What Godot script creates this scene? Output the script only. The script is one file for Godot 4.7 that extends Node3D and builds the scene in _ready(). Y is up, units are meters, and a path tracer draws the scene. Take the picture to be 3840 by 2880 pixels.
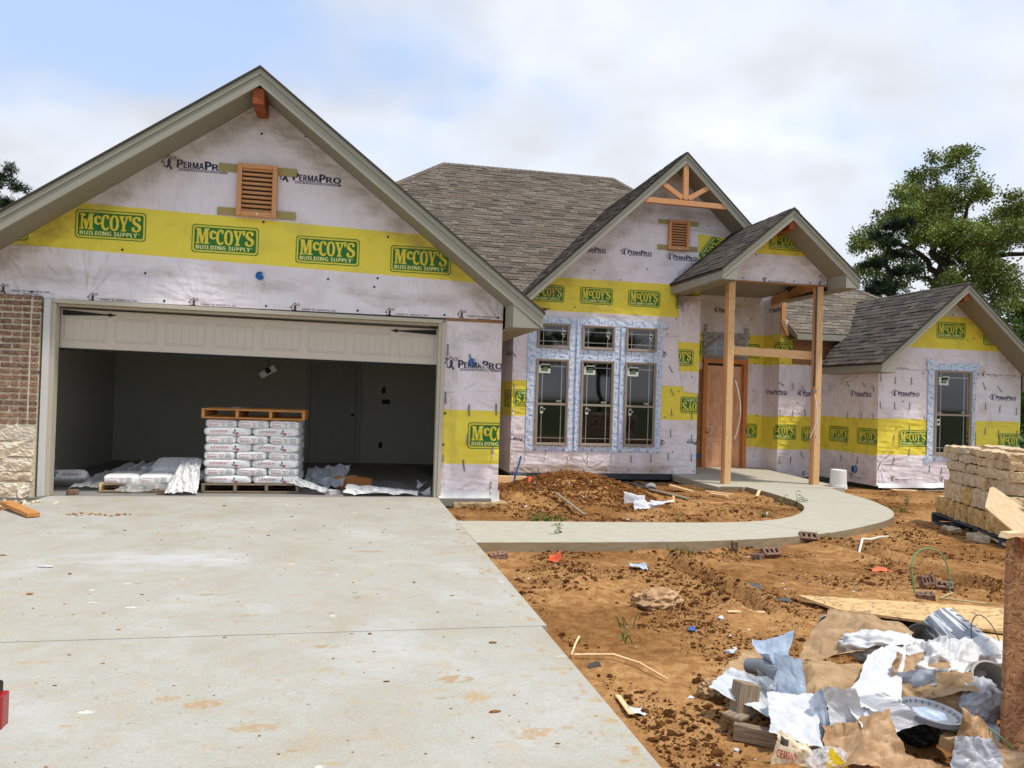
extends Node3D

var rng := RandomNumberGenerator.new()
var M := {}
var house: Node3D
var names := {}
var mccoy: Image
var permapro: Image
var perma_strip: Image
var serif: SystemFont
var sans: SystemFont

const TAUPE := Color(0.345, 0.335, 0.275)


func _ready() -> void:
	rng.seed = 20240611
	# ---------------------------------------------------------------- camera
	var cam := Camera3D.new()
	cam.name = "camera"
	cam.transform = Transform3D(Basis(Vector3(0.97904, 0.03001, 0.20142), Vector3(-0.03238, 0.99944, 0.00849), Vector3(-0.20106, -0.01483, 0.97947)).orthonormalized(), Vector3(0, 1.42, 10.7))
	cam.fov = 52.3
	cam.near = 0.05
	cam.far = 600.0
	add_child(cam)
	cam.current = true
	# ---------------------------------------------------------------- sky, exposure
	var we := WorldEnvironment.new()
	we.name = "world"
	var env := Environment.new()
	env.background_mode = Environment.BG_SKY
	var sky := Sky.new()
	var pano := PanoramaSkyMaterial.new()
	pano.panorama = ImageTexture.create_from_image(sky_image(1536, 768))
	pano.energy_multiplier = 1.0
	sky.sky_material = pano
	env.sky = sky
	env.ambient_light_source = Environment.AMBIENT_SOURCE_SKY
	env.tonemap_mode = Environment.TONE_MAPPER_LINEAR
	env.tonemap_exposure = 1.62
	env.sdfgi_enabled = true
	env.ssao_enabled = true
	env.ssil_enabled = true
	we.environment = env
	add_child(we)
	# ---------------------------------------------------------------- sun: high, behind thin cloud, a little to the right
	var sun := DirectionalLight3D.new()
	sun.name = "sun"
	sun.light_energy = 0.70
	sun.light_color = Color(1.0, 0.97, 0.92)
	sun.light_angular_distance = 4.0
	sun.shadow_enabled = true
	sun.look_at_from_position(Vector3(0.32, 1.0, 0.25) * 50.0, Vector3.ZERO, Vector3(0, 0, 1))
	add_child(sun)

	serif = SystemFont.new()
	serif.font_names = PackedStringArray(["Droid Serif"])
	serif.font_weight = 700
	sans = SystemFont.new()
	sans.font_names = PackedStringArray(["Droid Sans"])
	sans.font_weight = 700
	make_logos()
	make_materials()
	build_ground()
	build_house()
	build_trees()
	build_garage_goods()
	build_stone_pallet()
	build_yard_items()
	build_trash_pile()


# ==================================================================== sky
func sky_image(w: int, h: int) -> Image:
	var n1 := FastNoiseLite.new()
	n1.seed = 126
	n1.noise_type = FastNoiseLite.TYPE_SIMPLEX_SMOOTH
	n1.frequency = 1.0
	n1.fractal_octaves = 5
	n1.fractal_gain = 0.46
	var n2 := FastNoiseLite.new()
	n2.seed = 5
	n2.frequency = 1.6
	n2.fractal_octaves = 4
	var data := PackedFloat32Array()
	data.resize(w * h * 3)
	var k := 0
	for j in h:
		var th := (j + 0.5) / h * PI
		var y := cos(th)
		var s := sin(th)
		for i in w:
			var ph := (i + 0.5) / w * TAU
			var d := Vector3(sin(ph) * s, y, -cos(ph) * s)
			if y < -0.02:
				data[k] = 0.3
				data[k + 1] = 0.29
				data[k + 2] = 0.27
				k += 3
				continue
			# the cloud deck is a flat layer: look it up where the ray meets it
			var q := d / (y + 0.32)
			var c := n1.get_noise_3d(q.x * 0.8 + 33.3, 0.4, q.z * 0.8)
			var f := n2.get_noise_3d(q.x * 0.8, 2.0, q.z * 0.8)
			var cover := clampf(0.5 + (c + 0.40) * 2.2 + f * 0.35, 0.0, 1.0)
			var g := n2.get_noise_3d(q.x * 2.1 + 7.0, 5.0, q.z * 2.1)
			cover = clampf(cover - maxf(0.0, f * 1.7 + g * 1.1 - 0.02) * clampf(y * 2.2 - 0.15, 0.0, 1.0), 0.0, 1.0)
			cover = lerpf(cover, 0.92, clampf(1.0 - y * 3.0, 0.0, 1.0) * 0.55)
			var shade := clampf(0.52 + g * 0.75 + c * 0.65, 0.0, 1.0)
			var cr := lerpf(0.465, 0.635, shade)
			var blue := Vector3(0.27, 0.385, 0.60).lerp(Vector3(0.40, 0.49, 0.64), clampf(1.0 - y * 1.6, 0.0, 1.0))
			var cl := Vector3(cr * 0.945, cr * 0.99, cr * 1.08)
			var o := blue.lerp(cl, cover * cover * (3.0 - 2.0 * cover))
			data[k] = o.x
			data[k + 1] = o.y
			data[k + 2] = o.z
			k += 3
	return Image.create_from_data(w, h, false, Image.FORMAT_RGBF, data.to_byte_array())


# ==================================================================== mesh helper
class MB:
	var v := PackedVector3Array()
	var n := PackedVector3Array()
	var uv := PackedVector2Array()
	var c := PackedColorArray()
	var col := Color.WHITE

	func tri(a: Vector3, b: Vector3, d: Vector3, ua := Vector2.ZERO, ub := Vector2.ZERO, ud := Vector2.ZERO) -> void:
		var m := (b - a).cross(d - a).normalized()
		v.append(a); v.append(d); v.append(b)
		for i in 3:
			n.append(m); c.append(col)
		uv.append(ua); uv.append(ud); uv.append(ub)

	func tris(a: Vector3, b: Vector3, d: Vector3, na: Vector3, nb: Vector3, nd: Vector3, ua := Vector2.ZERO, ub := Vector2.ZERO, ud := Vector2.ZERO) -> void:
		v.append(a); v.append(d); v.append(b)
		n.append(na); n.append(nd); n.append(nb)
		for i in 3: c.append(col)
		uv.append(ua); uv.append(ud); uv.append(ub)

	func quad(a: Vector3, b: Vector3, d: Vector3, e: Vector3, ua := Vector2.ZERO, ub := Vector2.RIGHT, ud := Vector2.ONE, ue := Vector2.DOWN) -> void:
		tri(a, b, d, ua, ub, ud)
		tri(a, d, e, ua, ud, ue)

	# box of size s about the origin of t, its edges cut by bevel b
	func box(t: Transform3D, s: Vector3, b := 0.0) -> void:
		var h := s * 0.5
		if b <= 0.0:
			for ax in 3:
				for sg in [-1.0, 1.0]:
					var u := Vector3.ZERO; var w := Vector3.ZERO; var o := Vector3.ZERO
					o[ax] = h[ax] * sg
					u[(ax + 1) % 3] = h[(ax + 1) % 3] * sg
					w[(ax + 2) % 3] = h[(ax + 2) % 3]
					quad(t * (o - u - w), t * (o + u - w), t * (o + u + w), t * (o - u + w), Vector2(0, 1), Vector2(1, 1), Vector2(1, 0), Vector2(0, 0))
			return
		b = minf(b, minf(h.x, minf(h.y, h.z)) * 0.9)
		for ax in 3:
			for sg in [-1.0, 1.0]:
				var u := Vector3.ZERO; var w := Vector3.ZERO; var o := Vector3.ZERO
				o[ax] = h[ax] * sg
				u[(ax + 1) % 3] = (h[(ax + 1) % 3] - b) * sg
				w[(ax + 2) % 3] = h[(ax + 2) % 3] - b
				quad(t * (o - u - w), t * (o + u - w), t * (o + u + w), t * (o - u + w), Vector2(0, 1), Vector2(1, 1), Vector2(1, 0), Vector2(0, 0))
		for ax in 3:
			var a1 := (ax + 1) % 3
			var a2 := (ax + 2) % 3
			for s1 in [-1.0, 1.0]:
				for s2 in [-1.0, 1.0]:
					var e := Vector3.ZERO
					e[ax] = (h[ax] - b)
					var p := Vector3.ZERO
					p[a1] = h[a1] * s1; p[a2] = (h[a2] - b) * s2
					var q := Vector3.ZERO
					q[a1] = (h[a1] - b) * s1; q[a2] = h[a2] * s2
					if s1 * s2 > 0.0: quad(t * (p - e), t * (q - e) , t * (q + e), t * (p + e))
					else: quad(t * (q - e), t * (p - e), t * (p + e), t * (q + e))
		for sx in [-1.0, 1.0]:
			for sy in [-1.0, 1.0]:
				for sz in [-1.0, 1.0]:
					var a := Vector3(h.x * sx, (h.y - b) * sy, (h.z - b) * sz)
					var bb := Vector3((h.x - b) * sx, h.y * sy, (h.z - b) * sz)
					var cc := Vector3((h.x - b) * sx, (h.y - b) * sy, h.z * sz)
					if sx * sy * sz > 0.0: tri(t * a, t * bb, t * cc)
					else: tri(t * a, t * cc, t * bb)

	# polygon in the plane (o, u, w), thickened by depth away from u x w; uvs fill the rectangle r
	func prism(poly: PackedVector2Array, o: Vector3, u: Vector3, w: Vector3, depth: float, r := Rect2(0, 0, 1, 1)) -> void:
		var m := u.cross(w).normalized() * depth
		var area := 0.0
		for i in poly.size():
			area += poly[i].cross(poly[(i + 1) % poly.size()])
		if area < 0.0:
			poly = poly.duplicate(); poly.reverse()
		var idx := Geometry2D.triangulate_polygon(poly)
		var f := func(p: Vector2) -> Vector2: return Vector2((p.x - r.position.x) / r.size.x, 1.0 - (p.y - r.position.y) / r.size.y)
		for k in range(0, idx.size(), 3):
			var a := poly[idx[k]]; var b := poly[idx[k + 1]]; var d := poly[idx[k + 2]]
			if (b - a).cross(d - a) < 0.0:
				var x := b; b = d; d = x
			tri(o + u * a.x + w * a.y, o + u * b.x + w * b.y, o + u * d.x + w * d.y, f.call(a), f.call(b), f.call(d))
			if depth != 0.0: tri(o + u * a.x + w * a.y - m, o + u * d.x + w * d.y - m, o + u * b.x + w * b.y - m, f.call(a), f.call(d), f.call(b))
		if depth != 0.0:
			for i in poly.size():
				var a := poly[i]; var b := poly[(i + 1) % poly.size()]
				var pa := o + u * a.x + w * a.y; var pb := o + u * b.x + w * b.y
				quad(pa - m, pb - m, pb, pa, f.call(a), f.call(b), f.call(b), f.call(a))

	# smooth grid from a function of (s, t) in 0..1
	func grid(nu: int, nv: int, f: Callable, smooth := true, both := 0.0) -> void:
		var p: Array[Vector3] = []
		for j in nv + 1:
			for i in nu + 1:
				p.append(f.call(float(i) / nu, float(j) / nv))
		var m: Array[Vector3] = []
		if smooth:
			for j in nv + 1:
				for i in nu + 1:
					var du: Vector3 = p[j * (nu + 1) + mini(i + 1, nu)] - p[j * (nu + 1) + maxi(i - 1, 0)]
					var dv: Vector3 = p[mini(j + 1, nv) * (nu + 1) + i] - p[maxi(j - 1, 0) * (nu + 1) + i]
					m.append(du.cross(dv).normalized())
		for j in nv:
			for i in nu:
				var a := j * (nu + 1) + i; var b := a + 1; var d := b + nu + 1; var e := a + nu + 1
				var ua := Vector2(float(i) / nu, 1.0 - float(j) / nv); var ud := Vector2(float(i + 1) / nu, 1.0 - float(j + 1) / nv)
				var ub := Vector2(ud.x, ua.y); var ue := Vector2(ua.x, ud.y)
				if smooth:
					tris(p[a], p[b], p[d], m[a], m[b], m[d], ua, ub, ud)
					tris(p[a], p[d], p[e], m[a], m[d], m[e], ua, ud, ue)
				else:
					tri(p[a], p[b], p[d], ua, ub, ud)
					tri(p[a], p[d], p[e], ua, ud, ue)

	func tube(path: Array, r, sides := 8, closed := true) -> void:
		var rings := []
		var up := Vector3(0.13, 0.9, 0.41).normalized()
		for i in path.size():
			var d: Vector3 = (path[mini(i + 1, path.size() - 1)] - path[maxi(i - 1, 0)]).normalized()
			var x := d.cross(up)
			if x.length() < 0.05: x = d.cross(Vector3.RIGHT)
			x = x.normalized()
			var y := x.cross(d).normalized()
			var rr: float = r if r is float else r[i]
			var ring := []
			for k in sides:
				var a := TAU * k / sides
				ring.append([path[i] + (x * cos(a) + y * sin(a)) * rr, x * cos(a) + y * sin(a)])
			rings.append(ring)
		for i in path.size() - 1:
			for k in sides:
				var a = rings[i][k]; var b = rings[i][(k + 1) % sides]; var d = rings[i + 1][(k + 1) % sides]; var e = rings[i + 1][k]
				var u0 := float(k) / sides; var u1 := float(k + 1) / sides
				var v0 := float(i) / (path.size() - 1); var v1 := float(i + 1) / (path.size() - 1)
				tris(a[0], d[0], b[0], a[1], d[1], b[1], Vector2(u0, v0), Vector2(u1, v1), Vector2(u1, v0))
				tris(a[0], e[0], d[0], a[1], e[1], d[1], Vector2(u0, v0), Vector2(u0, v1), Vector2(u1, v1))
		if closed:
			for k in range(1, sides - 1):
				tri(rings[0][0][0], rings[0][k][0], rings[0][k + 1][0])
				var l := path.size() - 1
				tri(rings[l][0][0], rings[l][k + 1][0], rings[l][k][0])

	# profile of (radius, height) turned about y, in the frame t
	func lathe(t: Transform3D, prof: Array, sides := 24) -> void:
		for i in prof.size() - 1:
			var p0: Vector2 = prof[i]; var p1: Vector2 = prof[i + 1]
			var dn := Vector2(p1.y - p0.y, p0.x - p1.x).normalized()
			for k in sides:
				var a0 := TAU * k / sides; var a1 := TAU * (k + 1) / sides
				var q := func(p: Vector2, a: float) -> Vector3: return t * Vector3(p.x * cos(a), p.y, -p.x * sin(a))
				var m := func(a: float) -> Vector3: return (t.basis * Vector3(dn.x * cos(a), dn.y, -dn.x * sin(a))).normalized()
				var ua := Vector2(float(k) / sides, 1.0 - float(i) / (prof.size() - 1)); var ub := Vector2(float(k + 1) / sides, ua.y)
				var uc := Vector2(ub.x, 1.0 - float(i + 1) / (prof.size() - 1)); var ud := Vector2(ua.x, uc.y)
				if p0.x > 0.00001: tris(q.call(p0, a0), q.call(p0, a1), q.call(p1, a1), m.call(a0), m.call(a1), m.call(a1), ua, ub, uc)
				if p1.x > 0.00001: tris(q.call(p0, a0), q.call(p1, a1), q.call(p1, a0), m.call(a0), m.call(a1), m.call(a0), ua, uc, ud)

	func add(o: MB, t: Transform3D) -> void:
		for i in o.v.size():
			v.append(t * o.v[i]); n.append((t.basis * o.n[i]).normalized()); uv.append(o.uv[i]); c.append(o.c[i])

	func mesh() -> ArrayMesh:
		var a := []
		a.resize(Mesh.ARRAY_MAX)
		a[Mesh.ARRAY_VERTEX] = v; a[Mesh.ARRAY_NORMAL] = n; a[Mesh.ARRAY_TEX_UV] = uv; a[Mesh.ARRAY_COLOR] = c
		var am := ArrayMesh.new()
		am.add_surface_from_arrays(Mesh.PRIMITIVE_TRIANGLES, a)
		return am


# ==================================================================== scene helpers
func numbered(called: String) -> String:
	var k: int = names.get(called, -1) + 1
	names[called] = k
	return called if k == 0 else "%s_%03d" % [called, k]


func put(called: String, mesh, mat: Material, parent: Node3D, t := Transform3D.IDENTITY) -> MeshInstance3D:
	var o := MeshInstance3D.new()
	o.name = called
	o.mesh = mesh.mesh() if mesh is MB else mesh
	o.material_override = mat
	o.transform = t
	if parent == null:
		o.name = numbered(called)
		add_child(o)
	else:
		# parts of one thing share a name and are numbered
		var key := str(parent.get_instance_id()) + called
		var k: int = names.get(key, -1) + 1
		names[key] = k
		o.name = called if k == 0 else "%s_%03d" % [called, k]
		parent.add_child(o)
	return o


func thing(called: String, label: String, category: String, at := Vector3.ZERO, turn := 0.0, group := "") -> Node3D:
	var o := Node3D.new()
	o.name = numbered(called)
	add_child(o)
	o.position = at
	o.rotation.y = turn
	return tag(o, label, category, group)


func tag(o: Node3D, label: String, category: String, group := "") -> Node3D:
	o.set_meta("label", label)
	o.set_meta("category", category)
	if group: o.set_meta("group", group)
	return o


func kind(o: Node3D, k: String) -> Node3D:
	o.set_meta("kind", k)
	return o


func P(a: Array) -> PackedVector2Array:
	var p := PackedVector2Array()
	for i in range(0, a.size(), 2): p.append(Vector2(a[i], a[i + 1]))
	return p


# a board from a to b, w high (towards up) and d thick, modelled along its own x so that the grain runs along it
func board(called: String, a: Vector3, b: Vector3, w: float, d: float, mat: Material, parent: Node3D, up := Vector3.UP, bevel := 0.004) -> MeshInstance3D:
	var x := (b - a).normalized()
	var z := x.cross(up)
	if z.length() < 0.01: z = x.cross(Vector3.RIGHT)
	z = z.normalized()
	var y := z.cross(x)
	var mb := MB.new()
	mb.box(Transform3D.IDENTITY, Vector3((b - a).length(), w, d), bevel)
	return put(called, mb, mat, parent, Transform3D(Basis(x, y, z), (a + b) * 0.5))


# ==================================================================== pictures for flat print
func canvas(w: int, h: int, col: Color) -> Image:
	var im := Image.create(w, h, false, Image.FORMAT_RGBA8)
	im.fill(col)
	return im


func fill_poly(im: Image, pts: PackedVector2Array, col: Color) -> void:
	var y0 := 1e9
	var y1 := -1e9
	for p in pts:
		y0 = minf(y0, p.y); y1 = maxf(y1, p.y)
	for y in range(maxi(0, int(y0)), mini(im.get_height() - 1, int(y1)) + 1):
		var xs := []
		var yy := y + 0.5
		for i in pts.size():
			var a := pts[i]; var b := pts[(i + 1) % pts.size()]
			if (a.y <= yy) != (b.y <= yy): xs.append(a.x + (yy - a.y) / (b.y - a.y) * (b.x - a.x))
		xs.sort()
		for i in range(0, xs.size() - 1, 2):
			var x0 := int(round(xs[i])); var x1 := int(round(xs[i + 1]))
			if x1 > x0: im.fill_rect(Rect2i(x0, y, x1 - x0, 1), col)


func round_rect(im: Image, r: Rect2, rad: float, col: Color) -> void:
	var p := PackedVector2Array()
	for k in 4:
		var cx := r.end.x - rad if k == 0 or k == 3 else r.position.x + rad
		var cy := r.end.y - rad if k < 2 else r.position.y + rad
		for s in 9:
			var a := PI / 2 * (k + s / 8.0)
			p.append(Vector2(cx + cos(a) * rad, cy + sin(a) * rad))
	fill_poly(im, p, col)


func line(im: Image, a: Vector2, b: Vector2, w: float, col: Color) -> void:
	var d := (b - a).normalized() * w * 0.5
	var o := Vector2(-d.y, d.x)
	fill_poly(im, PackedVector2Array([a - d + o, b + d + o, b + d - o, a - d - o]), col)


# text stretched to fill r; slant leans it
func text(im: Image, s: String, font: Font, r: Rect2, col: Color, slant := 0.0) -> void:
	var tm := TextMesh.new()
	tm.font = font; tm.text = s; tm.font_size = 96; tm.pixel_size = 0.01; tm.depth = 0.0; tm.curve_step = 4.0
	var a := tm.get_mesh_arrays()
	if a.is_empty() or a[Mesh.ARRAY_VERTEX].size() == 0: return
	var v: PackedVector3Array = a[Mesh.ARRAY_VERTEX]
	var idx = a[Mesh.ARRAY_INDEX]
	var lo := Vector2(1e9, 1e9); var hi := -lo
	for p in v:
		lo = lo.min(Vector2(p.x, p.y)); hi = hi.max(Vector2(p.x, p.y))
	var q := PackedVector2Array()
	for p in v:
		var t := (Vector2(p.x, p.y) - lo) / (hi - lo)
		q.append(Vector2(r.position.x + t.x * r.size.x + slant * (t.y - 0.5) * r.size.y, r.end.y - t.y * r.size.y))
	var count: int = idx.size() if idx != null else v.size()
	for k in range(0, count, 3):
		var ia: int = idx[k] if idx != null else k
		var ib: int = idx[k + 1] if idx != null else k + 1
		var ic: int = idx[k + 2] if idx != null else k + 2
		fill_poly(im, PackedVector2Array([q[ia], q[ib], q[ic]]), col)


func stamp(im: Image, st: Image, x: float, y: float, w: float, h: float, turned := false) -> void:
	var s: Image = st.duplicate()
	s.resize(maxi(2, int(w)), maxi(2, int(h)), Image.INTERPOLATE_BILINEAR)
	if turned:
		s.flip_x(); s.flip_y()
	im.blend_rect(s, Rect2i(0, 0, s.get_width(), s.get_height()), Vector2i(int(x), int(y)))


# a soft, ragged blot of one colour, used for overspray, mud and stains
func blot(size: int, col: Color, alpha: float, ragged: float, sd: int, edge := 1.0) -> Image:
	var nz := FastNoiseLite.new()
	nz.seed = sd; nz.frequency = 3.2 / size; nz.fractal_octaves = 4
	var b := PackedByteArray()
	b.resize(size * size * 4)
	var k := 0
	for j in size:
		for i in size:
			var d := Vector2(i - size * 0.5 + 0.5, j - size * 0.5 + 0.5).length() / (size * 0.5)
			var f := clampf((1.0 - d + nz.get_noise_2d(i, j) * ragged * (1.0 - d * 0.5)) * edge, 0.0, 1.0) * clampf((1.0 - d) * 6.0, 0.0, 1.0)
			b[k] = col.r8; b[k + 1] = col.g8; b[k + 2] = col.b8; b[k + 3] = int(f * alpha * 255.0)
			k += 4
	return Image.create_from_data(size, size, false, Image.FORMAT_RGBA8, b)


# grey noise as a transparent layer of colour
func mottle(im: Image, col: Color, alpha: float, freq: Vector2, sd: int, lo := 0.0, size := 256) -> void:
	var nz := FastNoiseLite.new()
	nz.seed = sd; nz.frequency = 1.0; nz.fractal_octaves = 4
	var b := PackedByteArray()
	b.resize(size * size * 4)
	var k := 0
	for j in size:
		for i in size:
			var f := clampf((nz.get_noise_2d(i * freq.x / size, j * freq.y / size) - lo) * 1.8, 0.0, 1.0)
			b[k] = col.r8; b[k + 1] = col.g8; b[k + 2] = col.b8; b[k + 3] = int(f * alpha * 255.0)
			k += 4
	stamp(im, Image.create_from_data(size, size, false, Image.FORMAT_RGBA8, b), 0, 0, im.get_width(), im.get_height())


func halve(im: Image, times := 2) -> Image:
	for i in times: im.shrink_x2()
	return im


func house_mark(im: Image, o: Vector2, s: float, col: Color) -> void:
	var q := func(x: float, y: float) -> Vector2: return o + Vector2(x, y) * s
	line(im, q.call(0.02, 0.56), q.call(0.5, 0.08), 0.06 * s, col)
	line(im, q.call(0.5, 0.08), q.call(0.8, 0.36), 0.06 * s, col)
	line(im, q.call(0.76, 0.16), q.call(0.96, 0.16), 0.06 * s, col)
	line(im, q.call(0.95, 0.16), q.call(0.95, 0.36), 0.05 * s, col)
	line(im, q.call(0.02, 0.56), q.call(0.22, 0.56), 0.06 * s, col)
	line(im, q.call(0.22, 0.56), q.call(0.22, 0.86), 0.06 * s, col)
	line(im, q.call(0.22, 0.86), q.call(0.36, 0.86), 0.06 * s, col)
	# plain figure in a tall hat inside the house
	fill_poly(im, PackedVector2Array([q.call(0.44, 0.28), q.call(0.62, 0.28), q.call(0.61, 0.42), q.call(0.45, 0.42)]), col)
	fill_poly(im, PackedVector2Array([q.call(0.37, 0.42), q.call(0.69, 0.42), q.call(0.69, 0.47), q.call(0.37, 0.47)]), col)
	fill_poly(im, PackedVector2Array([q.call(0.44, 0.47), q.call(0.63, 0.47), q.call(0.66, 0.6), q.call(0.58, 0.68), q.call(0.48, 0.68), q.call(0.41, 0.6)]), col)
	fill_poly(im, PackedVector2Array([q.call(0.46, 0.66), q.call(0.6, 0.66), q.call(0.78, 0.98), q.call(0.66, 1.06), q.call(0.54, 0.82), q.call(0.4, 0.98), q.call(0.32, 0.86)]), col)


func make_logos() -> void:
	var green := Color8(48, 116, 50)
	var yellow := Color8(238, 214, 70)
	var im := canvas(1200, 540, Color(yellow, 0.0))
	round_rect(im, Rect2(4, 4, 1192, 532), 66, green)
	round_rect(im, Rect2(24, 24, 1152, 492), 52, yellow)
	round_rect(im, Rect2(54, 54, 1092, 432), 34, green)
	for d in [Vector2(-7, 0), Vector2(7, 0), Vector2(0, -4), Vector2(0, 4)]:
		text(im, "M", serif, Rect2(Vector2(84, 78) + d, Vector2(224, 286)), yellow)
		text(im, "c", serif, Rect2(Vector2(322, 112) + d, Vector2(106, 158)), yellow)
		text(im, "COY", serif, Rect2(Vector2(440, 84) + d, Vector2(450, 282)), yellow)
		text(im, "'", serif, Rect2(Vector2(902, 78) + d, Vector2(40, 92)), yellow)
		text(im, "S", serif, Rect2(Vector2(954, 84) + d, Vector2(150, 282)), yellow)
	for d in [Vector2(-2, 0), Vector2(2, 0)]:
		text(im, "BUILDING SUPPLY", sans, Rect2(Vector2(86, 390) + d, Vector2(962, 78)), Color8(244, 232, 150))
	text(im, "o", sans, Rect2(1064, 386, 26, 26), yellow)
	mccoy = halve(im, 1)
	var navy := Color8(46, 44, 78)
	im = canvas(1520, 400, Color(navy, 0.0))
	house_mark(im, Vector2(4, 20), 330, navy)
	for d in [Vector2(-3, 0), Vector2(3, 2)]:
		text(im, "P", sans, Rect2(Vector2(352, 116) + d, Vector2(136, 186)), navy)
		text(im, "ERMA", sans, Rect2(Vector2(500, 160) + d, Vector2(450, 142)), navy)
		text(im, "P", sans, Rect2(Vector2(968, 116) + d, Vector2(150, 186)), navy)
		text(im, "RO", sans, Rect2(Vector2(1130, 160) + d, Vector2(350, 142)), navy)
	im.fill_rect(Rect2i(400, 322, 1080, 10), navy)
	text(im, "WATER RESISTANT & AIR INFILTRATION BARRIER", sans, Rect2(400, 346, 1080, 26), navy)
	permapro = halve(im, 2)
	var ink := Color8(58, 48, 50)
	im = canvas(1400, 300, Color(ink, 0.0))
	house_mark(im, Vector2(8, 6), 280, ink)
	text(im, "PERMA \"R\" PRODUCTS, INC.", sans, Rect2(360, 178, 1000, 50), ink)
	text(im, "800-647-6130", sans, Rect2(660, 248, 400, 34), ink)
	perma_strip = halve(im, 2)


# ==================================================================== materials
func lin(r: float, g: float, b: float) -> Color:
	return Color(r, g, b).linear_to_srgb()


func mat(called: String, col: Color, rough := 0.8, spec := 0.35) -> StandardMaterial3D:
	var m := StandardMaterial3D.new()
	m.resource_name = called
	m.albedo_color = col
	m.roughness = rough
	m.metallic_specular = spec
	M[called] = m
	return m


func noise_tex(size: int, freq: float, sd: int, oct := 4, kind_ := FastNoiseLite.TYPE_SIMPLEX_SMOOTH) -> ImageTexture:
	var nz := FastNoiseLite.new()
	nz.noise_type = kind_
	nz.seed = sd; nz.frequency = freq; nz.fractal_octaves = oct
	var im := nz.get_seamless_image(size, size)
	return ImageTexture.create_from_image(im)


func relief(m: StandardMaterial3D, t: Texture2D, cm: float) -> void:
	m.heightmap_enabled = true
	m.heightmap_texture = t
	m.heightmap_scale = cm


# two-tone noise picture between colours a and b (sRGB), optional stretch along x
func tone_tex(a: Color, b: Color, size: int, fx: float, fy: float, sd: int, contrast := 1.2, speck := 0.0, speck_col := Color.BLACK) -> ImageTexture:
	var nz := FastNoiseLite.new()
	nz.seed = sd; nz.frequency = 1.0; nz.fractal_octaves = 5
	var rr := RandomNumberGenerator.new()
	rr.seed = sd
	var d := PackedByteArray()
	d.resize(size * size * 3)
	var k := 0
	for j in size:
		# wrap both ways by looking the noise up on a torus-like blend
		var ty := float(j) / size
		for i in size:
			var tx := float(i) / size
			var n0 := nz.get_noise_2d(tx * fx, ty * fy)
			if tx > 0.8: n0 = lerpf(n0, nz.get_noise_2d((tx - 1.0) * fx, ty * fy), (tx - 0.8) * 5.0)
			if ty > 0.8: n0 = lerpf(n0, nz.get_noise_2d(tx * fx, (ty - 1.0) * fy), (ty - 0.8) * 5.0)
			var f := clampf(0.5 + n0 * contrast, 0.0, 1.0)
			var c := a.lerp(b, f)
			if speck > 0.0 and rr.randf() < speck: c = c.lerp(speck_col, rr.randf_range(0.2, 0.8))
			d[k] = c.r8; d[k + 1] = c.g8; d[k + 2] = c.b8
			k += 3
	var im := Image.create_from_data(size, size, false, Image.FORMAT_RGB8, d)
	return ImageTexture.create_from_image(im)


func tri(m: StandardMaterial3D, s: Vector3, world := false) -> StandardMaterial3D:
	m.uv1_triplanar = true
	m.uv1_world_triplanar = world
	m.uv1_triplanar_sharpness = 6.0
	m.uv1_scale = s
	return m


# wood: growth lines along x, some knots
func wood_tex(a: Color, b: Color, sd: int, knots := 3) -> ImageTexture:
	var w := 512; var h := 256
	var nz := FastNoiseLite.new()
	nz.seed = sd; nz.frequency = 1.0; nz.fractal_octaves = 3
	var rr := RandomNumberGenerator.new()
	rr.seed = sd
	var kn := []
	for i in knots: kn.append(Vector3(rr.randf_range(40, w - 40), rr.randf_range(20, h - 20), rr.randf_range(5, 10)))
	var d := PackedByteArray()
	d.resize(w * h * 3)
	var k := 0
	for j in h:
		for i in w:
			var yy := float(j)
			var dark := 0.0
			for q: Vector3 in kn:
				var dx := (i - q.x) / 2.2; var dy := j - q.y
				var r2 := dx * dx + dy * dy
				yy += dy * exp(-r2 / (q.z * q.z * 9.0)) * 1.2
				dark = maxf(dark, exp(-r2 * 2.2 / (q.z * q.z)))
			var g := sin(yy * 0.42 + nz.get_noise_2d(i * 0.006, yy * 0.02) * 9.0) * 0.5 + 0.5
			var f := clampf(g * 0.55 + nz.get_noise_2d(i * 0.02 + 50.0, j * 0.35) * 0.5 + 0.25, 0.0, 1.0)
			var c := a.lerp(b, f).lerp(b.darkened(0.6), dark)
			d[k] = c.r8; d[k + 1] = c.g8; d[k + 2] = c.b8
			k += 3
	return ImageTexture.create_from_image(Image.create_from_data(w, h, false, Image.FORMAT_RGB8, d))


# oriented strand board: thousands of short flakes
func osb_image(size: int, base: Color, sd: int) -> Image:
	var im := canvas(size, size, base)
	var rr := RandomNumberGenerator.new()
	rr.seed = sd
	for i in 1500:
		var p := Vector2(rr.randf() * size, rr.randf() * size)
		var a := rr.randfn(0.0, 0.6)
		var l := rr.randf_range(10, 34); var w := rr.randf_range(2.5, 8)
		var c := base.lerp(Color(1, 0.9, 0.7), rr.randf() * 0.28) if rr.randf() < 0.5 else base.darkened(rr.randf() * 0.32)
		var d := Vector2(cos(a), sin(a)) * l; var o := Vector2(-sin(a), cos(a)) * w
		fill_poly(im, PackedVector2Array([p - d, p - d * 0.6 + o, p + d, p + d * 0.5 - o]), c)
	return im


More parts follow.
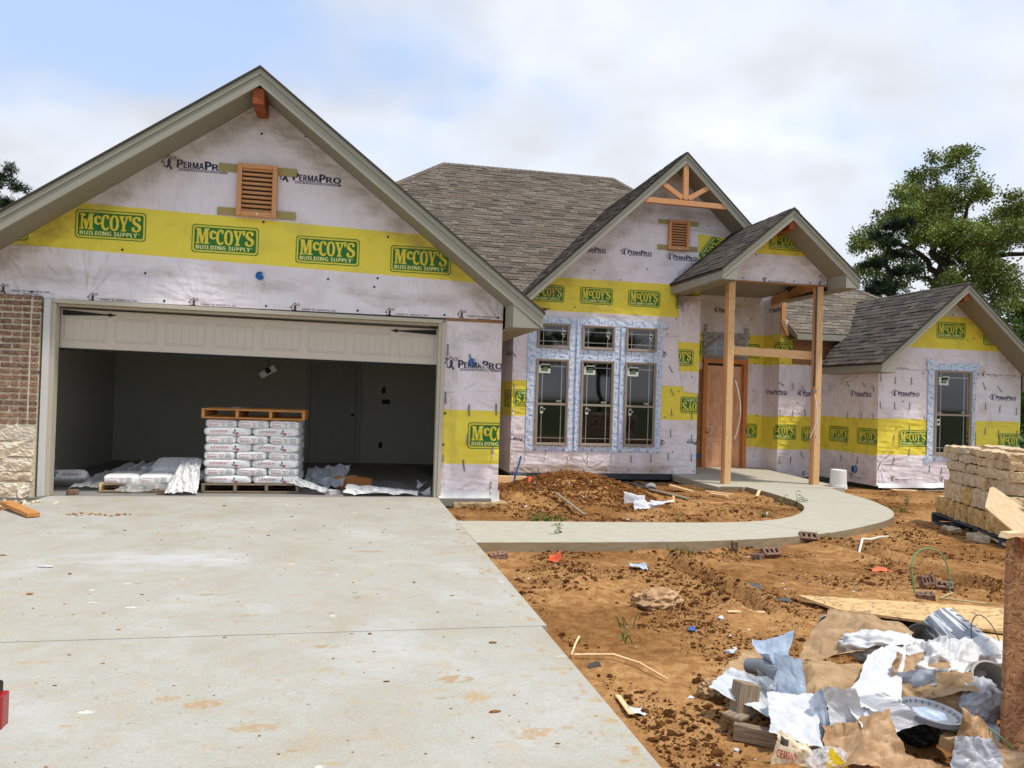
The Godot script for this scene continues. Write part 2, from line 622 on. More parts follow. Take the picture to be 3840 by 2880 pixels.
func make_materials() -> void:
	# taupe painted trim
	var m := mat("taupe_paint", TAUPE.linear_to_srgb(), 0.6)
	tri(m, Vector3(3, 3, 3), true)
	relief(m, noise_tex(256, 0.08, 3), 0.12)
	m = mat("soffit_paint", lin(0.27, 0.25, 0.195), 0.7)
	m = mat("garage_paint", lin(0.58, 0.515, 0.44), 0.5)
	m = mat("jamb_paint", lin(0.52, 0.47, 0.38), 0.55)
	m = mat("pale_jamb", lin(0.62, 0.62, 0.60), 0.6)
	# timber
	for w in [["new_wood", Color8(232, 198, 150), Color8(210, 164, 112), 1], ["cedar", Color8(224, 172, 126), Color8(200, 138, 92), 2], ["pale_wood", Color8(240, 216, 176), Color8(222, 184, 136), 4], ["grey_wood", Color8(168, 150, 126), Color8(112, 96, 78), 5], ["door_wood", Color8(214, 148, 92), Color8(184, 112, 60), 6], ["dark_cedar", Color8(172, 96, 56), Color8(120, 62, 34), 8], ["pallet_wood", Color8(214, 156, 92), Color8(168, 110, 56), 9]]:
		m = mat(w[0], Color.WHITE, 0.75)
		m.albedo_texture = wood_tex(w[1], w[2], w[3], 4)
		tri(m, Vector3(0.55, 3.4, 3.4))
	M["grey_wood"].uv1_scale = Vector3(0.7, 4.0, 4.0)
	m = mat("door_skin", Color.WHITE, 0.65)
	m.albedo_texture = tone_tex(Color8(226, 176, 140), Color8(212, 156, 118), 256, 5, 5, 21)
	tri(m, Vector3(1.2, 0.5, 1.2))
	# osb
	m = mat("osb", Color.WHITE, 0.8)
	m.albedo_texture = ImageTexture.create_from_image(osb_image(512, Color8(208, 172, 122), 3))
	relief(m, m.albedo_texture, 0.25)
	tri(m, Vector3(0.9, 0.9, 0.9))
	m = mat("osb_dark", Color.WHITE, 0.85)
	m.albedo_texture = ImageTexture.create_from_image(osb_image(512, Color8(160, 116, 82), 5))
	relief(m, m.albedo_texture, 0.1)
	tri(m, Vector3(1.7, 1.7, 1.7))
	# shingles: vertex colour times mineral granules
	m = mat("shingle", Color.WHITE, 0.95, 0.2)
	m.vertex_color_use_as_albedo = true
	m.albedo_texture = tone_tex(Color8(205, 205, 205), Color8(255, 255, 255), 256, 9, 9, 8, 1.4, 0.35, Color8(120, 115, 110))
	tri(m, Vector3(1.6, 1.6, 1.6), true)
	relief(m, noise_tex(256, 0.22, 9, 2), 0.25)
	m = mat("roof_deck", lin(0.07, 0.062, 0.052), 0.95)
	# masonry
	m = mat("mortar", Color.WHITE, 0.95)
	m.albedo_texture = tone_tex(Color8(222, 214, 192), Color8(196, 186, 160), 256, 9, 9, 31, 1.6, 0.06, Color8(160, 150, 126))
	tri(m, Vector3(2, 2, 2), true)
	relief(m, noise_tex(256, 0.1, 4), 0.5)
	for i in 4:
		m = mat("brick_%d" % i, Color.WHITE, 0.9)
		var a: Color = [Color8(148, 110, 90), Color8(130, 98, 80), Color8(158, 122, 98), Color8(126, 98, 80)][i]
		m.albedo_texture = tone_tex(a.lightened(0.12), a.darkened(0.18), 256, 8, 8, 40 + i, 1.8, 0.02, Color8(220, 214, 200))
		tri(m, Vector3(2.6, 2.6, 2.6), true)
		relief(m, noise_tex(128, 0.1, 50 + i), 0.35)
	for i in 3:
		m = mat("stone_%d" % i, Color.WHITE, 0.92)
		var a: Color = [Color8(236, 227, 208), Color8(228, 216, 194), Color8(230, 222, 210)][i]
		var b: Color = [Color8(222, 206, 178), Color8(210, 190, 160), Color8(210, 196, 174)][i]
		m.albedo_texture = tone_tex(a, b, 256, 6, 6, 60 + i, 1.5, 0.03, Color8(150, 120, 80))
		tri(m, Vector3(2.1, 2.1, 2.1), true)
		relief(m, noise_tex(256, 0.035, 64 + i, 5), 1.6)
	for i in 3:
		m = mat("block_%d" % i, Color.WHITE, 0.92)
		var a: Color = [Color8(218, 198, 166), Color8(204, 182, 150), Color8(210, 194, 170)][i]
		var b: Color = [Color8(196, 170, 130), Color8(182, 152, 112), Color8(186, 164, 134)][i]
		m.albedo_texture = tone_tex(a, b, 256, 5, 5, 160 + i, 1.5, 0.03, Color8(140, 108, 70))
		tri(m, Vector3(2.0, 2.0, 2.0), true)
		relief(m, M["stone_0"].heightmap_texture, 1.2)
	m = mat("stone_ochre", Color.WHITE, 0.92)
	m.albedo_texture = tone_tex(Color8(214, 188, 140), Color8(190, 148, 88), 256, 5, 5, 70, 1.6, 0.03, Color8(120, 80, 40))
	tri(m, Vector3(1.8, 1.8, 1.8), true)
	relief(m, noise_tex(256, 0.035, 71, 5), 1.6)
	# concrete
	m = mat("walk_concrete", Color.WHITE, 0.9, 0.25)
	m.albedo_texture = tone_tex(Color8(182, 178, 164), Color8(170, 165, 149), 512, 7, 26, 80, 1.3, 0.02, Color8(176, 132, 84))
	tri(m, Vector3(0.6, 0.6, 0.6), true)
	relief(m, noise_tex(256, 0.12, 82), 0.12)
	m = mat("slab_edge", Color.WHITE, 0.95)
	m.albedo_texture = tone_tex(Color8(196, 176, 136), Color8(150, 122, 84), 256, 6, 6, 84, 1.6)
	tri(m, Vector3(1, 1, 1), true)
	relief(m, noise_tex(256, 0.06, 85), 0.8)
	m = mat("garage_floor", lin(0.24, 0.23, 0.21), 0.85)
	m = mat("garage_drywall", lin(0.45, 0.45, 0.40), 0.9)
	# windows
	m = mat("window_frame", lin(0.36, 0.30, 0.245), 0.45)
	m = mat("muntin", lin(0.45, 0.46, 0.44), 0.5)
	m = mat("glass", Color(0.1, 0.11, 0.11, 0.04), 0.02, 0.5)
	m.transparency = BaseMaterial3D.TRANSPARENCY_ALPHA
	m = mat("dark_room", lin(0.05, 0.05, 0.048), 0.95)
	m = mat("sticker", lin(0.72, 0.76, 0.70), 0.6)
	m = mat("sticker_green", lin(0.12, 0.22, 0.12), 0.6)
	# window flashing with blue print
	var im := canvas(512, 512, Color8(216, 227, 243))
	var rr := RandomNumberGenerator.new()
	rr.seed = 5
	for i in 60:
		var p := Vector2(rr.randf_range(0, 470), rr.randf_range(0, 500))
		var c := Color8(84, 124, 190).lerp(Color8(150, 180, 226), rr.randf())
		var upright := rr.randf() < 0.6
		for k in rr.randi_range(5, 9):
			var q := Vector2i(int(p.x), int(p.y)) + (Vector2i(0, k * 9) if upright else Vector2i(k * 9, 0))
			im.fill_rect(Rect2i(q, Vector2i(13, 6) if upright else Vector2i(6, 13)), c)
			if k % 2 == 0: im.fill_rect(Rect2i(q + Vector2i(3, 3), Vector2i(8, 8)), c)
	mottle(im, Color8(150, 176, 218), 0.45, Vector2(5, 5), 6, 0.05)
	m = mat("flashing", Color.WHITE, 0.4)
	m.albedo_texture = ImageTexture.create_from_image(im)
	tri(m, Vector3(1.6, 1.6, 1.6))
	relief(m, noise_tex(256, 0.02, 7), 0.8)
	im = canvas(256, 256, Color8(188, 190, 188))
	for i in 90:
		var p := Vector2(rr.randf_range(0, 220), rr.randf_range(0, 250))
		im.fill_rect(Rect2i(int(p.x), int(p.y), rr.randi_range(20, 50), rr.randi_range(2, 5)), Color8(60, 58, 56))
	m = mat("torn_flashing", Color.WHITE, 0.6)
	m.albedo_texture = ImageTexture.create_from_image(im)
	tri(m, Vector3(2.4, 2.4, 2.4))
	relief(m, noise_tex(256, 0.06, 17), 1.5)
	# metal, plastic, paper
	m = mat("black_metal", lin(0.012, 0.012, 0.012), 0.5)
	m = mat("tie_metal", lin(0.26, 0.26, 0.26), 0.4)
	m.metallic = 0.7
	m = mat("nail_cap", lin(0.03, 0.03, 0.032), 0.6)
	m = mat("black_plastic", lin(0.02, 0.022, 0.025), 0.3)
	m = mat("conduit", lin(0.08, 0.085, 0.09), 0.5)
	m = mat("blue_plastic", lin(0.03, 0.14, 0.45), 0.45)
	m = mat("white_wire", lin(0.75, 0.74, 0.68), 0.5)
	m = mat("white_plastic", lin(0.76, 0.76, 0.75), 0.4)
	m = mat("sheet_plastic", Color(0.92, 0.93, 0.94, 0.30), 0.3, 0.6)
	m.transparency = BaseMaterial3D.TRANSPARENCY_ALPHA
	m = mat("wrap_film", Color(0.93, 0.94, 0.95, 0.2), 0.26, 0.7)
	m.transparency = BaseMaterial3D.TRANSPARENCY_ALPHA
	m = mat("white_bag", lin(0.66, 0.66, 0.66), 0.35, 0.6)
	m.backlight_enabled = true
	m.backlight = Color(0.35, 0.35, 0.35)
	m = mat("grey_plastic", lin(0.42, 0.44, 0.48), 0.4, 0.5)
	m = mat("kraft", Color.WHITE, 0.85)
	m.albedo_texture = tone_tex(Color8(178, 150, 116), Color8(156, 126, 92), 256, 5, 5, 90)
	tri(m, Vector3(2, 2, 2))
	relief(m, noise_tex(256, 0.02, 91), 0.6)
	m = mat("kraft_old", Color.WHITE, 0.9)
	m.albedo_texture = tone_tex(Color8(192, 160, 124), Color8(156, 122, 88), 256, 6, 6, 92, 1.6)
	tri(m, Vector3(2, 2, 2))
	m = mat("cardboard", lin(0.42, 0.27, 0.14), 0.85)
	m = mat("orange_card", lin(0.42, 0.16, 0.05), 0.8)
	m = mat("white_paper", Color.WHITE, 0.6)
	m.albedo_texture = tone_tex(Color8(212, 212, 214), Color8(190, 194, 200), 256, 5, 5, 94, 1.3, 0.004, Color8(120, 90, 50))
	tri(m, Vector3(1.6, 1.6, 1.6))
	m = mat("blue_paper", Color.WHITE, 0.55)
	m.albedo_texture = tone_tex(Color8(190, 202, 216), Color8(150, 166, 186), 256, 5, 5, 95, 1.4)
	tri(m, Vector3(1.6, 1.6, 1.6))
	m = mat("tin", lin(0.62, 0.62, 0.60), 0.25)
	m.metallic = 0.85
	m = mat("paint_crust", lin(0.36, 0.34, 0.29), 0.5)
	m = mat("orange_plastic", lin(0.75, 0.14, 0.06), 0.5)
	m = mat("red_lens", lin(0.32, 0.012, 0.015), 0.2, 0.6)
	m = mat("green_strap", lin(0.14, 0.30, 0.13), 0.45)
	m = mat("pale_strap", lin(0.55, 0.50, 0.30), 0.5)
	m = mat("yellow_sheet", lin(0.82, 0.62, 0.02), 0.5)
	m = mat("rag", lin(0.66, 0.66, 0.70), 0.9)
	# vegetation
	m = mat("leaf", Color.WHITE, 0.55, 0.3)
	m.vertex_color_use_as_albedo = true
	m.backlight_enabled = true
	m.backlight = Color(0.5, 0.55, 0.25)
	m.cull_mode = BaseMaterial3D.CULL_DISABLED
	m = mat("bark", Color.WHITE, 0.95)
	m.albedo_texture = tone_tex(Color8(92, 78, 64), Color8(56, 46, 38), 256, 12, 4, 97, 1.6)
	tri(m, Vector3(1, 1, 1), true)


# ==================================================================== ground, driveway, path
func walk_y(x: float, z: float) -> float:
	return -0.012 * maxf(0.0, minf(x, 12.0) - 1.2) - 0.02 * clampf(2.0 - z, 0.0, 7.0) - 0.03 * clampf(-3.0 - z, 0.0, 5.0)


var gn := FastNoiseLite.new()
var gn2 := FastNoiseLite.new()


func seg_dist(p: Vector2, pts: Array) -> float:
	var best := 1e9
	for i in pts.size() - 1:
		best = minf(best, p.distance_to(Geometry2D.get_closest_point_to_segment(p, pts[i], pts[i + 1])))
	return best


const RUT := [Vector2(3.12, 3.3), Vector2(2.98, 4.06), Vector2(3.02, 4.46), Vector2(3.09, 4.91), Vector2(3.0, 5.4)]
const RUT2 := [Vector2(5.34, 2.86), Vector2(5.45, 3.2), Vector2(5.45, 3.65), Vector2(5.6, 4.16), Vector2(5.4, 4.8)]
const TRENCH := [Vector2(4.43, 0.64), Vector2(4.92, 0.73), Vector2(5.5, 0.9)]
const BANK := [Vector2(1.65, 4.51), Vector2(1.83, 4.87), Vector2(2.15, 5.03)]


func ground_y(x: float, z: float) -> float:
	var y := walk_y(x, z) - 0.09
	var mx := (x - 3.45) / 1.12
	var mz := (z + 1.15) / 0.95
	var mound := exp(-mx * mx - mz * mz)
	y += 0.42 * mound
	var mx2 := (x - 2.7) / 0.7
	var mz2 := (z + 0.1) / 0.7
	y += 0.10 * exp(-mx2 * mx2 - mz2 * mz2)
	var rough := clampf(0.6 + gn2.get_noise_2d(x * 0.8, z * 0.8) * 1.3, 0.12, 1.0)
	y += gn.get_noise_2d(x, z) * 0.05 * rough * (1.0 + mound * 1.6)
	y += gn.get_noise_2d(x * 4.0 + 40.0, z * 4.0) * 0.013 * rough * (1.0 + mound * 3.0)
	if x > 1.0 and x < 7.0 and z > 0.0:
		var p := Vector2(x, z)
		var d := seg_dist(p, RUT)
		if d < 0.5: y += -0.08 * exp(-d * d / 0.006) + 0.045 * exp(-(d - 0.15) * (d - 0.15) / 0.006)
		d = seg_dist(p, RUT2)
		if d < 0.5: y += -0.11 * exp(-d * d / 0.012) + 0.045 * exp(-(d - 0.22) * (d - 0.22) / 0.008)
		d = seg_dist(p, TRENCH)
		if d < 0.6: y += -0.13 * exp(-d * d / 0.025) + 0.05 * exp(-(d - 0.3) * (d - 0.3) / 0.015)
		d = seg_dist(p, BANK)
		if d < 0.4: y += 0.05 * exp(-d * d / 0.006)
		# tyre tracks with lugs
		var t := z - (3.75 + (x - 1.2) * 0.52)
		if absf(t) < 0.09: y += -0.012 + 0.006 * sin(x * 110.0 + absf(t) * 60.0)
	if z > 1.9 and z < 3.6 and x > 1.2 and x < 4.0: y = minf(y, walk_y(x, z) - 0.075)
	return minf(y, walk_y(x, z) - 0.02) if mound < 0.02 else y


func build_ground() -> void:
	gn.seed = 3
	gn.frequency = 1.6
	gn.fractal_octaves = 4
	gn2.seed = 8
	gn2.frequency = 0.7
	# ---- loose earth in front of the house
	var x0 := -7.0
	var z0 := -8.0
	var cell := 0.04
	var nx := 525
	var nz := 450
	var v := PackedVector3Array()
	var nn := PackedVector3Array()
	var cc := PackedColorArray()
	v.resize((nx + 1) * (nz + 1))
	nn.resize(v.size())
	cc.resize(v.size())
	var k := 0
	for j in nz + 1:
		var z := z0 + j * cell
		for i in nx + 1:
			var x := x0 + i * cell
			var hidden := x < 1.0 and x > -3.4 and z > 0.2
			v[k] = Vector3(x, -0.2 if hidden else ground_y(x, z), z)
			var damp := clampf(0.5 + gn2.get_noise_2d(x * 0.9 + 20.0, z * 0.9) * 1.5 + gn.get_noise_2d(x * 2.0, z * 2.0 + 9.0) * 0.5, 0.0, 1.0)
			cc[k] = Color(0.98, 0.97, 0.95).lerp(Color(0.62, 0.55, 0.47), damp)
			k += 1
	for j in nz + 1:
		for i in nx + 1:
			var a := v[j * (nx + 1) + maxi(i - 1, 0)].y
			var b := v[j * (nx + 1) + mini(i + 1, nx)].y
			var c := v[maxi(j - 1, 0) * (nx + 1) + i].y
			var d := v[mini(j + 1, nz) * (nx + 1) + i].y
			nn[j * (nx + 1) + i] = Vector3(a - b, cell * 2.0, c - d).normalized()
	var idx := PackedInt32Array()
	for j in nz:
		for i in nx:
			var x := x0 + i * cell
			var z := z0 + j * cell
			if x < 0.9 and x > -3.3 and z > 0.25: continue
			if x > -4.0 and x < 1.9 and z < -0.3: continue
			if x > 3.6 and z < -7.6: continue
			var a := j * (nx + 1) + i
			idx.append(a); idx.append(a + 1); idx.append(a + nx + 2)
			idx.append(a); idx.append(a + nx + 2); idx.append(a + nx + 1)
	var arr := []
	arr.resize(Mesh.ARRAY_MAX)
	arr[Mesh.ARRAY_VERTEX] = v; arr[Mesh.ARRAY_NORMAL] = nn; arr[Mesh.ARRAY_COLOR] = cc; arr[Mesh.ARRAY_INDEX] = idx
	var am := ArrayMesh.new()
	am.add_surface_from_arrays(Mesh.PRIMITIVE_TRIANGLES, arr)
	var m := mat("earth", Color.WHITE, 0.95, 0.2)
	m.vertex_color_use_as_albedo = true
	m.albedo_texture = tone_tex(Color8(178, 138, 92), Color8(150, 110, 68), 512, 12, 12, 101, 1.3, 0.05, Color8(128, 86, 52))
	tri(m, Vector3(0.7, 0.7, 0.7), true)
	relief(m, noise_tex(512, 0.06, 102, 5), 1.3)
	var g := put("ground", am, m, null)
	kind(g, "structure")
	# far land out to the horizon
	var far := PlaneMesh.new()
	far.size = Vector2(900, 900)
	m = mat("far_land", Color.WHITE, 0.95)
	m.albedo_texture = tone_tex(Color8(58, 74, 34), Color8(78, 86, 46), 256, 8, 8, 103)
	tri(m, Vector3(0.4, 0.4, 0.4), true)
	var fl := put("terrain", far, m, null, Transform3D(Basis.IDENTITY, Vector3(0, -0.42, 0)))
	kind(fl, "structure")
	# ---- clods and chips
	clods("dirt_clod_scatter", 120000, M["earth"], Color(0.30, 0.22, 0.17), 0.002, 0.0072, 41)
	clods("pale_chip_scatter", 900, M["white_paper"], Color.WHITE, 0.003, 0.010, 42)
	lumps()
	# ---- driveway
	var dt := driveway_texture()
	m = mat("driveway_concrete", Color.WHITE, 0.88, 0.25)
	m.albedo_texture = ImageTexture.create_from_image(dt)
	m.texture_repeat = false
	relief(m, M["walk_concrete"].heightmap_texture, 0.02)
	var drive := Node3D.new()
	drive.name = "driveway"
	add_child(drive)
	kind(drive, "structure")
	var r := Rect2(-3.9, -9.5, 5.2, 9.5)
	for s in [[0.012, 5.974, 0], [5.984, 12.4, 1]]:
		var mb := MB.new()
		var z1: float = s[0]
		var z2: float = s[1]
		var xl1 := -3.64
		var pl := P([xl1, -z1, 1.2, -z1, 1.2 + 0.006 * z2, -z2, xl1 - z2 * 0.05, -z2])
		mb.prism(pl, Vector3.ZERO, Vector3(1, 0, 0), Vector3(0, 0, -1), 0.14, r)
		kind(put("concrete_slab", mb, m, drive), "structure")
	# left flare of the driveway by the brick column
	# ---- path
	build_path()


func driveway_texture() -> Image:
	var ppm := 205.0
	var w := int(5.2 * ppm)
	var h := int(9.5 * ppm)
	var im := canvas(w, h, Color8(172, 170, 161))
	mottle(im, Color8(163, 157, 143), 0.6, Vector2(7, 11), 1, 0.0)
	mottle(im, Color8(184, 184, 181), 0.7, Vector2(5, 8), 2, 0.05)
	mottle(im, Color8(170, 160, 140), 0.4, Vector2(16, 50), 3, 0.0, 512)
	mottle(im, Color8(150, 146, 134), 0.28, Vector2(60, 500), 4, 0.05, 1024)
	mottle(im, Color8(182, 154, 114), 0.42, Vector2(22, 48), 14, 0.24, 512)
	var rr := RandomNumberGenerator.new()
	rr.seed = 77
	var bl := []
	for i in 7:
		bl.append(blot(64, [Color8(170, 128, 76), Color8(180, 144, 96), Color8(156, 112, 62)][i % 3], 0.46, 2.6, 200 + i, 1.6))
	var wh := blot(64, Color8(232, 232, 228), 0.8, 1.9, 300, 1.4)
	for i in 520:
		var z := pow(rr.randf(), 0.8) * h
		var x := rr.randf() * w
		var l := rr.randf_range(2.5, 10) * (1.0 if rr.randf() < 0.9 else 2.2)
		stamp(im, bl[rr.randi() % 7], x, z, l * rr.randf_range(1.0, 2.2), l * rr.randf_range(0.7, 1.4), rr.randf() < 0.5)
	for i in 60: stamp(im, wh, rr.randf() * w, rr.randf() * h, rr.randf_range(4, 26), rr.randf_range(3, 10))
	# larger smears seen near the joint and the right edge
	for s in [[-2.2, 5.3, 60, 14], [-0.9, 5.0, 52, 16], [-0.6, 5.55, 40, 14], [0.55, 6.75, 44, 26], [0.62, 6.95, 34, 40], [-0.35, 7.2, 50, 24], [0.2, 3.6, 80, 16], [0.9, 3.7, 60, 14], [-1.5, 6.3, 70, 12], [0.8, 7.4, 46, 30], [-0.1, 6.2, 36, 14], [-2.8, 1.35, 70, 16], [-2.6, 2.6, 80, 14], [-0.6, 6.9, 40, 30]]:
		stamp(im, bl[rr.randi() % 7], (s[0] + 3.9) * ppm - s[2] * 0.5, s[1] * ppm, s[2], s[3])
	for i in 500:
		im.fill_rect(Rect2i(rr.randi() % w, rr.randi() % h, 1 + rr.randi() % 2, 1 + rr.randi() % 2), Color8(120, 84, 50))
	for i in 130:
		var zz := rr.randf() * h
		stamp(im, bl[rr.randi() % 7], w * 5.1 / 5.2 - absf(rr.randfn(0, 22)) - 4.0, zz, rr.randf_range(4, 18), rr.randf_range(6, 26), rr.randf() < 0.5)
	# sand grain and trowel specks
	var raw := im.get_data()
	for i in range(0, raw.size(), 4):
		var dv := rr.randi() % 15 - 7
		raw[i] = clampi(raw[i] + dv, 0, 255); raw[i + 1] = clampi(raw[i + 1] + dv, 0, 255); raw[i + 2] = clampi(raw[i + 2] + dv, 0, 255)
	im = Image.create_from_data(w, h, false, Image.FORMAT_RGBA8, raw)
	# pale floury patch
	stamp(im, blot(64, Color8(194, 195, 198), 0.6, 1.2, 310), 0.25 * w, 0.36 * h, 0.4 * w, 0.1 * h)
	return im


func pebble(sd: int, flat: float) -> MB:
	var rr := RandomNumberGenerator.new()
	rr.seed = sd
	var mb := MB.new()
	var pts := [Vector3(0, 1, 0), Vector3(0, -1, 0)]
	for i in 5: pts.append(Vector3(cos(TAU * i / 5), 0.45, sin(TAU * i / 5)))
	for i in 5: pts.append(Vector3(cos(TAU * (i + 0.5) / 5), -0.45, sin(TAU * (i + 0.5) / 5)))
	for i in 12:
		pts[i] = pts[i] * rr.randf_range(0.65, 1.25)
		pts[i].y *= flat
	for i in 5:
		var a := 2 + i; var b := 2 + (i + 1) % 5; var c := 7 + i; var d := 7 + (i + 1) % 5
		mb.tri(pts[0], pts[b], pts[a]); mb.tri(pts[a], pts[b], pts[c]); mb.tri(pts[b], pts[d], pts[c]); mb.tri(pts[1], pts[c], pts[d])
	return mb


func in_path(x: float, z: float) -> bool:
	return Geometry2D.is_point_in_polygon(Vector2(x, z), path_poly)


var path_poly := PackedVector2Array()


func clods(called: String, count: int, m: Material, tint: Color, s0: float, s1: float, sd: int) -> void:
	var rr := RandomNumberGenerator.new()
	rr.seed = sd
	if path_poly.is_empty(): make_path_lines()
	var dens := FastNoiseLite.new()
	dens.seed = sd
	dens.frequency = 0.8
	dens.fractal_octaves = 3
	var ts: Array[Transform3D] = []
	var cs := PackedColorArray()
	var tries := 0
	while ts.size() < count and tries < count * 12:
		tries += 1
		var x := 1.2 + pow(rr.randf(), 1.25) * 10.3
		var z := rr.randf_range(-4.5, 8.2)
		var near := clampf((z + 5.0) / 13.0, 0.0, 1.0)
		var mound := exp(-pow((x - 3.45) / 1.15, 2) - pow((z + 1.0) / 1.15, 2))
		var dd := 0.34 + dens.get_noise_2d(x, z) * 2.0 + mound * 1.2 + (0.25 if seg_dist(Vector2(x, z), RUT2) < 0.5 or seg_dist(Vector2(x, z), BANK) < 0.35 else 0.0)
		if z > 6.0 and x < 2.2: dd += 0.1
		if rr.randf() > dd * (0.35 + 0.65 * near) and mound < 0.3: continue
		if x < 1.3 + 0.006 * z or in_path(x, z): continue
		var s := rr.randf_range(s0, s1) * minf(0.52 * pow(maxf(rr.randf(), 0.002), -0.42), 3.2) * (1.0 + mound * 1.4)
		var b := Basis.from_euler(Vector3(rr.randf_range(-0.5, 0.5), rr.randf() * TAU, rr.randf_range(-0.5, 0.5))).scaled(Vector3(s * rr.randf_range(0.8, 1.8), s, s))
		ts.append(Transform3D(b, Vector3(x, ground_y(x, z) + s * 0.25, z)))
		var g := rr.randf_range(0.65, 1.1) * (1.0 + mound * 0.9)
		cs.append(Color(tint.r * g, tint.g * g, tint.b * g))
	var mm := MultiMesh.new()
	mm.transform_format = MultiMesh.TRANSFORM_3D
	mm.use_colors = true
	mm.mesh = pebble(sd, 0.75).mesh()
	mm.instance_count = ts.size()
	for i in ts.size():
		mm.set_instance_transform(i, ts[i])
		mm.set_instance_color(i, cs[i])
	var o := MultiMeshInstance3D.new()
	o.name = called
	o.multimesh = mm
	o.material_override = m
	add_child(o)
	tag(o, "small loose crumbs of earth scattered over the sandy yard" if sd == 41 else "tiny pale stone and plaster chips scattered on the sandy yard", "soil" if sd == 41 else "rubble")
	kind(o, "stuff")


# bigger lumps on the spoil heap and along the ruts: one joined mesh
func lumps() -> void:
	var rr := RandomNumberGenerator.new()
	rr.seed = 9
	var ms := [pebble(1, 0.8), pebble(2, 0.7), pebble(3, 0.9)]
	var mb := MB.new()
	var n := 0
	while n < 750:
		var x: float; var z: float; var s: float
		if n < 560:
			x = 3.4 + rr.randfn(0, 0.75); z = -1.0 + rr.randfn(0, 0.65); s = rr.randf_range(0.010, 0.036) * rr.randf_range(0.4, 1.1)
		else:
			var pl: Array = [RUT, RUT2, TRENCH, BANK][rr.randi() % 4]
			var i := rr.randi() % (pl.size() - 1)
			var q: Vector2 = pl[i].lerp(pl[i + 1], rr.randf()) + Vector2(rr.randfn(0, 0.14), rr.randfn(0, 0.14))
			x = q.x; z = q.y; s = rr.randf_range(0.005, 0.016)
		n += 1
		if in_path(x, z) or x < 1.3: continue
		var g := rr.randf_range(0.6, 0.95)
		var o: MB = ms[rr.randi() % 3]
		for i in o.c.size(): o.c[i] = Color(0.86 * g, 0.72 * g, 0.58 * g)
		mb.add(o, Transform3D(Basis.from_euler(Vector3(rr.randf(), rr.randf() * TAU, rr.randf())).scaled(Vector3(s * 1.3, s, s)), Vector3(x, ground_y(x, z) + s * 0.3, z)))
	var o2 := put("earth_lump_scatter", mb, M["earth"], null)
	tag(o2, "damp lumps of dug earth on the spoil heap in front of the windows", "soil")
	kind(o2, "stuff")


var inner_line := []
var outer_line := []


func resample(pts: Array, count: int) -> Array:
	var cv := Curve2D.new()
	for i in pts.size():
		var p: Vector2 = pts[i]
		var tan := Vector2.ZERO
		if i > 0 and i < pts.size() - 1: tan = (pts[i + 1] - pts[i - 1]) * 0.17
		cv.add_point(p, -tan, tan)
	var out := []
	var l := cv.get_baked_length()
	for i in count: out.append(cv.sample_baked(l * i / (count - 1), true))
	return out


func make_path_lines() -> void:
	inner_line = resample([Vector2(1.215, 1.97), Vector2(2.58, 1.96), Vector2(3.49, 1.95), Vector2(4.27, 1.92), Vector2(5.01, 1.76), Vector2(5.63, 1.39), Vector2(6.18, 0.84), Vector2(6.69, 0.1), Vector2(7.0, -0.65), Vector2(7.17, -1.4), Vector2(7.3, -2.14), Vector2(7.38, -2.95)], 61)
	outer_line = resample([Vector2(1.225, 3.26), Vector2(2.96, 3.2), Vector2(3.85, 3.1), Vector2(4.74, 2.88), Vector2(5.53, 2.55), Vector2(6.34, 2.05), Vector2(7.05, 1.5), Vector2(7.58, 0.93), Vector2(8.05, 0.2), Vector2(8.56, -0.95), Vector2(8.94, -2.2), Vector2(9.2, -2.95)], 61)
	for p in inner_line: path_poly.append(p)
	for i in outer_line.size(): path_poly.append(outer_line[outer_line.size() - 1 - i])


func build_path() -> void:
	var path := Node3D.new()
	path.name = "path"
	add_child(path)
	kind(path, "structure")
	for part in [[0, 23], [23, 45], [45, 60]]:
		var mb := MB.new()
		for i in range(part[0], part[1]):
			var q := []
			for p in [inner_line[i], inner_line[i + 1], outer_line[i + 1], outer_line[i]]: q.append(Vector3(p.x, walk_y(p.x, p.y), p.y))
			if i == part[1] - 1 and part[1] < 60:
				q[1] = q[1].lerp(q[0], 0.06); q[2] = q[2].lerp(q[3], 0.06)
			var dn := Vector3(0, -0.14, 0)
			mb.quad(q[3], q[2], q[1], q[0])
			mb.col = Color(0.72, 0.62, 0.48)
			mb.quad(q[3] + dn, q[2] + dn, q[2], q[3])
			mb.quad(q[0], q[1], q[1] + dn, q[0] + dn)
			if i == part[0]: mb.quad(q[0], q[0] + dn, q[3] + dn, q[3])
			if i == part[1] - 1: mb.quad(q[2], q[2] + dn, q[1] + dn, q[1])
			mb.col = Color.WHITE
		M["walk_concrete"].vertex_color_use_as_albedo = true
		kind(put("concrete_slab", mb, M["walk_concrete"], path), "structure")
	var mb := MB.new()
	mb.prism(P([6.83, 2.96, 9.5, 2.96, 9.6, 3.6, 10.0, 7.35, 7.0, 7.35, 6.83, 4.0]), Vector3(0, -0.185, 0), Vector3(1, 0, 0), Vector3(0, 0, -1), 0.14)
	kind(put("porch_floor", mb, M["walk_concrete"], path), "structure")


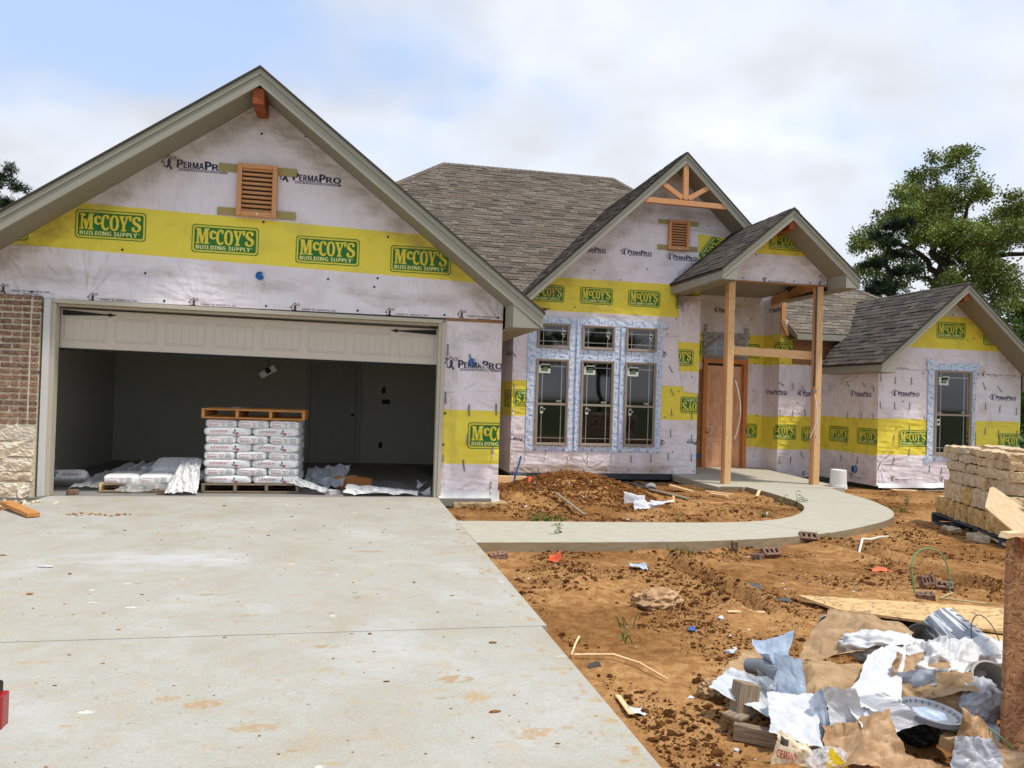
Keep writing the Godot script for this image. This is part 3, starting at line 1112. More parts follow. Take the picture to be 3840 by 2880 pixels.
# ==================================================================== house wrap pictures
class WC:
	var im: Image
	var host
	var ppm: float
	var x0: float
	var y1: float
	var w: float
	var h: float
	var rr := RandomNumberGenerator.new()

	func _init(host_, x0_: float, y0: float, x1: float, y1_: float, ppm_: float, sd: int) -> void:
		host = host_; x0 = x0_; y1 = y1_; ppm = ppm_; w = x1 - x0_; h = y1_ - y0
		rr.seed = sd
		im = host.canvas(int(w * ppm), int(h * ppm), Color8(238, 231, 238))
		host.mottle(im, Color8(228, 217, 221), 0.7, Vector2(5, 5), sd, 0.0)
		host.mottle(im, Color8(222, 210, 212), 0.5, Vector2(220, 12), sd + 1, 0.1, 512)

	func px(x: float, y: float) -> Vector2: return Vector2((x - x0) * ppm, (y1 - y) * ppm)

	func band(ya: float, yb: float, sag := 0.0, xa := -99.0, xb := 99.0) -> void:
		var a := maxf(xa, x0); var b := minf(xb, x0 + w)
		host.fill_poly(im, PackedVector2Array([px(a, yb + sag), px(b, yb), px(b, ya), px(a, ya + sag)]), Color8(241, 222, 80))

	func lap(y: float, sag := 0.0) -> void:
		host.line(im, px(x0, y + sag), px(x0 + w, y), 1.6, Color8(176, 164, 160))

	func mark(st: Image, x: float, y: float, wd: float, ht: float, turned := false) -> void:
		var p := px(x - wd * 0.5, y + ht * 0.5)
		host.stamp(im, st, p.x, p.y, wd * ppm, ht * ppm, turned)

	func smudge(x: float, y: float, wd: float, ht: float, st: Image) -> void:
		var p := px(x - wd * 0.5, y + ht * 0.5)
		host.stamp(im, st, p.x, p.y, wd * ppm, ht * ppm, rr.randf() < 0.5)

	func rect() -> Rect2: return Rect2(x0, y1 - h, w, h)

	func material(called: String, creases: Array, sd: int) -> StandardMaterial3D:
		host.mottle(im, Color8(150, 132, 112), 0.22, Vector2(6, 6), sd + 7, 0.12)
		var m: StandardMaterial3D = host.mat(called, Color.WHITE, 0.55, 0.4)
		m.albedo_texture = ImageTexture.create_from_image(im)
		m.texture_repeat = false
		# creases: slack film pulled from fixings
		var hw := int(w * 70.0); var hh := int(h * 70.0)
		var nz := FastNoiseLite.new()
		nz.seed = sd; nz.frequency = 1.0; nz.fractal_octaves = 3
		var b := PackedByteArray()
		b.resize(hw * hh)
		var k := 0
		for j in hh:
			var y := y1 - j / 70.0
			for i in hw:
				var x := x0 + i / 70.0
				var v := nz.get_noise_2d(x * 2.2, y * 2.2) * 0.5 + nz.get_noise_2d(x * 1.5 + y * 6.0, y * 9.0) * 0.16
				for q in creases:
					var dx: float = x - q[0]; var dy: float = y - q[1]
					var d := sqrt(dx * dx + dy * dy)
					var rad: float = q[2]
					if d < rad:
						var ang := atan2(dy, dx)
						v += nz.get_noise_2d(ang * q[4] + q[0] * 13.0, d * 0.8 + q[1]) * q[3] * 0.38 * (1.0 - d / rad) * minf(d * 6.0, 1.0)
				b[k] = int(clampf(128.0 + v * 110.0, 0, 255))
				k += 1
		host.relief(m, ImageTexture.create_from_image(Image.create_from_data(hw, hh, false, Image.FORMAT_L8, b)), 8.0)
		return m


func dots(parent: Node3D, pts: Array, z: float) -> void:
	var mb := MB.new()
	for p in pts:
		mb.lathe(Transform3D(Basis(Vector3.RIGHT, PI / 2), Vector3(p[0], p[1], z)), [Vector2(0.016, 0), Vector2(0.015, 0.006), Vector2(0, 0.008)], 8)
	kind(put("cap_nail", mb, M["nail_cap"], parent), "stuff")


var tie_mesh: ArrayMesh


# galvanised brick tie: a narrow corrugated strip nailed on and bent off the wall
func ties(parent: Node3D, pts: Array, o: Vector3, u: Vector3, n: Vector3) -> void:
	if tie_mesh == null:
		var mb := MB.new()
		mb.grid(1, 26, func(s: float, t: float) -> Vector3:
			return Vector3((s - 0.5) * 0.022, (t - 0.5) * 0.16, 0.005 + 0.0025 * sin(t * 60.0) + maxf(0.0, 0.45 - t) * 0.05), false)
		mb.grid(1, 26, func(s: float, t: float) -> Vector3:
			return Vector3((0.5 - s) * 0.022, (t - 0.5) * 0.16, 0.0035 + 0.0025 * sin(t * 60.0) + maxf(0.0, 0.45 - t) * 0.05), false)
		tie_mesh = mb.mesh()
	for p in pts:
		var b := Basis(u, Vector3.UP, n) * Basis(Vector3(0, 0, 1), deg_to_rad(p[2] + rng.randf_range(-6, 6)))
		put("brick_tie", tie_mesh, M["tie_metal"], parent, Transform3D(b, o + u * p[0] + Vector3(0, p[1], 0)))


# ==================================================================== house
func build_house() -> void:
	house = thing("house", "single storey house under construction, yellow banded wrap walls, brown shingle roofs", "house")
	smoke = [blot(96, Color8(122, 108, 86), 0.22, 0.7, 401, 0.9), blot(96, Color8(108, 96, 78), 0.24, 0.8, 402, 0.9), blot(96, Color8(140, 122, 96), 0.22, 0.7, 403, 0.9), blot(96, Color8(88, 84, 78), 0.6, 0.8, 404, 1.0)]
	garage_front()
	garage_inside()
	brick_column()
	window_front()
	entry()
	wing()
	roofs()


var smoke := []


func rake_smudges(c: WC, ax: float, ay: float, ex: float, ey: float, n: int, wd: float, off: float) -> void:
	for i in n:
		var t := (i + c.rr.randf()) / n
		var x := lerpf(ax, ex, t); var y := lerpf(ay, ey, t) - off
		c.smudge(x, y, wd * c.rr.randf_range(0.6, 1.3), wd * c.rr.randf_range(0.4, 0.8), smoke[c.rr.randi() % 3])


func garage_front() -> void:
	var c := WC.new(self, -5.0, -0.12, 2.06, 5.35, 190, 11)
	c.band(2.96, 3.55, 0.17)
	c.band(0.46, 1.20, 0.0, 1.2)
	c.lap(2.42)
	c.mark(permapro, -2.06, 4.28, 0.84, 0.23)
	c.mark(permapro, -0.62, 4.24, 0.84, 0.23)
	for l in [[-4.4, 3.34], [-3.04, 3.42], [-1.66, 3.33], [-0.36, 3.27], [0.88, 3.23]]: c.mark(mccoy, l[0], l[1], 0.84, 0.375)
	for l in [[-4.0, 2.55], [-2.98, 2.50], [-1.78, 2.50], [-0.52, 2.50], [0.72, 2.50], [1.70, 2.52]]: c.mark(perma_strip, l[0], l[1], 0.62, 0.14)
	c.mark(permapro, 1.66, 1.84, 0.84, 0.23)
	c.mark(mccoy, 2.02, 0.85, 0.86, 0.375)
	c.mark(perma_strip, 1.66, 0.02, 0.62, 0.14)
	# paint overspray from the trim and soffits: real marks on the film
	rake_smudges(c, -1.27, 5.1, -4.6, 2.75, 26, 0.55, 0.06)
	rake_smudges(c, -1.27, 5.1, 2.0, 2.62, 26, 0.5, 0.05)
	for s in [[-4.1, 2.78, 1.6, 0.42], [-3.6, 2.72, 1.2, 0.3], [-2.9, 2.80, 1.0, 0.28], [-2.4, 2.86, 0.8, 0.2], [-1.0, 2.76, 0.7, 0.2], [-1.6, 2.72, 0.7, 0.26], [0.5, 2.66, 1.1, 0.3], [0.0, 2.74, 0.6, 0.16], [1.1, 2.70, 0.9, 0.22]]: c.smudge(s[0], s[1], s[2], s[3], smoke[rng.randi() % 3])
	for s in [[1.38, 2.0, 0.3, 0.8], [1.35, 1.5, 0.28, 0.8], [1.37, 1.0, 0.22, 0.9], [1.4, 0.5, 0.2, 0.7], [1.65, 2.2, 0.6, 0.25]]: c.smudge(s[0], s[1], s[2], s[3], smoke[rng.randi() % 3])
	var m := c.material("garage_wrap", [[-3.3, 2.5, 1.6, 1.5, 3.0], [-2.0, 2.5, 0.9, 0.6, 3.0], [-4.3, 3.1, 1.2, 1.4, 4.0], [1.45, 1.45, 0.8, 1.8, 4.0], [2.0, 2.4, 0.6, 1.5, 4.0], [-1.2, 5.2, 0.8, 1.2, 4.0], [1.3, 0.0, 0.5, 1.5, 3.0], [0.9, 2.5, 0.9, 0.9, 4.0]], 12)
	# the wall round the door opening
	var mb := MB.new()
	var r := c.rect()
	mb.prism(P([-5.0, 2.46, 1.20, 2.46, 2.04, 2.46, 2.04, 2.70, -1.235, 5.27, -5.0, 2.62]), Vector3.ZERO, Vector3.RIGHT, Vector3.UP, 0.12, r)
	mb.prism(P([1.24, -0.1, 2.04, -0.1, 2.04, 2.43, 1.24, 2.43]), Vector3(0, 0, -0.006), Vector3.RIGHT, Vector3.UP, 0.12, r)
	var wall := put("garage_wall", mb, m, house)
	dots(wall, [[-3.92, 2.53], [-2.38, 2.50], [-1.13, 2.50], [0.05, 2.50], [1.22, 2.50], [-3.35, 3.5], [-2.9, 3.12], [-1.2, 3.6], [0.42, 3.52], [-0.35, 2.9], [0.3, 2.95], [-2.62, 2.84], [0.26, 2.83], [-1.26, 4.76], [-0.7, 4.78], [-0.24, 4.16], [1.97, 2.5], [1.27, 1.9], [1.27, 1.15], [1.26, 0.72], [1.25, 0.05], [1.98, 0.05]], 0.0)
	ties(wall, [[1.28, 2.02, 4], [1.27, 1.36, 0], [1.60, 1.20, 0], [1.59, 0.80, 0], [1.26, 0.5, 0], [1.55, 0.44, 8], [1.24, 0.08, -4], [1.94, 0.14, 0], [1.95, 0.62, 0], [1.98, 1.22, -4], [1.90, 1.78, 80], [1.60, 1.90, 6]], Vector3.ZERO, Vector3.RIGHT, Vector3(0, 0, 1))
	# orange strip of sheathing showing at the lap
	board("sheathing_strip", Vector3(1.24, 2.445, -0.02), Vector3(2.04, 2.445, -0.02), 0.04, 0.05, M["osb_dark"], house)
	# side wall of the garage and rough edge
	mb = MB.new()
	mb.prism(P([0.126, -0.1, 7.0, -0.1, 7.0, 2.5, 0.126, 2.5]), Vector3(2.04, 0, 0), Vector3(0, 0, -1), Vector3.UP, 0.1)
	put("garage_side_wall", mb, mat("wrap_white", lin(0.72, 0.66, 0.64), 0.5), house)
	# junction boxes
	for s in [[-1.22, 2.89, 0.0], [1.62, 1.86, 0.5]]:
		mb = MB.new()
		mb.lathe(Transform3D(Basis(Vector3.RIGHT, PI / 2), Vector3(s[0], s[1], 0.0)), [Vector2(0.055, 0), Vector2(0.055, 0.02), Vector2(0.045, 0.02), Vector2(0.04, 0.006), Vector2(0, 0.006)], 16)
		var jb := put("junction_box", mb, M["blue_plastic"], house)
		mb = MB.new()
		for k in 3:
			var pth := []
			for i in 9:
				var t := i / 8.0
				pth.append(Vector3(s[0] + 0.02 + sin(t * PI) * (0.05 + 0.02 * k) + t * s[2] * (0.3 + 0.14 * k), s[1] + 0.02 - t * (0.15 + 0.05 * k) + sin(t * 9.0) * 0.02, 0.01 + sin(t * PI) * 0.06))
			mb.tube(pth, 0.006, 6)
		put("wire", mb, M["white_wire"], jb)
	# blocking boards and louvred vent in the gable
	vent(Vector3(-1.285, 3.99, 0.0), 0.50, 0.68)
	# jambs
	board("door_jamb", Vector3(-3.715, 0, 0.03), Vector3(-3.715, 2.45, 0.03), 0.075, 0.10, M["pale_jamb"], house, Vector3.RIGHT)
	board("door_jamb", Vector3(-3.655, 0, -0.05), Vector3(-3.655, 2.40, -0.05), 0.045, 0.16, M["jamb_paint"], house, Vector3.RIGHT)
	board("door_jamb", Vector3(1.215, 0, 0.012), Vector3(1.215, 2.42, 0.012), 0.05, 0.05, M["jamb_paint"], house, Vector3.RIGHT)
	board("door_jamb", Vector3(1.17, 0, -0.07), Vector3(1.17, 2.385, -0.07), 0.04, 0.17, M["jamb_paint"], house, Vector3.RIGHT)
	board("door_head", Vector3(-3.676, 2.43, 0.012), Vector3(1.24, 2.405, 0.012), 0.05, 0.05, M["jamb_paint"], house)
	board("door_head", Vector3(-3.632, 2.392, -0.09), Vector3(1.15, 2.365, -0.09), 0.03, 0.13, M["jamb_paint"], house)
	# white film lapping over the foot of the wall
	mb = MB.new()
	mb.grid(20, 8, func(s: float, t: float) -> Vector3:
		return Vector3(1.22 + s * 0.84, 0.1 - t * 0.18 - 0.03 * sin(s * 7.0) * t, 0.006 + t * t * (0.13 - 0.09 * s) + 0.012 * sin(s * 23.0 + t * 3.0) * t))
	put("wrap_skirt", mb, M["white_bag"], house)
	mb = MB.new()
	mb.box(Transform3D(Basis.IDENTITY, Vector3(1.78, -0.12, 0.02)), Vector3(0.75, 0.14, 0.3), 0.01)
	put("footing", mb, M["slab_edge"], house)
	overhead_door()


func vent(at: Vector3, w: float, h: float) -> void:
	var o := Node3D.new()
	o.name = "gable_vent" if not house.has_node("gable_vent") else "gable_vent_001"
	house.add_child(o)
	o.position = at
	for s in [-1.0, 1.0]:
		board("blocking_board", Vector3(-w * 0.98, s * h * 0.42 + 0.0, 0.012), Vector3(w * 0.98, s * h * 0.42, 0.012), 0.1, 0.022, M["blocking"] if M.has("blocking") else blocking(), o)
	for s in [-1.0, 1.0]:
		board("frame_side", Vector3(s * (w * 0.5 - 0.03), -h * 0.5, 0.06), Vector3(s * (w * 0.5 - 0.03), h * 0.5, 0.06), 0.06, 0.075, M["cedar"], o, Vector3.RIGHT)
		board("frame_rail", Vector3(-w * 0.5 + 0.061, s * (h * 0.5 - 0.03), 0.06), Vector3(w * 0.5 - 0.061, s * (h * 0.5 - 0.03), 0.06), 0.06, 0.075, M["cedar"], o)
	var mb := MB.new()
	mb.box(Transform3D(Basis.IDENTITY, Vector3(0, 0, 0.03)), Vector3(w - 0.1, h - 0.1, 0.006))
	put("backing", mb, M["dark_room"], o)
	var n := 10
	for i in n:
		var y := -h * 0.5 + 0.075 + (h - 0.15) * i / (n - 1)
		var sl := board("slat", Vector3(-w * 0.5 + 0.062, y, 0.062), Vector3(w * 0.5 - 0.062, y, 0.062), 0.036, 0.012, M["cedar"], o)
		sl.rotate_object_local(Vector3.RIGHT, deg_to_rad(35))
	mb = MB.new()
	mb.box(Transform3D(Basis.IDENTITY, Vector3(0.01, -h * 0.5 + 0.03, 0.099)), Vector3(0.028, 0.022, 0.003))
	put("sticker", mb, M["sticker"], o)


func blocking() -> StandardMaterial3D:
	return mat("blocking", lin(0.40, 0.33, 0.13), 0.8)


func overhead_door() -> void:
	var o := Node3D.new()
	o.name = "overhead_door"
	house.add_child(o)
	o.position = Vector3(-1.24, 2.085, -0.15)
	o.rotation.z = -0.0085
	var w := 4.80
	var mb := MB.new()
	mb.box(Transform3D(Basis.IDENTITY, Vector3(0, 0, -0.03)), Vector3(w, 0.50, 0.045), 0.006)
	put("door_section", mb, M["garage_paint"], o)
	var pitch := w / 8.0
	for k in 8:
		var cx := -w * 0.5 + pitch * (k + 0.5)
		var pw := 0.47; var ph := 0.285
		var f := MB.new()
		# raised moulding round each panel, split boards inside it
		for s in [-1.0, 1.0]:
			f.box(Transform3D(Basis.IDENTITY, Vector3(cx + s * pw * 0.5, 0.0, -0.004)), Vector3(0.022, ph + 0.022, 0.012), 0.005)
			f.box(Transform3D(Basis.IDENTITY, Vector3(cx, s * ph * 0.5, -0.0045)), Vector3(pw - 0.02, 0.022, 0.012), 0.005)
		put("panel_moulding", f, M["garage_paint"], o)
		for i in 5:
			var b := MB.new()
			b.box(Transform3D(Basis.IDENTITY, Vector3(cx - pw * 0.4 + pw * 0.2 * i, 0.0, -0.0065)), Vector3(pw * 0.2 - 0.009, ph - 0.024, 0.006), 0.0025)
			put("panel_plank", b, M["garage_paint"], o)
	mb = MB.new()
	mb.box(Transform3D(Basis.IDENTITY, Vector3(0, -0.265, -0.03)), Vector3(w, 0.028, 0.05), 0.004)
	put("bottom_seal", mb, M["black_metal"], o)
	for s in [-1.0, 1.0]:
		mb = MB.new()
		var x: float = s * (w * 0.5 - 0.03)
		var d: float = -s
		mb.prism(P([x, 0.235, x, 0.165, x + d * 0.52, 0.187, x + d * 0.55, 0.172, x + d * 0.575, 0.182, x + d * 0.63, 0.195, x + d * 0.575, 0.208, x + d * 0.55, 0.218, x + d * 0.52, 0.203]), Vector3(0, 0, 0.004), Vector3.RIGHT, Vector3.UP, 0.01)
		put("strap_hinge", mb, M["black_metal"], o)
	# the sections already rolled back overhead
	for k in 3:
		mb = MB.new()
		mb.box(Transform3D(Basis(Vector3.RIGHT, 0.06), Vector3(0, 0.36 + 0.03 * k, -0.42 - 0.55 * k)), Vector3(w, 0.045, 0.52), 0.006)
		put("door_section", mb, M["garage_paint"], o)


func garage_inside() -> void:
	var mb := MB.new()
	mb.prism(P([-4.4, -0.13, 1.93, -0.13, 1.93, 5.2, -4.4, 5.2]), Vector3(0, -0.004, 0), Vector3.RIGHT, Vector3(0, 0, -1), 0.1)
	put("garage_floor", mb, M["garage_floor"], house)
	mb = MB.new()
	mb.prism(P([-4.35, 0, 1.93, 0, 1.93, 2.75, -4.35, 2.75]), Vector3(0, 0, -5.0), Vector3.RIGHT, Vector3.UP, 0.1)
	put("garage_back_wall", mb, M["garage_drywall"], house)
	# left inside wall with the open service panel recess
	var lw := -4.3
	mb = MB.new()
	mb.box(Transform3D(Basis.IDENTITY, Vector3(lw - 0.05, 1.375, -2.56)), Vector3(0.1, 2.75, 4.87))
	put("garage_left_wall", mb, M["garage_drywall"], house)
	mb = MB.new()
	mb.box(Transform3D(Basis.IDENTITY, Vector3(1.89, 1.375, -2.56)), Vector3(0.08, 2.75, 4.87))
	put("garage_right_wall", mb, M["garage_drywall"], house)
	mb = MB.new()
	mb.box(Transform3D(Basis.IDENTITY, Vector3(-1.2, 2.81, -2.56)), Vector3(6.3, 0.1, 4.88))
	put("garage_ceiling", mb, M["garage_drywall"], house)
	# front return walls either side of the opening
	for s in [[-4.02, 0.56], [1.5, 0.62]]:
		mb = MB.new()
		mb.box(Transform3D(Basis.IDENTITY, Vector3(s[0], 1.23, -0.155)), Vector3(s[1], 2.46, 0.06))
		put("garage_return_wall", mb, M["garage_drywall"], house)
	mb = MB.new()
	mb.box(Transform3D(Basis.IDENTITY, Vector3(-1.24, 2.60, -0.16)), Vector3(5.2, 0.3, 0.06))
	put("garage_return_wall", mb, M["garage_drywall"], house)
	# cable recess on the left wall
	var rec := Node3D.new()
	rec.name = "cable_recess"
	house.add_child(rec)
	rec.position = Vector3(lw + 0.002, 1.62, -1.35)
	mb = MB.new()
	mb.box(Transform3D(Basis.IDENTITY, Vector3(0.004, 0, 0)), Vector3(0.008, 1.02, 0.36))
	put("recess_back", mb, M["black_metal"], rec)
	for k in 7:
		mb = MB.new()
		var pth := []
		for i in 12:
			var t := i / 11.0
			pth.append(Vector3(0.03 + 0.02 * sin(t * 5.0 + k), 0.5 - t * (0.95 - 0.03 * k), -0.13 + k * 0.035 + 0.03 * sin(t * 6.0 + k * 1.7)))
		mb.tube(pth, 0.008, 6)
		put("cable", mb, M["conduit"], rec)
	# door into the house in the back wall
	var d := Node3D.new()
	d.name = "inside_door"
	house.add_child(d)
	d.position = Vector3(-0.33, 0, -4.99)
	mb = MB.new()
	mb.box(Transform3D(Basis.IDENTITY, Vector3(0, 1.02, 0.012)), Vector3(0.86, 2.0, 0.03), 0.004)
	put("leaf", mb, M["inside_paint"] if M.has("inside_paint") else mat("inside_paint", lin(0.34, 0.345, 0.31), 0.6), d)
	for p in [[1.42, 1.0], [0.48, 0.62]]:
		for s in [-1.0, 1.0]:
			mb = MB.new()
			mb.box(Transform3D(Basis.IDENTITY, Vector3(0, p[0] + s * p[1] * 0.5, 0.03)), Vector3(0.6, 0.02, 0.012), 0.004)
			mb.box(Transform3D(Basis.IDENTITY, Vector3(s * 0.29, p[0], 0.03)), Vector3(0.02, p[1], 0.0122), 0.004)
			put("panel_moulding", mb, M["inside_paint"], d)
	for s in [-1.0, 1.0]:
		board("casing", Vector3(s * 0.48, 0, 0.015), Vector3(s * 0.48, 2.12, 0.015), 0.08, 0.025, M["inside_paint"], d, Vector3.RIGHT)
	board("casing", Vector3(-0.53, 2.16, 0.015), Vector3(0.53, 2.16, 0.015), 0.08, 0.025, M["inside_paint"], d)
	mb = MB.new()
	mb.lathe(Transform3D(Basis(Vector3.RIGHT, PI / 2), Vector3(0.37, 0.95, 0.027)), [Vector2(0.028, 0), Vector2(0.012, 0.02), Vector2(0.028, 0.045), Vector2(0, 0.06)], 12)
	put("knob", mb, M["black_metal"], d)
	for s in [[0.63, 1.45, 0.08, 0.12], [0.68, 1.22, 0.16, 0.09], [0.6, 0.36, 0.07, 0.11]]:
		mb = MB.new()
		mb.box(Transform3D(Basis.IDENTITY, Vector3(s[0], s[1], -4.995)), Vector3(s[2], s[3], 0.012))
		put("outlet_box", mb, M["black_metal"], house)
	# pull tag of the opener hanging on its string
	var tg := Node3D.new()
	tg.name = "hanging_fitting"
	house.add_child(tg)
	tg.position = Vector3(-1.3, 1.68, -2.2)
	mb = MB.new()
	mb.tube([Vector3(0, 0.06, 0), Vector3(0, 1.08, 0)], 0.006, 6)
	put("cord", mb, M["black_metal"], tg)
	mb = MB.new()
	mb.box(Transform3D(Basis(Vector3(0, 0, 1), 0.55), Vector3.ZERO), Vector3(0.26, 0.10, 0.012), 0.003)
	put("card", mb, M["sticker"], tg)
	mb = MB.new()
	mb.box(Transform3D(Basis(Vector3(0, 0, 1), 0.55), Vector3(0.0, 0.02, 0.02)), Vector3(0.08, 0.09, 0.03), 0.01)
	put("clip", mb, M["black_metal"], tg)


func brick_column() -> void:
	var mb := MB.new()
	mb.box(Transform3D(Basis.IDENTITY, Vector3(-4.39, 1.205, 0.045)), Vector3(1.22, 2.5, 0.09))
	var col := put("masonry_column", mb, M["mortar"], house)
	var pitch := 0.0765
	var st := MB.new()
	st.box(Transform3D.IDENTITY, Vector3(0.210, 0.051, 0.07), 0.006)
	var hd := MB.new()
	hd.box(Transform3D.IDENTITY, Vector3(0.082, 0.053, 0.07), 0.006)
	var sm := st.mesh()
	var hm := hd.mesh()
	for r in 21:
		var y := 0.885 + pitch * (r + 0.5)
		var xs := [[-3.822, hm], [-3.932, hm]]
		if r == 0:
			for i in 8: xs.append([-4.04 - i * 0.1, hm])
		else:
			for i in 5: xs.append([-4.09 - (0.0 if r % 2 else 0.111) - i * 0.228, sm])
			if r % 2 == 0: xs.append([-4.032, hm])
		for q in xs:
			var t := Transform3D(Basis.from_euler(Vector3(rng.randf_range(-0.012, 0.012), rng.randf_range(-0.012, 0.012), rng.randf_range(-0.008, 0.008))), Vector3(q[0] + rng.randf_range(-0.003, 0.003), y + rng.randf_range(-0.003, 0.003), 0.072 + rng.randf_range(-0.004, 0.004)))
			put("brick", q[1], M["brick_%d" % [0, 0, 1, 2, 3, 1][rng.randi() % 6]], col, t)
	# chopped limestone below
	var rows := [[0.78, 0.195, [[-4.43, 0.30], [-4.03, 0.46]]], [0.585, 0.165, [[-4.5, 0.4], [-4.04, 0.49]]], [0.40, 0.175, [[-4.42, 0.4], [-4.02, 0.42]]], [0.25, 0.105, [[-4.5, 0.36], [-4.05, 0.5]]], [0.085, 0.205, [[-4.5, 0.5], [-4.01, 0.40]]]]
	for q in rows:
		for s in q[2]: put("stone", rough_block(Vector3(s[1], q[1], 0.11), 0.012, rng.randi()), M["stone_%d" % (rng.randi() % 3)], col, Transform3D(Basis.IDENTITY, Vector3(s[0], q[0], 0.062)))
	# mortar smear on the bricks
	mb = MB.new()
	mb.box(Transform3D(Basis.IDENTITY, Vector3(-3.88, 1.68, 0.094)), Vector3(0.02, 1.5, 0.012), 0.004)
	put("mortar_joint", mb, M["mortar"], col)


# a split-faced block: a box whose faces are broken up
func rough_block(s: Vector3, amp: float, sd: int, div := 5) -> MB:
	var nz := FastNoiseLite.new()
	nz.seed = sd % 100000
	nz.frequency = 5.0
	nz.fractal_octaves = 3
	var mb := MB.new()
	var f := func(p: Vector3) -> Vector3:
		var q := p * s
		var r := minf(s.x, minf(s.y, s.z)) * 0.09
		var inner := q.clamp(-s * 0.5 + Vector3.ONE * r, s * 0.5 - Vector3.ONE * r)
		var d := q - inner
		if d.length() > r: q = inner + d.normalized() * r
		return q + Vector3(nz.get_noise_3dv(q * 2.0 + Vector3(9, 0, 0)), nz.get_noise_3dv(q * 2.0 + Vector3(0, 19, 0)), nz.get_noise_3dv(q * 2.0 + Vector3(0, 0, 29))) * amp * 2.2
	for ax in 3:
		for sg in [-1.0, 1.0]:
			mb.grid(div, div, func(a: float, b: float) -> Vector3:
				var p := Vector3.ZERO
				p[ax] = 0.5 * sg
				p[(ax + 1) % 3] = (a - 0.5) * sg
				p[(ax + 2) % 3] = b - 0.5
				return f.call(p))
	return mb


func strips(mb: MB, x0: float, y0: float, x1: float, y1: float, holes: Rect2, z: float, r: Rect2) -> void:
	var hx := holes.position.x; var hy := holes.position.y; var ex := holes.end.x; var ey := holes.end.y
	for q in [[x0, y0, x1, hy], [x0, hy, hx, ey], [ex, hy, x1, ey], [x0, ey, x1, y1]]:
		if q[2] > q[0] and q[3] > q[1]: mb.prism(P([q[0], q[1], q[2], q[1], q[2], q[3], q[0], q[3]]), Vector3(0, 0, z), Vector3.RIGHT, Vector3.UP, 0.12, r)


func window_unit(x0: float, x1: float, y0: float, y1: float, z: float, hung: bool, stickers: Array) -> void:
	var o := Node3D.new()
	o.name = numbered_part("window")
	house.add_child(o)
	o.position = Vector3((x0 + x1) * 0.5, y0, z)
	var w := x1 - x0
	var h := y1 - y0
	var m: Material = M["window_frame"]
	var mb := MB.new()
	# stepped outer frame
	for st in [[0.0, 0.032, 0.036, 0.012], [0.032, 0.024, 0.026, 0.002]]:
		for s in [-1.0, 1.0]:
			mb.box(Transform3D(Basis.IDENTITY, Vector3(s * (w * 0.5 - st[0] - st[1] * 0.5), h * 0.5, st[3])), Vector3(st[1], h - st[0] * 2.0, st[2]), 0.004)
			mb.box(Transform3D(Basis.IDENTITY, Vector3(0, h * 0.5 + s * (h * 0.5 - st[0] - st[1] * 0.5), st[3] - 0.001)), Vector3(w - st[0] * 2.0 - st[1] * 2.0 + 0.004, st[1], st[2]), 0.004)
	put("frame", mb, m, o)
	var f := 0.056
	var parts := [[f, h - f]]
	if hung:
		parts = [[f, h * 0.475 - 0.022], [h * 0.475 + 0.022, h - f]]
		mb = MB.new()
		mb.box(Transform3D(Basis.IDENTITY, Vector3(0, h * 0.475, -0.006)), Vector3(w - f * 2.0, 0.044, 0.03), 0.004)
		put("meeting_rail", mb, m, o)
	for i in parts.size():
		var a: float = parts[i][0]
		var b: float = parts[i][1]
		mb = MB.new()
		mb.box(Transform3D(Basis.IDENTITY, Vector3(0, (a + b) * 0.5, -0.018)), Vector3(w - f * 2.0 + 0.01, b - a + 0.01, 0.004))
		put("pane", mb, M["glass"], o)
		# prairie bars
		for s in [-1.0, 1.0]:
			mb = MB.new()
			mb.box(Transform3D(Basis.IDENTITY, Vector3(s * (w * 0.5 - f - w * 0.125), (a + b) * 0.5, -0.028)), Vector3(0.016, b - a, 0.006))
			put("glazing_bar", mb, M["muntin"], o)
		var ys := []
		if not hung: ys = [a + 0.09, b - 0.09]
		elif i == 0: ys = [a + 0.10]
		else: ys = [b - 0.10]
		for y in ys:
			mb = MB.new()
			mb.box(Transform3D(Basis.IDENTITY, Vector3(0, y, -0.0285)), Vector3(w - f * 2.0, 0.016, 0.005))
			put("glazing_bar", mb, M["muntin"], o)
	for q in stickers:
		mb = MB.new()
		mb.box(Transform3D(Basis(Vector3(0, 0, 1), q[4]), Vector3(q[0], q[1], -0.0145)), Vector3(q[2], q[3], 0.002))
		put("sticker", mb, M["sticker"], o)
		if q[2] > 0.12:
			mb = MB.new()
			mb.box(Transform3D(Basis(Vector3(0, 0, 1), q[4]), Vector3(q[0], q[1] - 0.02, -0.0125)), Vector3(q[2] * 0.6, q[3] * 0.3, 0.002))
			put("sticker_print", mb, M["sticker_green"], o)
		else:
			mb = MB.new()
			mb.box(Transform3D(Basis(Vector3(0, 0, 1), q[4]), Vector3(q[0], q[1], -0.0125)), Vector3(q[2] * 0.75, q[3] * 0.4, 0.002))
			put("sticker_print", mb, M["nail_cap"], o)


func numbered_part(called: String) -> String:
	var key := "house/" + called
	var k: int = names.get(key, -1) + 1
	names[key] = k
	return called if k == 0 else "%s_%03d" % [called, k]


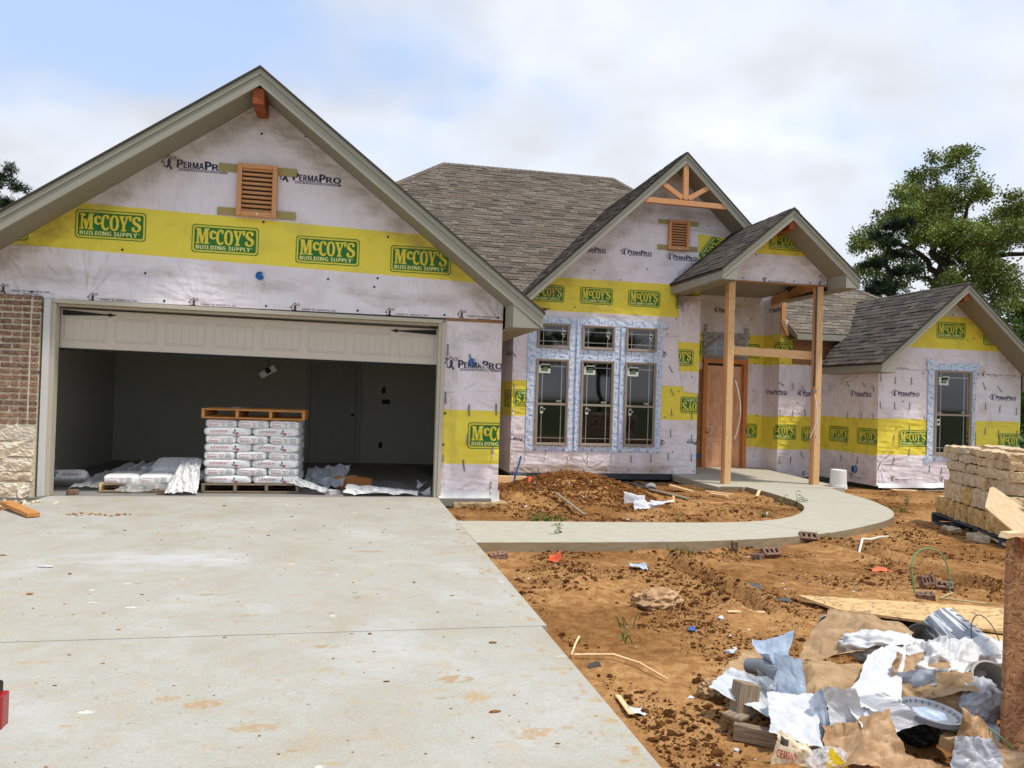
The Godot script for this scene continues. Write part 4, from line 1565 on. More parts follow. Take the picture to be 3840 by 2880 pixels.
func tape(x0: float, y0: float, x1: float, y1: float, z: float, m := "flashing") -> void:
	var mb := MB.new()
	var w := x1 - x0; var h := y1 - y0
	var nz := FastNoiseLite.new()
	nz.seed = int((x0 * 13.0 + y0 * 7.0) * 100.0); nz.frequency = 3.0
	var nu := maxi(2, int(w / 0.03)); var nv := maxi(2, int(h / 0.03))
	mb.grid(mini(nu, 70), mini(nv, 80), func(s: float, t: float) -> Vector3:
		var e := 0.007 * nz.get_noise_2d(s * w * 6.0, t * h * 6.0)
		return Vector3(x0 + s * w + e, y0 + t * h + e, z + 0.004 + 0.008 * nz.get_noise_2d(s * w * 4.0 + 30.0, t * h * 4.0)))
	put("flashing_tape", mb, M[m], house)


func window_front() -> void:
	var z := -5.3
	var c := WC.new(self, 3.2, -0.26, 9.4, 6.4, 125, 21)
	c.band(3.24, 3.95)
	c.band(0.99, 1.73, 0.02, -99, 99)
	c.lap(2.82)
	for x in [2.9, 4.02, 5.1, 6.18, 7.27]: c.mark(mccoy, x - 0.02, 3.60, 0.74, 0.36)
	for l in [[3.7, 1.38], [7.42, 1.33]]: c.mark(mccoy, l[0], l[1], 0.74, 0.36, true)
	for l in [[4.9, 4.60], [5.95, 4.60], [7.0, 4.56], [3.85, 4.62]]: c.mark(permapro, l[0], l[1], 0.74, 0.20)
	c.mark(perma_strip, 3.35, 2.86, 0.5, 0.12)
	c.mark(perma_strip, 7.28, 2.87, 0.55, 0.13)
	c.mark(permapro, 6.4, 2.42, 0.66, 0.18, true)
	c.mark(permapro, 6.4, 0.5, 0.66, 0.18, true)
	c.mark(permapro, 7.55, 0.5, 0.66, 0.18, true)
	c.mark(permapro, 3.38, 0.5, 0.6, 0.17, true)
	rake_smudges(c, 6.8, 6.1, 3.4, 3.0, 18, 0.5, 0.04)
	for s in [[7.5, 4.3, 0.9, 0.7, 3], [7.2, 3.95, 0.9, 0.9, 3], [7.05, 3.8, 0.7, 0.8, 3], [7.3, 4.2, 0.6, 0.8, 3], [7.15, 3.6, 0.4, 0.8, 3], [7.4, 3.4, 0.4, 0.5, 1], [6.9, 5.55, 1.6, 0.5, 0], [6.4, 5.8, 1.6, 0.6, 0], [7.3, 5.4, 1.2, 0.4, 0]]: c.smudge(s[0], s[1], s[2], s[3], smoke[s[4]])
	# splashed earth along the foot
	for i in 22: c.smudge(c.rr.randf_range(3.2, 7.5), -0.12, 0.9, 0.34, smoke[2])
	var m := c.material("window_wall_wrap", [[4.0, 4.3, 0.7, 1.6, 4.0], [3.6, 3.3, 0.5, 1.4, 4.0], [7.2, 3.5, 0.7, 1.2, 4.0], [3.4, 0.0, 0.6, 1.2, 4.0], [7.3, 0.0, 0.8, 1.2, 4.0], [5.0, -0.1, 0.7, 0.8, 4.0], [3.3, 2.8, 0.6, 1.4, 4.0], [8.0, 5.0, 0.6, 1.0, 4.0]], 22)
	var r := c.rect()
	var hole := Rect2(3.74, 0.36, 2.78, 2.66)
	var mb := MB.new()
	strips(mb, 3.29, -0.20, 7.45, 3.1, hole, z, r)
	mb.prism(P([3.29, 3.1, 7.45, 3.1, 7.45, 4.08, 9.3, 4.08, 9.3, 4.12, 6.79, 6.50, 3.29, 3.2]), Vector3(0, 0, z), Vector3.RIGHT, Vector3.UP, 0.12, r)
	var wall := put("window_wall", mb, m, house)
	var dl := []
	for i in 9: dl.append([3.4 + i * 0.5, -0.12 + rng.randf_range(-0.02, 0.02)])
	for p in [[4.6, 3.34], [5.6, 3.98], [6.2, 4.25], [5.0, 4.15], [6.9, 5.3], [7.6, 5.28], [6.0, 5.75], [6.9, 3.2], [6.7, 2.86], [7.2, 2.88], [6.9, 0.3], [7.0, 1.62], [6.7, 1.05], [4.3, 3.06], [5.2, 3.06], [6.0, 3.05], [7.15, 2.3]]: dl.append(p)
	dots(wall, dl, z)
	ties(wall, [[3.62, 0.2, 0], [4.05, 0.2, 0], [4.55, 0.18, 0], [4.98, 0.16, 0], [5.5, 0.17, 0], [5.95, 0.13, 0], [6.4, 0.16, 0], [6.8, 0.2, 0], [6.85, 1.15, 0], [6.84, 0.7, 0], [6.85, 1.6, 20], [6.8, 2.1, 30], [7.3, 2.0, 0], [7.32, 1.1, 0], [7.33, 0.6, 0], [7.34, 0.18, 0], [3.33, 1.6, 0], [3.33, 1.1, 0], [3.32, 0.6, 0], [3.33, 0.2, 0], [3.3, 2.3, 40]], Vector3(0, 0, z), Vector3.RIGHT, Vector3(0, 0, 1))
	# return wall on the left, facing the garage, and the wall behind it
	var c2 := WC.new(self, -8.0, -0.26, -5.2, 3.2, 100, 23)
	c2.band(0.99, 1.73)
	c2.mark(mccoy, -5.75, 1.36, 0.74, 0.36, true)
	c2.mark(permapro, -5.7, 2.3, 0.6, 0.17, true)
	var m2 := c2.material("return_wrap", [[-5.4, 0.0, 0.6, 1.4, 4.0], [-5.3, 3.0, 0.6, 1.4, 4.0]], 24)
	mb = MB.new()
	mb.prism(P([-7.5, -0.2, -5.302, -0.2, -5.302, 3.1, -7.5, 3.1]), Vector3(3.288, 0, 0), Vector3(0, 0, 1), Vector3.UP, 0.1, c2.rect())
	put("return_wall", mb, m2, house)
	mb = MB.new()
	mb.box(Transform3D(Basis.IDENTITY, Vector3(2.6, 1.4, -7.3)), Vector3(1.4, 3.3, 0.1))
	put("recess_wall", mb, M["wrap_white"], house)
	# black damp course below the wrap
	mb = MB.new()
	mb.grid(40, 3, func(s: float, t: float) -> Vector3:
		return Vector3(3.27 + s * 4.2, -0.18 - t * 0.12, z + 0.01 + t * 0.06 + 0.02 * sin(s * 31.0) * t))
	put("damp_course", mb, M["black_plastic"], house)
	# windows and flashing
	var xs := [[3.79, 4.50], [4.77, 5.50], [5.75, 6.46]]
	for i in 3:
		var a: float = xs[i][0]
		var b: float = xs[i][1]
		window_unit(a, b, 2.45, 2.97, z + 0.02, false, [[0.22, 0.34, 0.07, 0.10, 0.0], [0.235, 0.30, 0.018, 0.12, 0.0]])
		window_unit(a, b, 0.40, 2.22, z + 0.02, true, [[-0.17, 1.60, 0.25, 0.17, 0.0], [-0.15, 1.66, 0.2, 0.1, 0.03], [0.15, 0.93, 0.09, 0.03, 0.08 - i * 0.1], [-0.18, 0.76, 0.09, 0.03, 0.0 if i == 0 else (0.12 if i == 1 else -0.4)], [-0.21, 0.74, 0.06, 0.14, 0.0]])
	for v in [[3.60, 3.79], [4.50, 4.77], [5.50, 5.75], [6.46, 6.60]]:
		tape(v[0], 0.28, v[1], 3.05, z + 0.012)
		if v[1] - v[0] > 0.2:
			mb = MB.new()
			mb.box(Transform3D(Basis.IDENTITY, Vector3((v[0] + v[1]) * 0.5, 1.7, z - 0.05)), Vector3(v[1] - v[0] - 0.01, 2.7, 0.1))
			put("mullion", mb, M["flashing"], house)
			# folded seam down the middle of the tape
			mb = MB.new()
			mb.tube([Vector3((v[0] + v[1]) * 0.5 + 0.03, 0.3, z + 0.03), Vector3((v[0] + v[1]) * 0.5 + 0.02, 1.6, z + 0.032), Vector3((v[0] + v[1]) * 0.5 + 0.03, 3.0, z + 0.03)], 0.018, 8)
			put("tape_fold", mb, M["flashing"], house)
	for i in 3:
		tape(xs[i][0], 2.22, xs[i][1], 2.45, z + 0.014)
		mb = MB.new()
		mb.box(Transform3D(Basis.IDENTITY, Vector3((xs[i][0] + xs[i][1]) * 0.5, 2.335, z - 0.05)), Vector3(0.73, 0.22, 0.1))
		put("mullion", mb, M["flashing"], house)
	tape(3.60, 2.97, 6.72, 3.12, z + 0.02)
	tape(3.62, 0.28, 6.58, 0.40, z + 0.008)
	vent(Vector3(6.885, 5.03, z), 0.48, 0.66)
	# dark rooms behind the glass
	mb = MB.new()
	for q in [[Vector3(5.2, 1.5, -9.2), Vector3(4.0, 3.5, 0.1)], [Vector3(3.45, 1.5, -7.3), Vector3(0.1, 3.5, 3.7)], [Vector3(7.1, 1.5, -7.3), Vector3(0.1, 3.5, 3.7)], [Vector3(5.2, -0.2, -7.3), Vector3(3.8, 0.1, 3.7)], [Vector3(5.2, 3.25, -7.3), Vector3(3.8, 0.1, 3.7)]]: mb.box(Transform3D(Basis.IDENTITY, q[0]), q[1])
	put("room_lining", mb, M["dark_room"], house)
	# loose triangle of wrap laid crosswise beside the porch roof
	var c3 := WC.new(self, 0, 0, 1.2, 0.9, 200, 25)
	c3.band(-1, 2)
	c3.mark(mccoy, 0.62, 0.52, 0.80, 0.37)
	var m3 := c3.material("patch_wrap", [[0.2, 0.2, 0.6, 1.0, 4.0]], 26)
	mb = MB.new()
	var a3 := deg_to_rad(-128.0)
	var uu := Vector3(cos(a3), sin(a3), 0)
	var vv := Vector3(-sin(a3), cos(a3), 0)
	# corners of the patch as they hang on the wall
	var org := Vector3(7.72, 4.82, z + 0.012) - uu * 0.62 - vv * 0.52
	var pl := PackedVector2Array()
	for q in [Vector2(7.36, 5.10), Vector2(8.3, 5.02), Vector2(7.9, 4.5), Vector2(7.42, 4.15)]:
		var d := Vector3(q.x, q.y, 0) - Vector3(org.x, org.y, 0)
		pl.append(Vector2(d.dot(uu), d.dot(vv)))
	mb.prism(pl, org, uu, vv, 0.004, c3.rect())
	put("wrap_patch", mb, m3, house)
	# seam strips of wrap film across the gable
	board("seam_strip", Vector3(5.9, 5.32, z + 0.01), Vector3(8.3, 5.12, z + 0.01), 0.09, 0.008, M["wrap_white"], house)
	# strip of wrap hanging down the corner by the door
	var c4 := WC.new(self, 6.85, 1.5, 7.47, 3.75, 150, 27)
	c4.band(2.06, 2.70)
	c4.mark(mccoy, 6.95, 2.36, 0.74, 0.36)
	rake_smudges(c4, 6.9, 3.75, 7.4, 3.6, 6, 0.4, 0.0)
	c4.smudge(7.0, 3.6, 0.5, 0.6, smoke[3])
	var m4 := c4.material("corner_wrap", [[7.2, 1.7, 0.4, 1.0, 4.0], [7.1, 3.6, 0.5, 1.0, 4.0]], 28)
	mb = MB.new()
	mb.prism(P([6.95, 3.72, 7.455, 3.72, 7.46, 1.58, 7.12, 1.62, 7.02, 2.0, 6.96, 2.6]), Vector3(0, 0, z + 0.014), Vector3.RIGHT, Vector3.UP, 0.006, c4.rect())
	put("wrap_strip", mb, m4, house)


func entry() -> void:
	# door wall and recess side
	var z := -7.15
	var c := WC.new(self, 7.4, -0.5, 10.1, 4.3, 110, 31)
	c.band(0.33, 1.13)
	c.band(2.38, 3.11)
	c.mark(permapro, 8.98, 3.68, 0.62, 0.17)
	for l in [[8.33, 2.72], [9.58, 2.70], [9.56, 0.72], [10.5, 2.7]]: c.mark(mccoy, l[0], l[1], 0.74, 0.36)
	var m := c.material("door_wall_wrap", [[8.4, 4.0, 0.8, 1.6, 4.0], [9.8, 0.2, 0.6, 1.0, 4.0], [9.8, 1.6, 0.6, 0.8, 3.0]], 32)
	var mb := MB.new()
	var r := c.rect()
	mb.prism(P([7.45, -0.42, 8.42, -0.42, 8.42, 4.2, 7.45, 4.2]), Vector3(0, 0, z), Vector3.RIGHT, Vector3.UP, 0.12, r)
	mb.prism(P([8.42, 3.1, 9.60, 3.1, 9.60, 4.2, 8.42, 4.2]), Vector3(0, 0, z), Vector3.RIGHT, Vector3.UP, 0.12, r)
	mb.prism(P([9.60, -0.42, 10.05, -0.42, 10.05, 4.2, 9.60, 4.2]), Vector3(0, 0, z), Vector3.RIGHT, Vector3.UP, 0.12, r)
	var wall := put("door_wall", mb, m, house)
	dots(wall, [[8.25, 3.9], [9.5, 3.98], [9.82, 2.4], [9.8, 1.72], [9.9, 1.1], [9.85, 0.1], [9.7, 3.5], [8.36, 2.5]], z)
	var c2 := WC.new(self, -7.2, -0.5, -6.35, 4.3, 110, 33)
	c2.band(0.31, 1.09)
	c2.band(2.36, 3.10)
	c2.mark(permapro, -6.68, 1.70, 0.66, 0.17)
	c2.mark(permapro, -6.62, 3.70, 0.66, 0.17)
	c2.mark(mccoy, -6.28, 2.72, 0.74, 0.36)
	c2.mark(mccoy, -6.22, 0.70, 0.74, 0.36)
	var m2 := c2.material("recess_wrap", [[-6.4, 4.0, 0.8, 1.2, 4.0]], 34)
	mb = MB.new()
	mb.prism(P([-7.15, -0.42, -6.412, -0.42, -6.412, 4.25, -7.15, 4.25]), Vector3(10.05, 0, 0), Vector3(0, 0, 1), Vector3.UP, 0.1, c2.rect())
	put("recess_side_wall", mb, m2, house)
	mb = MB.new()
	mb.box(Transform3D(Basis.IDENTITY, Vector3(7.40, 1.7, -6.24)), Vector3(0.1, 4.2, 1.8))
	put("recess_left_wall", mb, M["wrap_white"], house)
	# wall between the porch and the wing
	var z3 := -6.4
	var c3 := WC.new(self, 10.0, -0.5, 11.2, 3.7, 110, 35)
	c3.band(0.33, 1.13)
	c3.band(2.36, 3.08)
	c3.mark(mccoy, 10.12, 2.72, 0.74, 0.36)
	c3.mark(mccoy, 10.16, 0.73, 0.74, 0.36)
	c3.mark(mccoy, 11.05, 0.70, 0.74, 0.36)
	c3.mark(permapro, 9.92, 1.70, 0.72, 0.19)
	c3.mark(permapro, 10.88, 1.69, 0.72, 0.19)
	c3.mark(perma_strip, 10.1, -0.22, 0.5, 0.13)
	c3.mark(perma_strip, 10.95, -0.24, 0.5, 0.13)
	for s in [[10.2, 3.2, 0.7, 0.5, 3], [10.25, 3.05, 0.4, 0.4, 3], [11.0, 2.45, 0.6, 0.3, 3]]: c3.smudge(s[0], s[1], s[2], s[3], smoke[s[4]])
	var m3 := c3.material("mid_wrap", [[10.05, 2.3, 0.9, 1.8, 4.0], [11.1, 1.9, 0.7, 1.6, 4.0]], 36)
	mb = MB.new()
	mb.prism(P([10.048, -0.38, 11.15, -0.38, 11.15, 2.38, 10.38, 2.38, 10.38, 3.3, 10.052, 3.6]), Vector3(0, 0, z3), Vector3.RIGHT, Vector3.UP, 0.1, c3.rect())
	var wall3 := put("middle_wall", mb, m3, house)
	dots(wall3, [[10.12, 2.4], [10.33, 2.39], [10.5, 0.6], [10.55, 1.45], [10.15, 0.0]], z3)
	ties(wall3, [[10.1, 1.2, 0], [10.43, 1.2, 0], [10.75, 1.22, 0], [10.1, 0.05, -15], [10.4, 0.08, -8], [10.42, 1.85, 0], [10.75, 0.65, 0], [10.7, 0.2, 20], [11.05, 1.2, 20], [10.7, 1.8, 40], [11.1, 0.1, -15], [10.1, 1.9, 60]], Vector3(0, 0, z3), Vector3.RIGHT, Vector3(0, 0, 1))
	mb = MB.new()
	mb.prism(P([10.38, 2.384, 11.15, 2.384, 11.9, 2.384, 11.9, 3.2, 10.38, 3.2]), Vector3(0, 0, z3 - 0.02), Vector3.RIGHT, Vector3.UP, 0.08)
	put("osb_sheathing", mb, M["osb_dark"], house)
	# dark plastic along the foot of the walls
	mb = MB.new()
	mb.grid(40, 3, func(s: float, t: float) -> Vector3:
		return Vector3(9.62 + s * 1.55, -0.33 - t * 0.1, (z if s < 0.27 else z3) + 0.015 + t * 0.1 + 0.03 * sin(s * 41.0) * t))
	put("damp_course", mb, M["black_plastic"], house)
	# ---- front door
	var d := Node3D.new()
	d.name = "front_door"
	house.add_child(d)
	d.position = Vector3(9.0, -0.37, z)
	var dw := 0.96
	var dh := 2.68
	mb = MB.new()
	mb.box(Transform3D(Basis.IDENTITY, Vector3(0, dh * 0.5, -0.03)), Vector3(dw, dh, 0.045), 0.004)
	put("leaf", mb, M["door_skin"], d)
	# raised panels: arched above, square below
	for q in [[0.95, 2.5, true], [0.22, 0.82, false]]:
		var pl := PackedVector2Array([Vector2(-0.33, q[0]), Vector2(0.33, q[0])])
		if q[2]:
			for k in 9:
				var t := k / 8.0
				pl.append(Vector2(lerpf(0.33, -0.33, t), q[1] - 0.16 + 0.16 * sin(t * PI)))
		else:
			pl.append(Vector2(0.33, q[1])); pl.append(Vector2(-0.33, q[1]))
		var o2 := PackedVector2Array()
		for p in pl: o2.append(Vector2(p.x * 0.86, (p.y - (q[0] + q[1]) * 0.5) * 0.92 + (q[0] + q[1]) * 0.5))
		mb = MB.new()
		for i in pl.size():
			var a := pl[i]; var b := pl[(i + 1) % pl.size()]
			mb.tube([Vector3(a.x, a.y, -0.008), Vector3(b.x, b.y, -0.008)], 0.013, 6)
		put("panel_moulding", mb, M["door_skin"], d)
		mb = MB.new()
		mb.prism(o2, Vector3(0, 0, 0.001), Vector3.RIGHT, Vector3.UP, 0.01)
		put("door_panel", mb, M["door_skin"], d)
	for s in [-1.0, 1.0]:
		board("casing", Vector3(s * 0.535, 0, 0.03), Vector3(s * 0.535, 2.80, 0.03), 0.10, 0.14, M["door_wood"], d, Vector3.RIGHT)
		board("stop", Vector3(s * 0.475, 0, -0.0), Vector3(s * 0.475, 2.75, -0.0), 0.03, 0.05, M["door_wood"], d, Vector3.RIGHT)
	board("casing", Vector3(-0.585, 2.79, 0.028), Vector3(0.585, 2.79, 0.028), 0.11, 0.14, M["door_wood"], d)
	board("threshold", Vector3(-0.62, 0.02, 0.12), Vector3(0.66, 0.02, 0.12), 0.04, 0.26, M["new_wood"], d)
	mb = MB.new()
	mb.lathe(Transform3D(Basis(Vector3.RIGHT, PI / 2), Vector3(-0.42, 1.03, -0.007)), [Vector2(0.03, 0), Vector2(0.028, 0.003), Vector2(0, 0.004)], 14)
	put("lock_hole", mb, M["black_metal"], d)
	for q in [[-0.34, 1.17, 0.16, 0.03, -0.1], [-0.3, 1.05, 0.03, 0.2, -0.5], [-0.36, 0.86, 0.05, 0.11, 0.4], [-0.36, 0.66, 0.04, 0.12, 0.5], [-0.3, 0.13, 0.09, 0.04, -0.3], [0.0, 0.5, 0.07, 0.04, -0.3]]:
		mb = MB.new()
		mb.box(Transform3D(Basis(Vector3(0, 0, 1), q[4]), Vector3(q[0], q[1], 0.006)), Vector3(q[2], q[3], 0.002))
		put("tape_piece", mb, M["masking"] if M.has("masking") else mat("masking", lin(0.66, 0.55, 0.42), 0.6), d)
	# bare sheathing left of the door with its strip of ties
	board("bare_sheathing", Vector3(8.37, -0.4, z + 0.008), Vector3(8.37, 2.2, z + 0.008), 0.10, 0.02, M["osb_dark"], house, Vector3.RIGHT)
	mb = MB.new()
	mb.lathe(Transform3D(Basis(Vector3.RIGHT, PI / 2), Vector3(8.37, 0.08, z + 0.018)), [Vector2(0.06, 0), Vector2(0.06, 0.03), Vector2(0, 0.03)], 12)
	put("junction_box", mb, M["blue_plastic"], house)
	# ---- arched light over the door
	var w := Node3D.new()
	w.name = numbered_part("window")
	house.add_child(w)
	w.position = Vector3(9.0, 2.52, z + 0.02)
	var arch := func(hw: float, y0: float, spring: float, rise: float) -> PackedVector2Array:
		var pl := PackedVector2Array([Vector2(-hw, y0), Vector2(hw, y0)])
		for k in 15:
			var t := k / 14.0
			pl.append(Vector2(lerpf(hw, -hw, t), spring + rise * sin(t * PI)))
		return pl
	var outer: PackedVector2Array = arch.call(0.52, 0.0, 0.24, 0.27)
	var inn: PackedVector2Array = arch.call(0.455, 0.065, 0.23, 0.22)
	mb = MB.new()
	for i in outer.size():
		var j := (i + 1) % outer.size()
		mb.prism(PackedVector2Array([outer[i], outer[j], inn[j], inn[i]]), Vector3(0, 0, 0.03), Vector3.RIGHT, Vector3.UP, 0.06)
	put("frame", mb, M["window_frame"], w)
	mb = MB.new()
	mb.prism(inn, Vector3(0, 0, 0.0), Vector3.RIGHT, Vector3.UP, 0.006)
	put("pane", mb, M["glass"], w)
	for x in [-0.25, 0.0, 0.25]:
		mb = MB.new()
		mb.box(Transform3D(Basis.IDENTITY, Vector3(x, 0.25, -0.012)), Vector3(0.016, 0.37, 0.006))
		put("glazing_bar", mb, M["muntin"], w)
	mb = MB.new()
	mb.box(Transform3D(Basis.IDENTITY, Vector3(0, 0.22, -0.0125)), Vector3(0.9, 0.016, 0.005))
	put("glazing_bar", mb, M["muntin"], w)
	mb = MB.new()
	mb.box(Transform3D(Basis.IDENTITY, Vector3(0.02, 0.2, 0.005)), Vector3(0.1, 0.12, 0.003))
	put("sticker", mb, M["sticker"], w)
	# torn silver flashing round it
	for q in [[8.42, 2.44, 8.52, 3.32], [9.50, 2.42, 9.62, 3.26], [8.38, 3.00, 9.66, 3.13], [8.44, 2.42, 9.60, 2.52], [8.52, 2.95, 8.64, 3.04], [9.38, 2.92, 9.5, 3.04]]:
		tape(q[0], q[1], q[2], q[3], z + 0.016 + rng.randf() * 0.006, "torn_flashing")
	mb = MB.new()
	mb.prism(P([8.46, 2.6, 8.5, 3.1, 9.55, 3.1, 9.55, 2.6, 9.5, 2.77, 9.3, 2.95, 9.0, 3.03, 8.7, 2.95, 8.5, 2.77]), Vector3(0, 0, z + 0.012), Vector3.RIGHT, Vector3.UP, 0.02)
	put("flashing_tape", mb, M["torn_flashing"], house)
	mb = MB.new()
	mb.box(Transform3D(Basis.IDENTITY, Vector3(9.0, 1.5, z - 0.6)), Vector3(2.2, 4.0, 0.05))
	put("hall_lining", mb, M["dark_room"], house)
	# ---- porch posts, beam and brace
	for x in [7.265, 9.19]:
		var p := Node3D.new()
		p.name = "porch_post" if x < 8.0 else "porch_post_001"
		house.add_child(p)
		p.position = Vector3(x, -0.19, -3.52)
		board("stud", Vector3(0.0, 0, 0.03), Vector3(0.0, 4.0, 0.03), 0.135, 0.075, M["new_wood"], p, Vector3.RIGHT)
		board("stud", Vector3(0.0, 0, -0.046), Vector3(0.0, 4.0, -0.046), 0.135, 0.072, M["new_wood"], p, Vector3.RIGHT)
		board("stud", Vector3(-0.078, 0, -0.005), Vector3(-0.078, 4.0, -0.005), 0.018, 0.12, M["cedar"], p, Vector3.RIGHT)
		var mk := MB.new()
		for k in 9: mk.box(Transform3D(Basis.IDENTITY, Vector3(rng.randf_range(-0.05, 0.05), rng.randf_range(0.1, 3.8), 0.0685)), Vector3(0.014, 0.014, 0.002))
		kind(put("nail_head", mk, M["nail_cap"], p), "stuff")
	board("brace_board", Vector3(7.32, 2.45, -3.60), Vector3(9.14, 2.41, -3.60), 0.17, 0.04, M["new_wood"], house)
	board("porch_beam", Vector3(7.2, 3.90, -3.56), Vector3(9.35, 3.90, -3.56), 0.16, 0.09, M["cedar"], house)
	board("porch_beam", Vector3(9.27, 3.89, -3.6), Vector3(9.95, 3.89, -6.6), 0.22, 0.09, M["cedar"], house)
	board("porch_beam", Vector3(7.2, 3.90, -3.62), Vector3(7.2, 3.90, -5.28), 0.2, 0.09, M["cedar"], house)
	board("framing_post", Vector3(10.10, 3.1, -6.36), Vector3(10.10, 4.15, -6.36), 0.12, 0.05, M["cedar"], house, Vector3.RIGHT)
	board("framing_post", Vector3(10.2, 3.05, -6.3), Vector3(10.05, 3.4, -6.34), 0.1, 0.04, M["osb_dark"], house, Vector3.RIGHT)
	mb = MB.new()
	mb.box(Transform3D(Basis.IDENTITY, Vector3(8.6, 4.05, -5.4)), Vector3(2.75, 0.03, 3.5))
	put("porch_ceiling", mb, M["soffit_paint"], house)
	# conduit, box and loose wires on the right post
	mb = MB.new()
	mb.tube([Vector3(9.09, 3.8, -3.44), Vector3(9.085, 2.2, -3.44), Vector3(9.085, 1.86, -3.44)], 0.016, 8)
	mb.tube([Vector3(9.085, 2.0, -3.44), Vector3(9.085, 1.78, -3.44)], 0.022, 8)
	var cd := put("conduit", mb, M["conduit"], house)
	mb = MB.new()
	mb.lathe(Transform3D(Basis.IDENTITY, Vector3(9.075, 1.66, -3.43)), [Vector2(0.0, 0), Vector2(0.055, 0), Vector2(0.055, 0.06), Vector2(0, 0.06)], 14)
	put("lamp_box", mb, M["tie_metal"], cd)
	for q in [[9.07, 1.66, 0.9, 0.10, -0.06], [9.09, 1.66, 1.0, 0.02, 0.07], [7.36, 1.85, 1.15, 0.10, 0.02]]:
		mb = MB.new()
		var pth := []
		for i in 12:
			var t := i / 11.0
			pth.append(Vector3(q[0] + sin(t * PI) * q[3] + t * q[4], q[1] - t * q[2], -3.42 + sin(t * PI) * 0.03))
		mb.tube(pth, 0.008, 6)
		put("wire", mb, M["white_wire"], cd)
	mb = MB.new()
	mb.lathe(Transform3D(Basis.IDENTITY, Vector3(7.37, 1.84, -3.46)), [Vector2(0, 0), Vector2(0.03, 0), Vector2(0.03, 0.04), Vector2(0, 0.04)], 10)
	put("lamp_box", mb, M["tie_metal"], cd)
	# ---- porch gable
	var zg := -3.5
	var c5 := WC.new(self, 7.1, 3.78, 9.4, 5.1, 130, 37)
	c5.band(4.39, 5.0)
	c5.mark(mccoy, 8.42, 4.66, 0.74, 0.36)
	for x in [8.14, 9.36]: c5.mark(perma_strip, x + 0.05, 3.87, 0.52, 0.13)
	rake_smudges(c5, 8.2, 4.9, 9.4, 3.9, 10, 0.35, 0.02)
	rake_smudges(c5, 8.2, 4.9, 7.1, 3.9, 8, 0.3, 0.02)
	var m5 := c5.material("porch_gable_wrap", [[7.2, 3.85, 1.3, 1.6, 4.0], [9.3, 3.9, 0.9, 1.4, 4.0]], 38)
	mb = MB.new()
	mb.prism(P([7.12, 3.82, 9.35, 3.82, 9.35, 4.02, 8.2, 5.02, 7.12, 4.05]), Vector3(0, 0, zg), Vector3.RIGHT, Vector3.UP, 0.05, c5.rect())
	var w5 := put("porch_gable_wall", mb, m5, house)
	dots(w5, [[7.5, 3.88], [8.62, 3.88], [8.98, 3.87], [9.2, 4.02], [7.78, 4.36], [7.95, 3.9]], zg)
	board("wall_plate", Vector3(7.2, 3.812, -3.5), Vector3(9.33, 3.812, -3.5), 0.03, 0.12, M["osb_dark"], house)


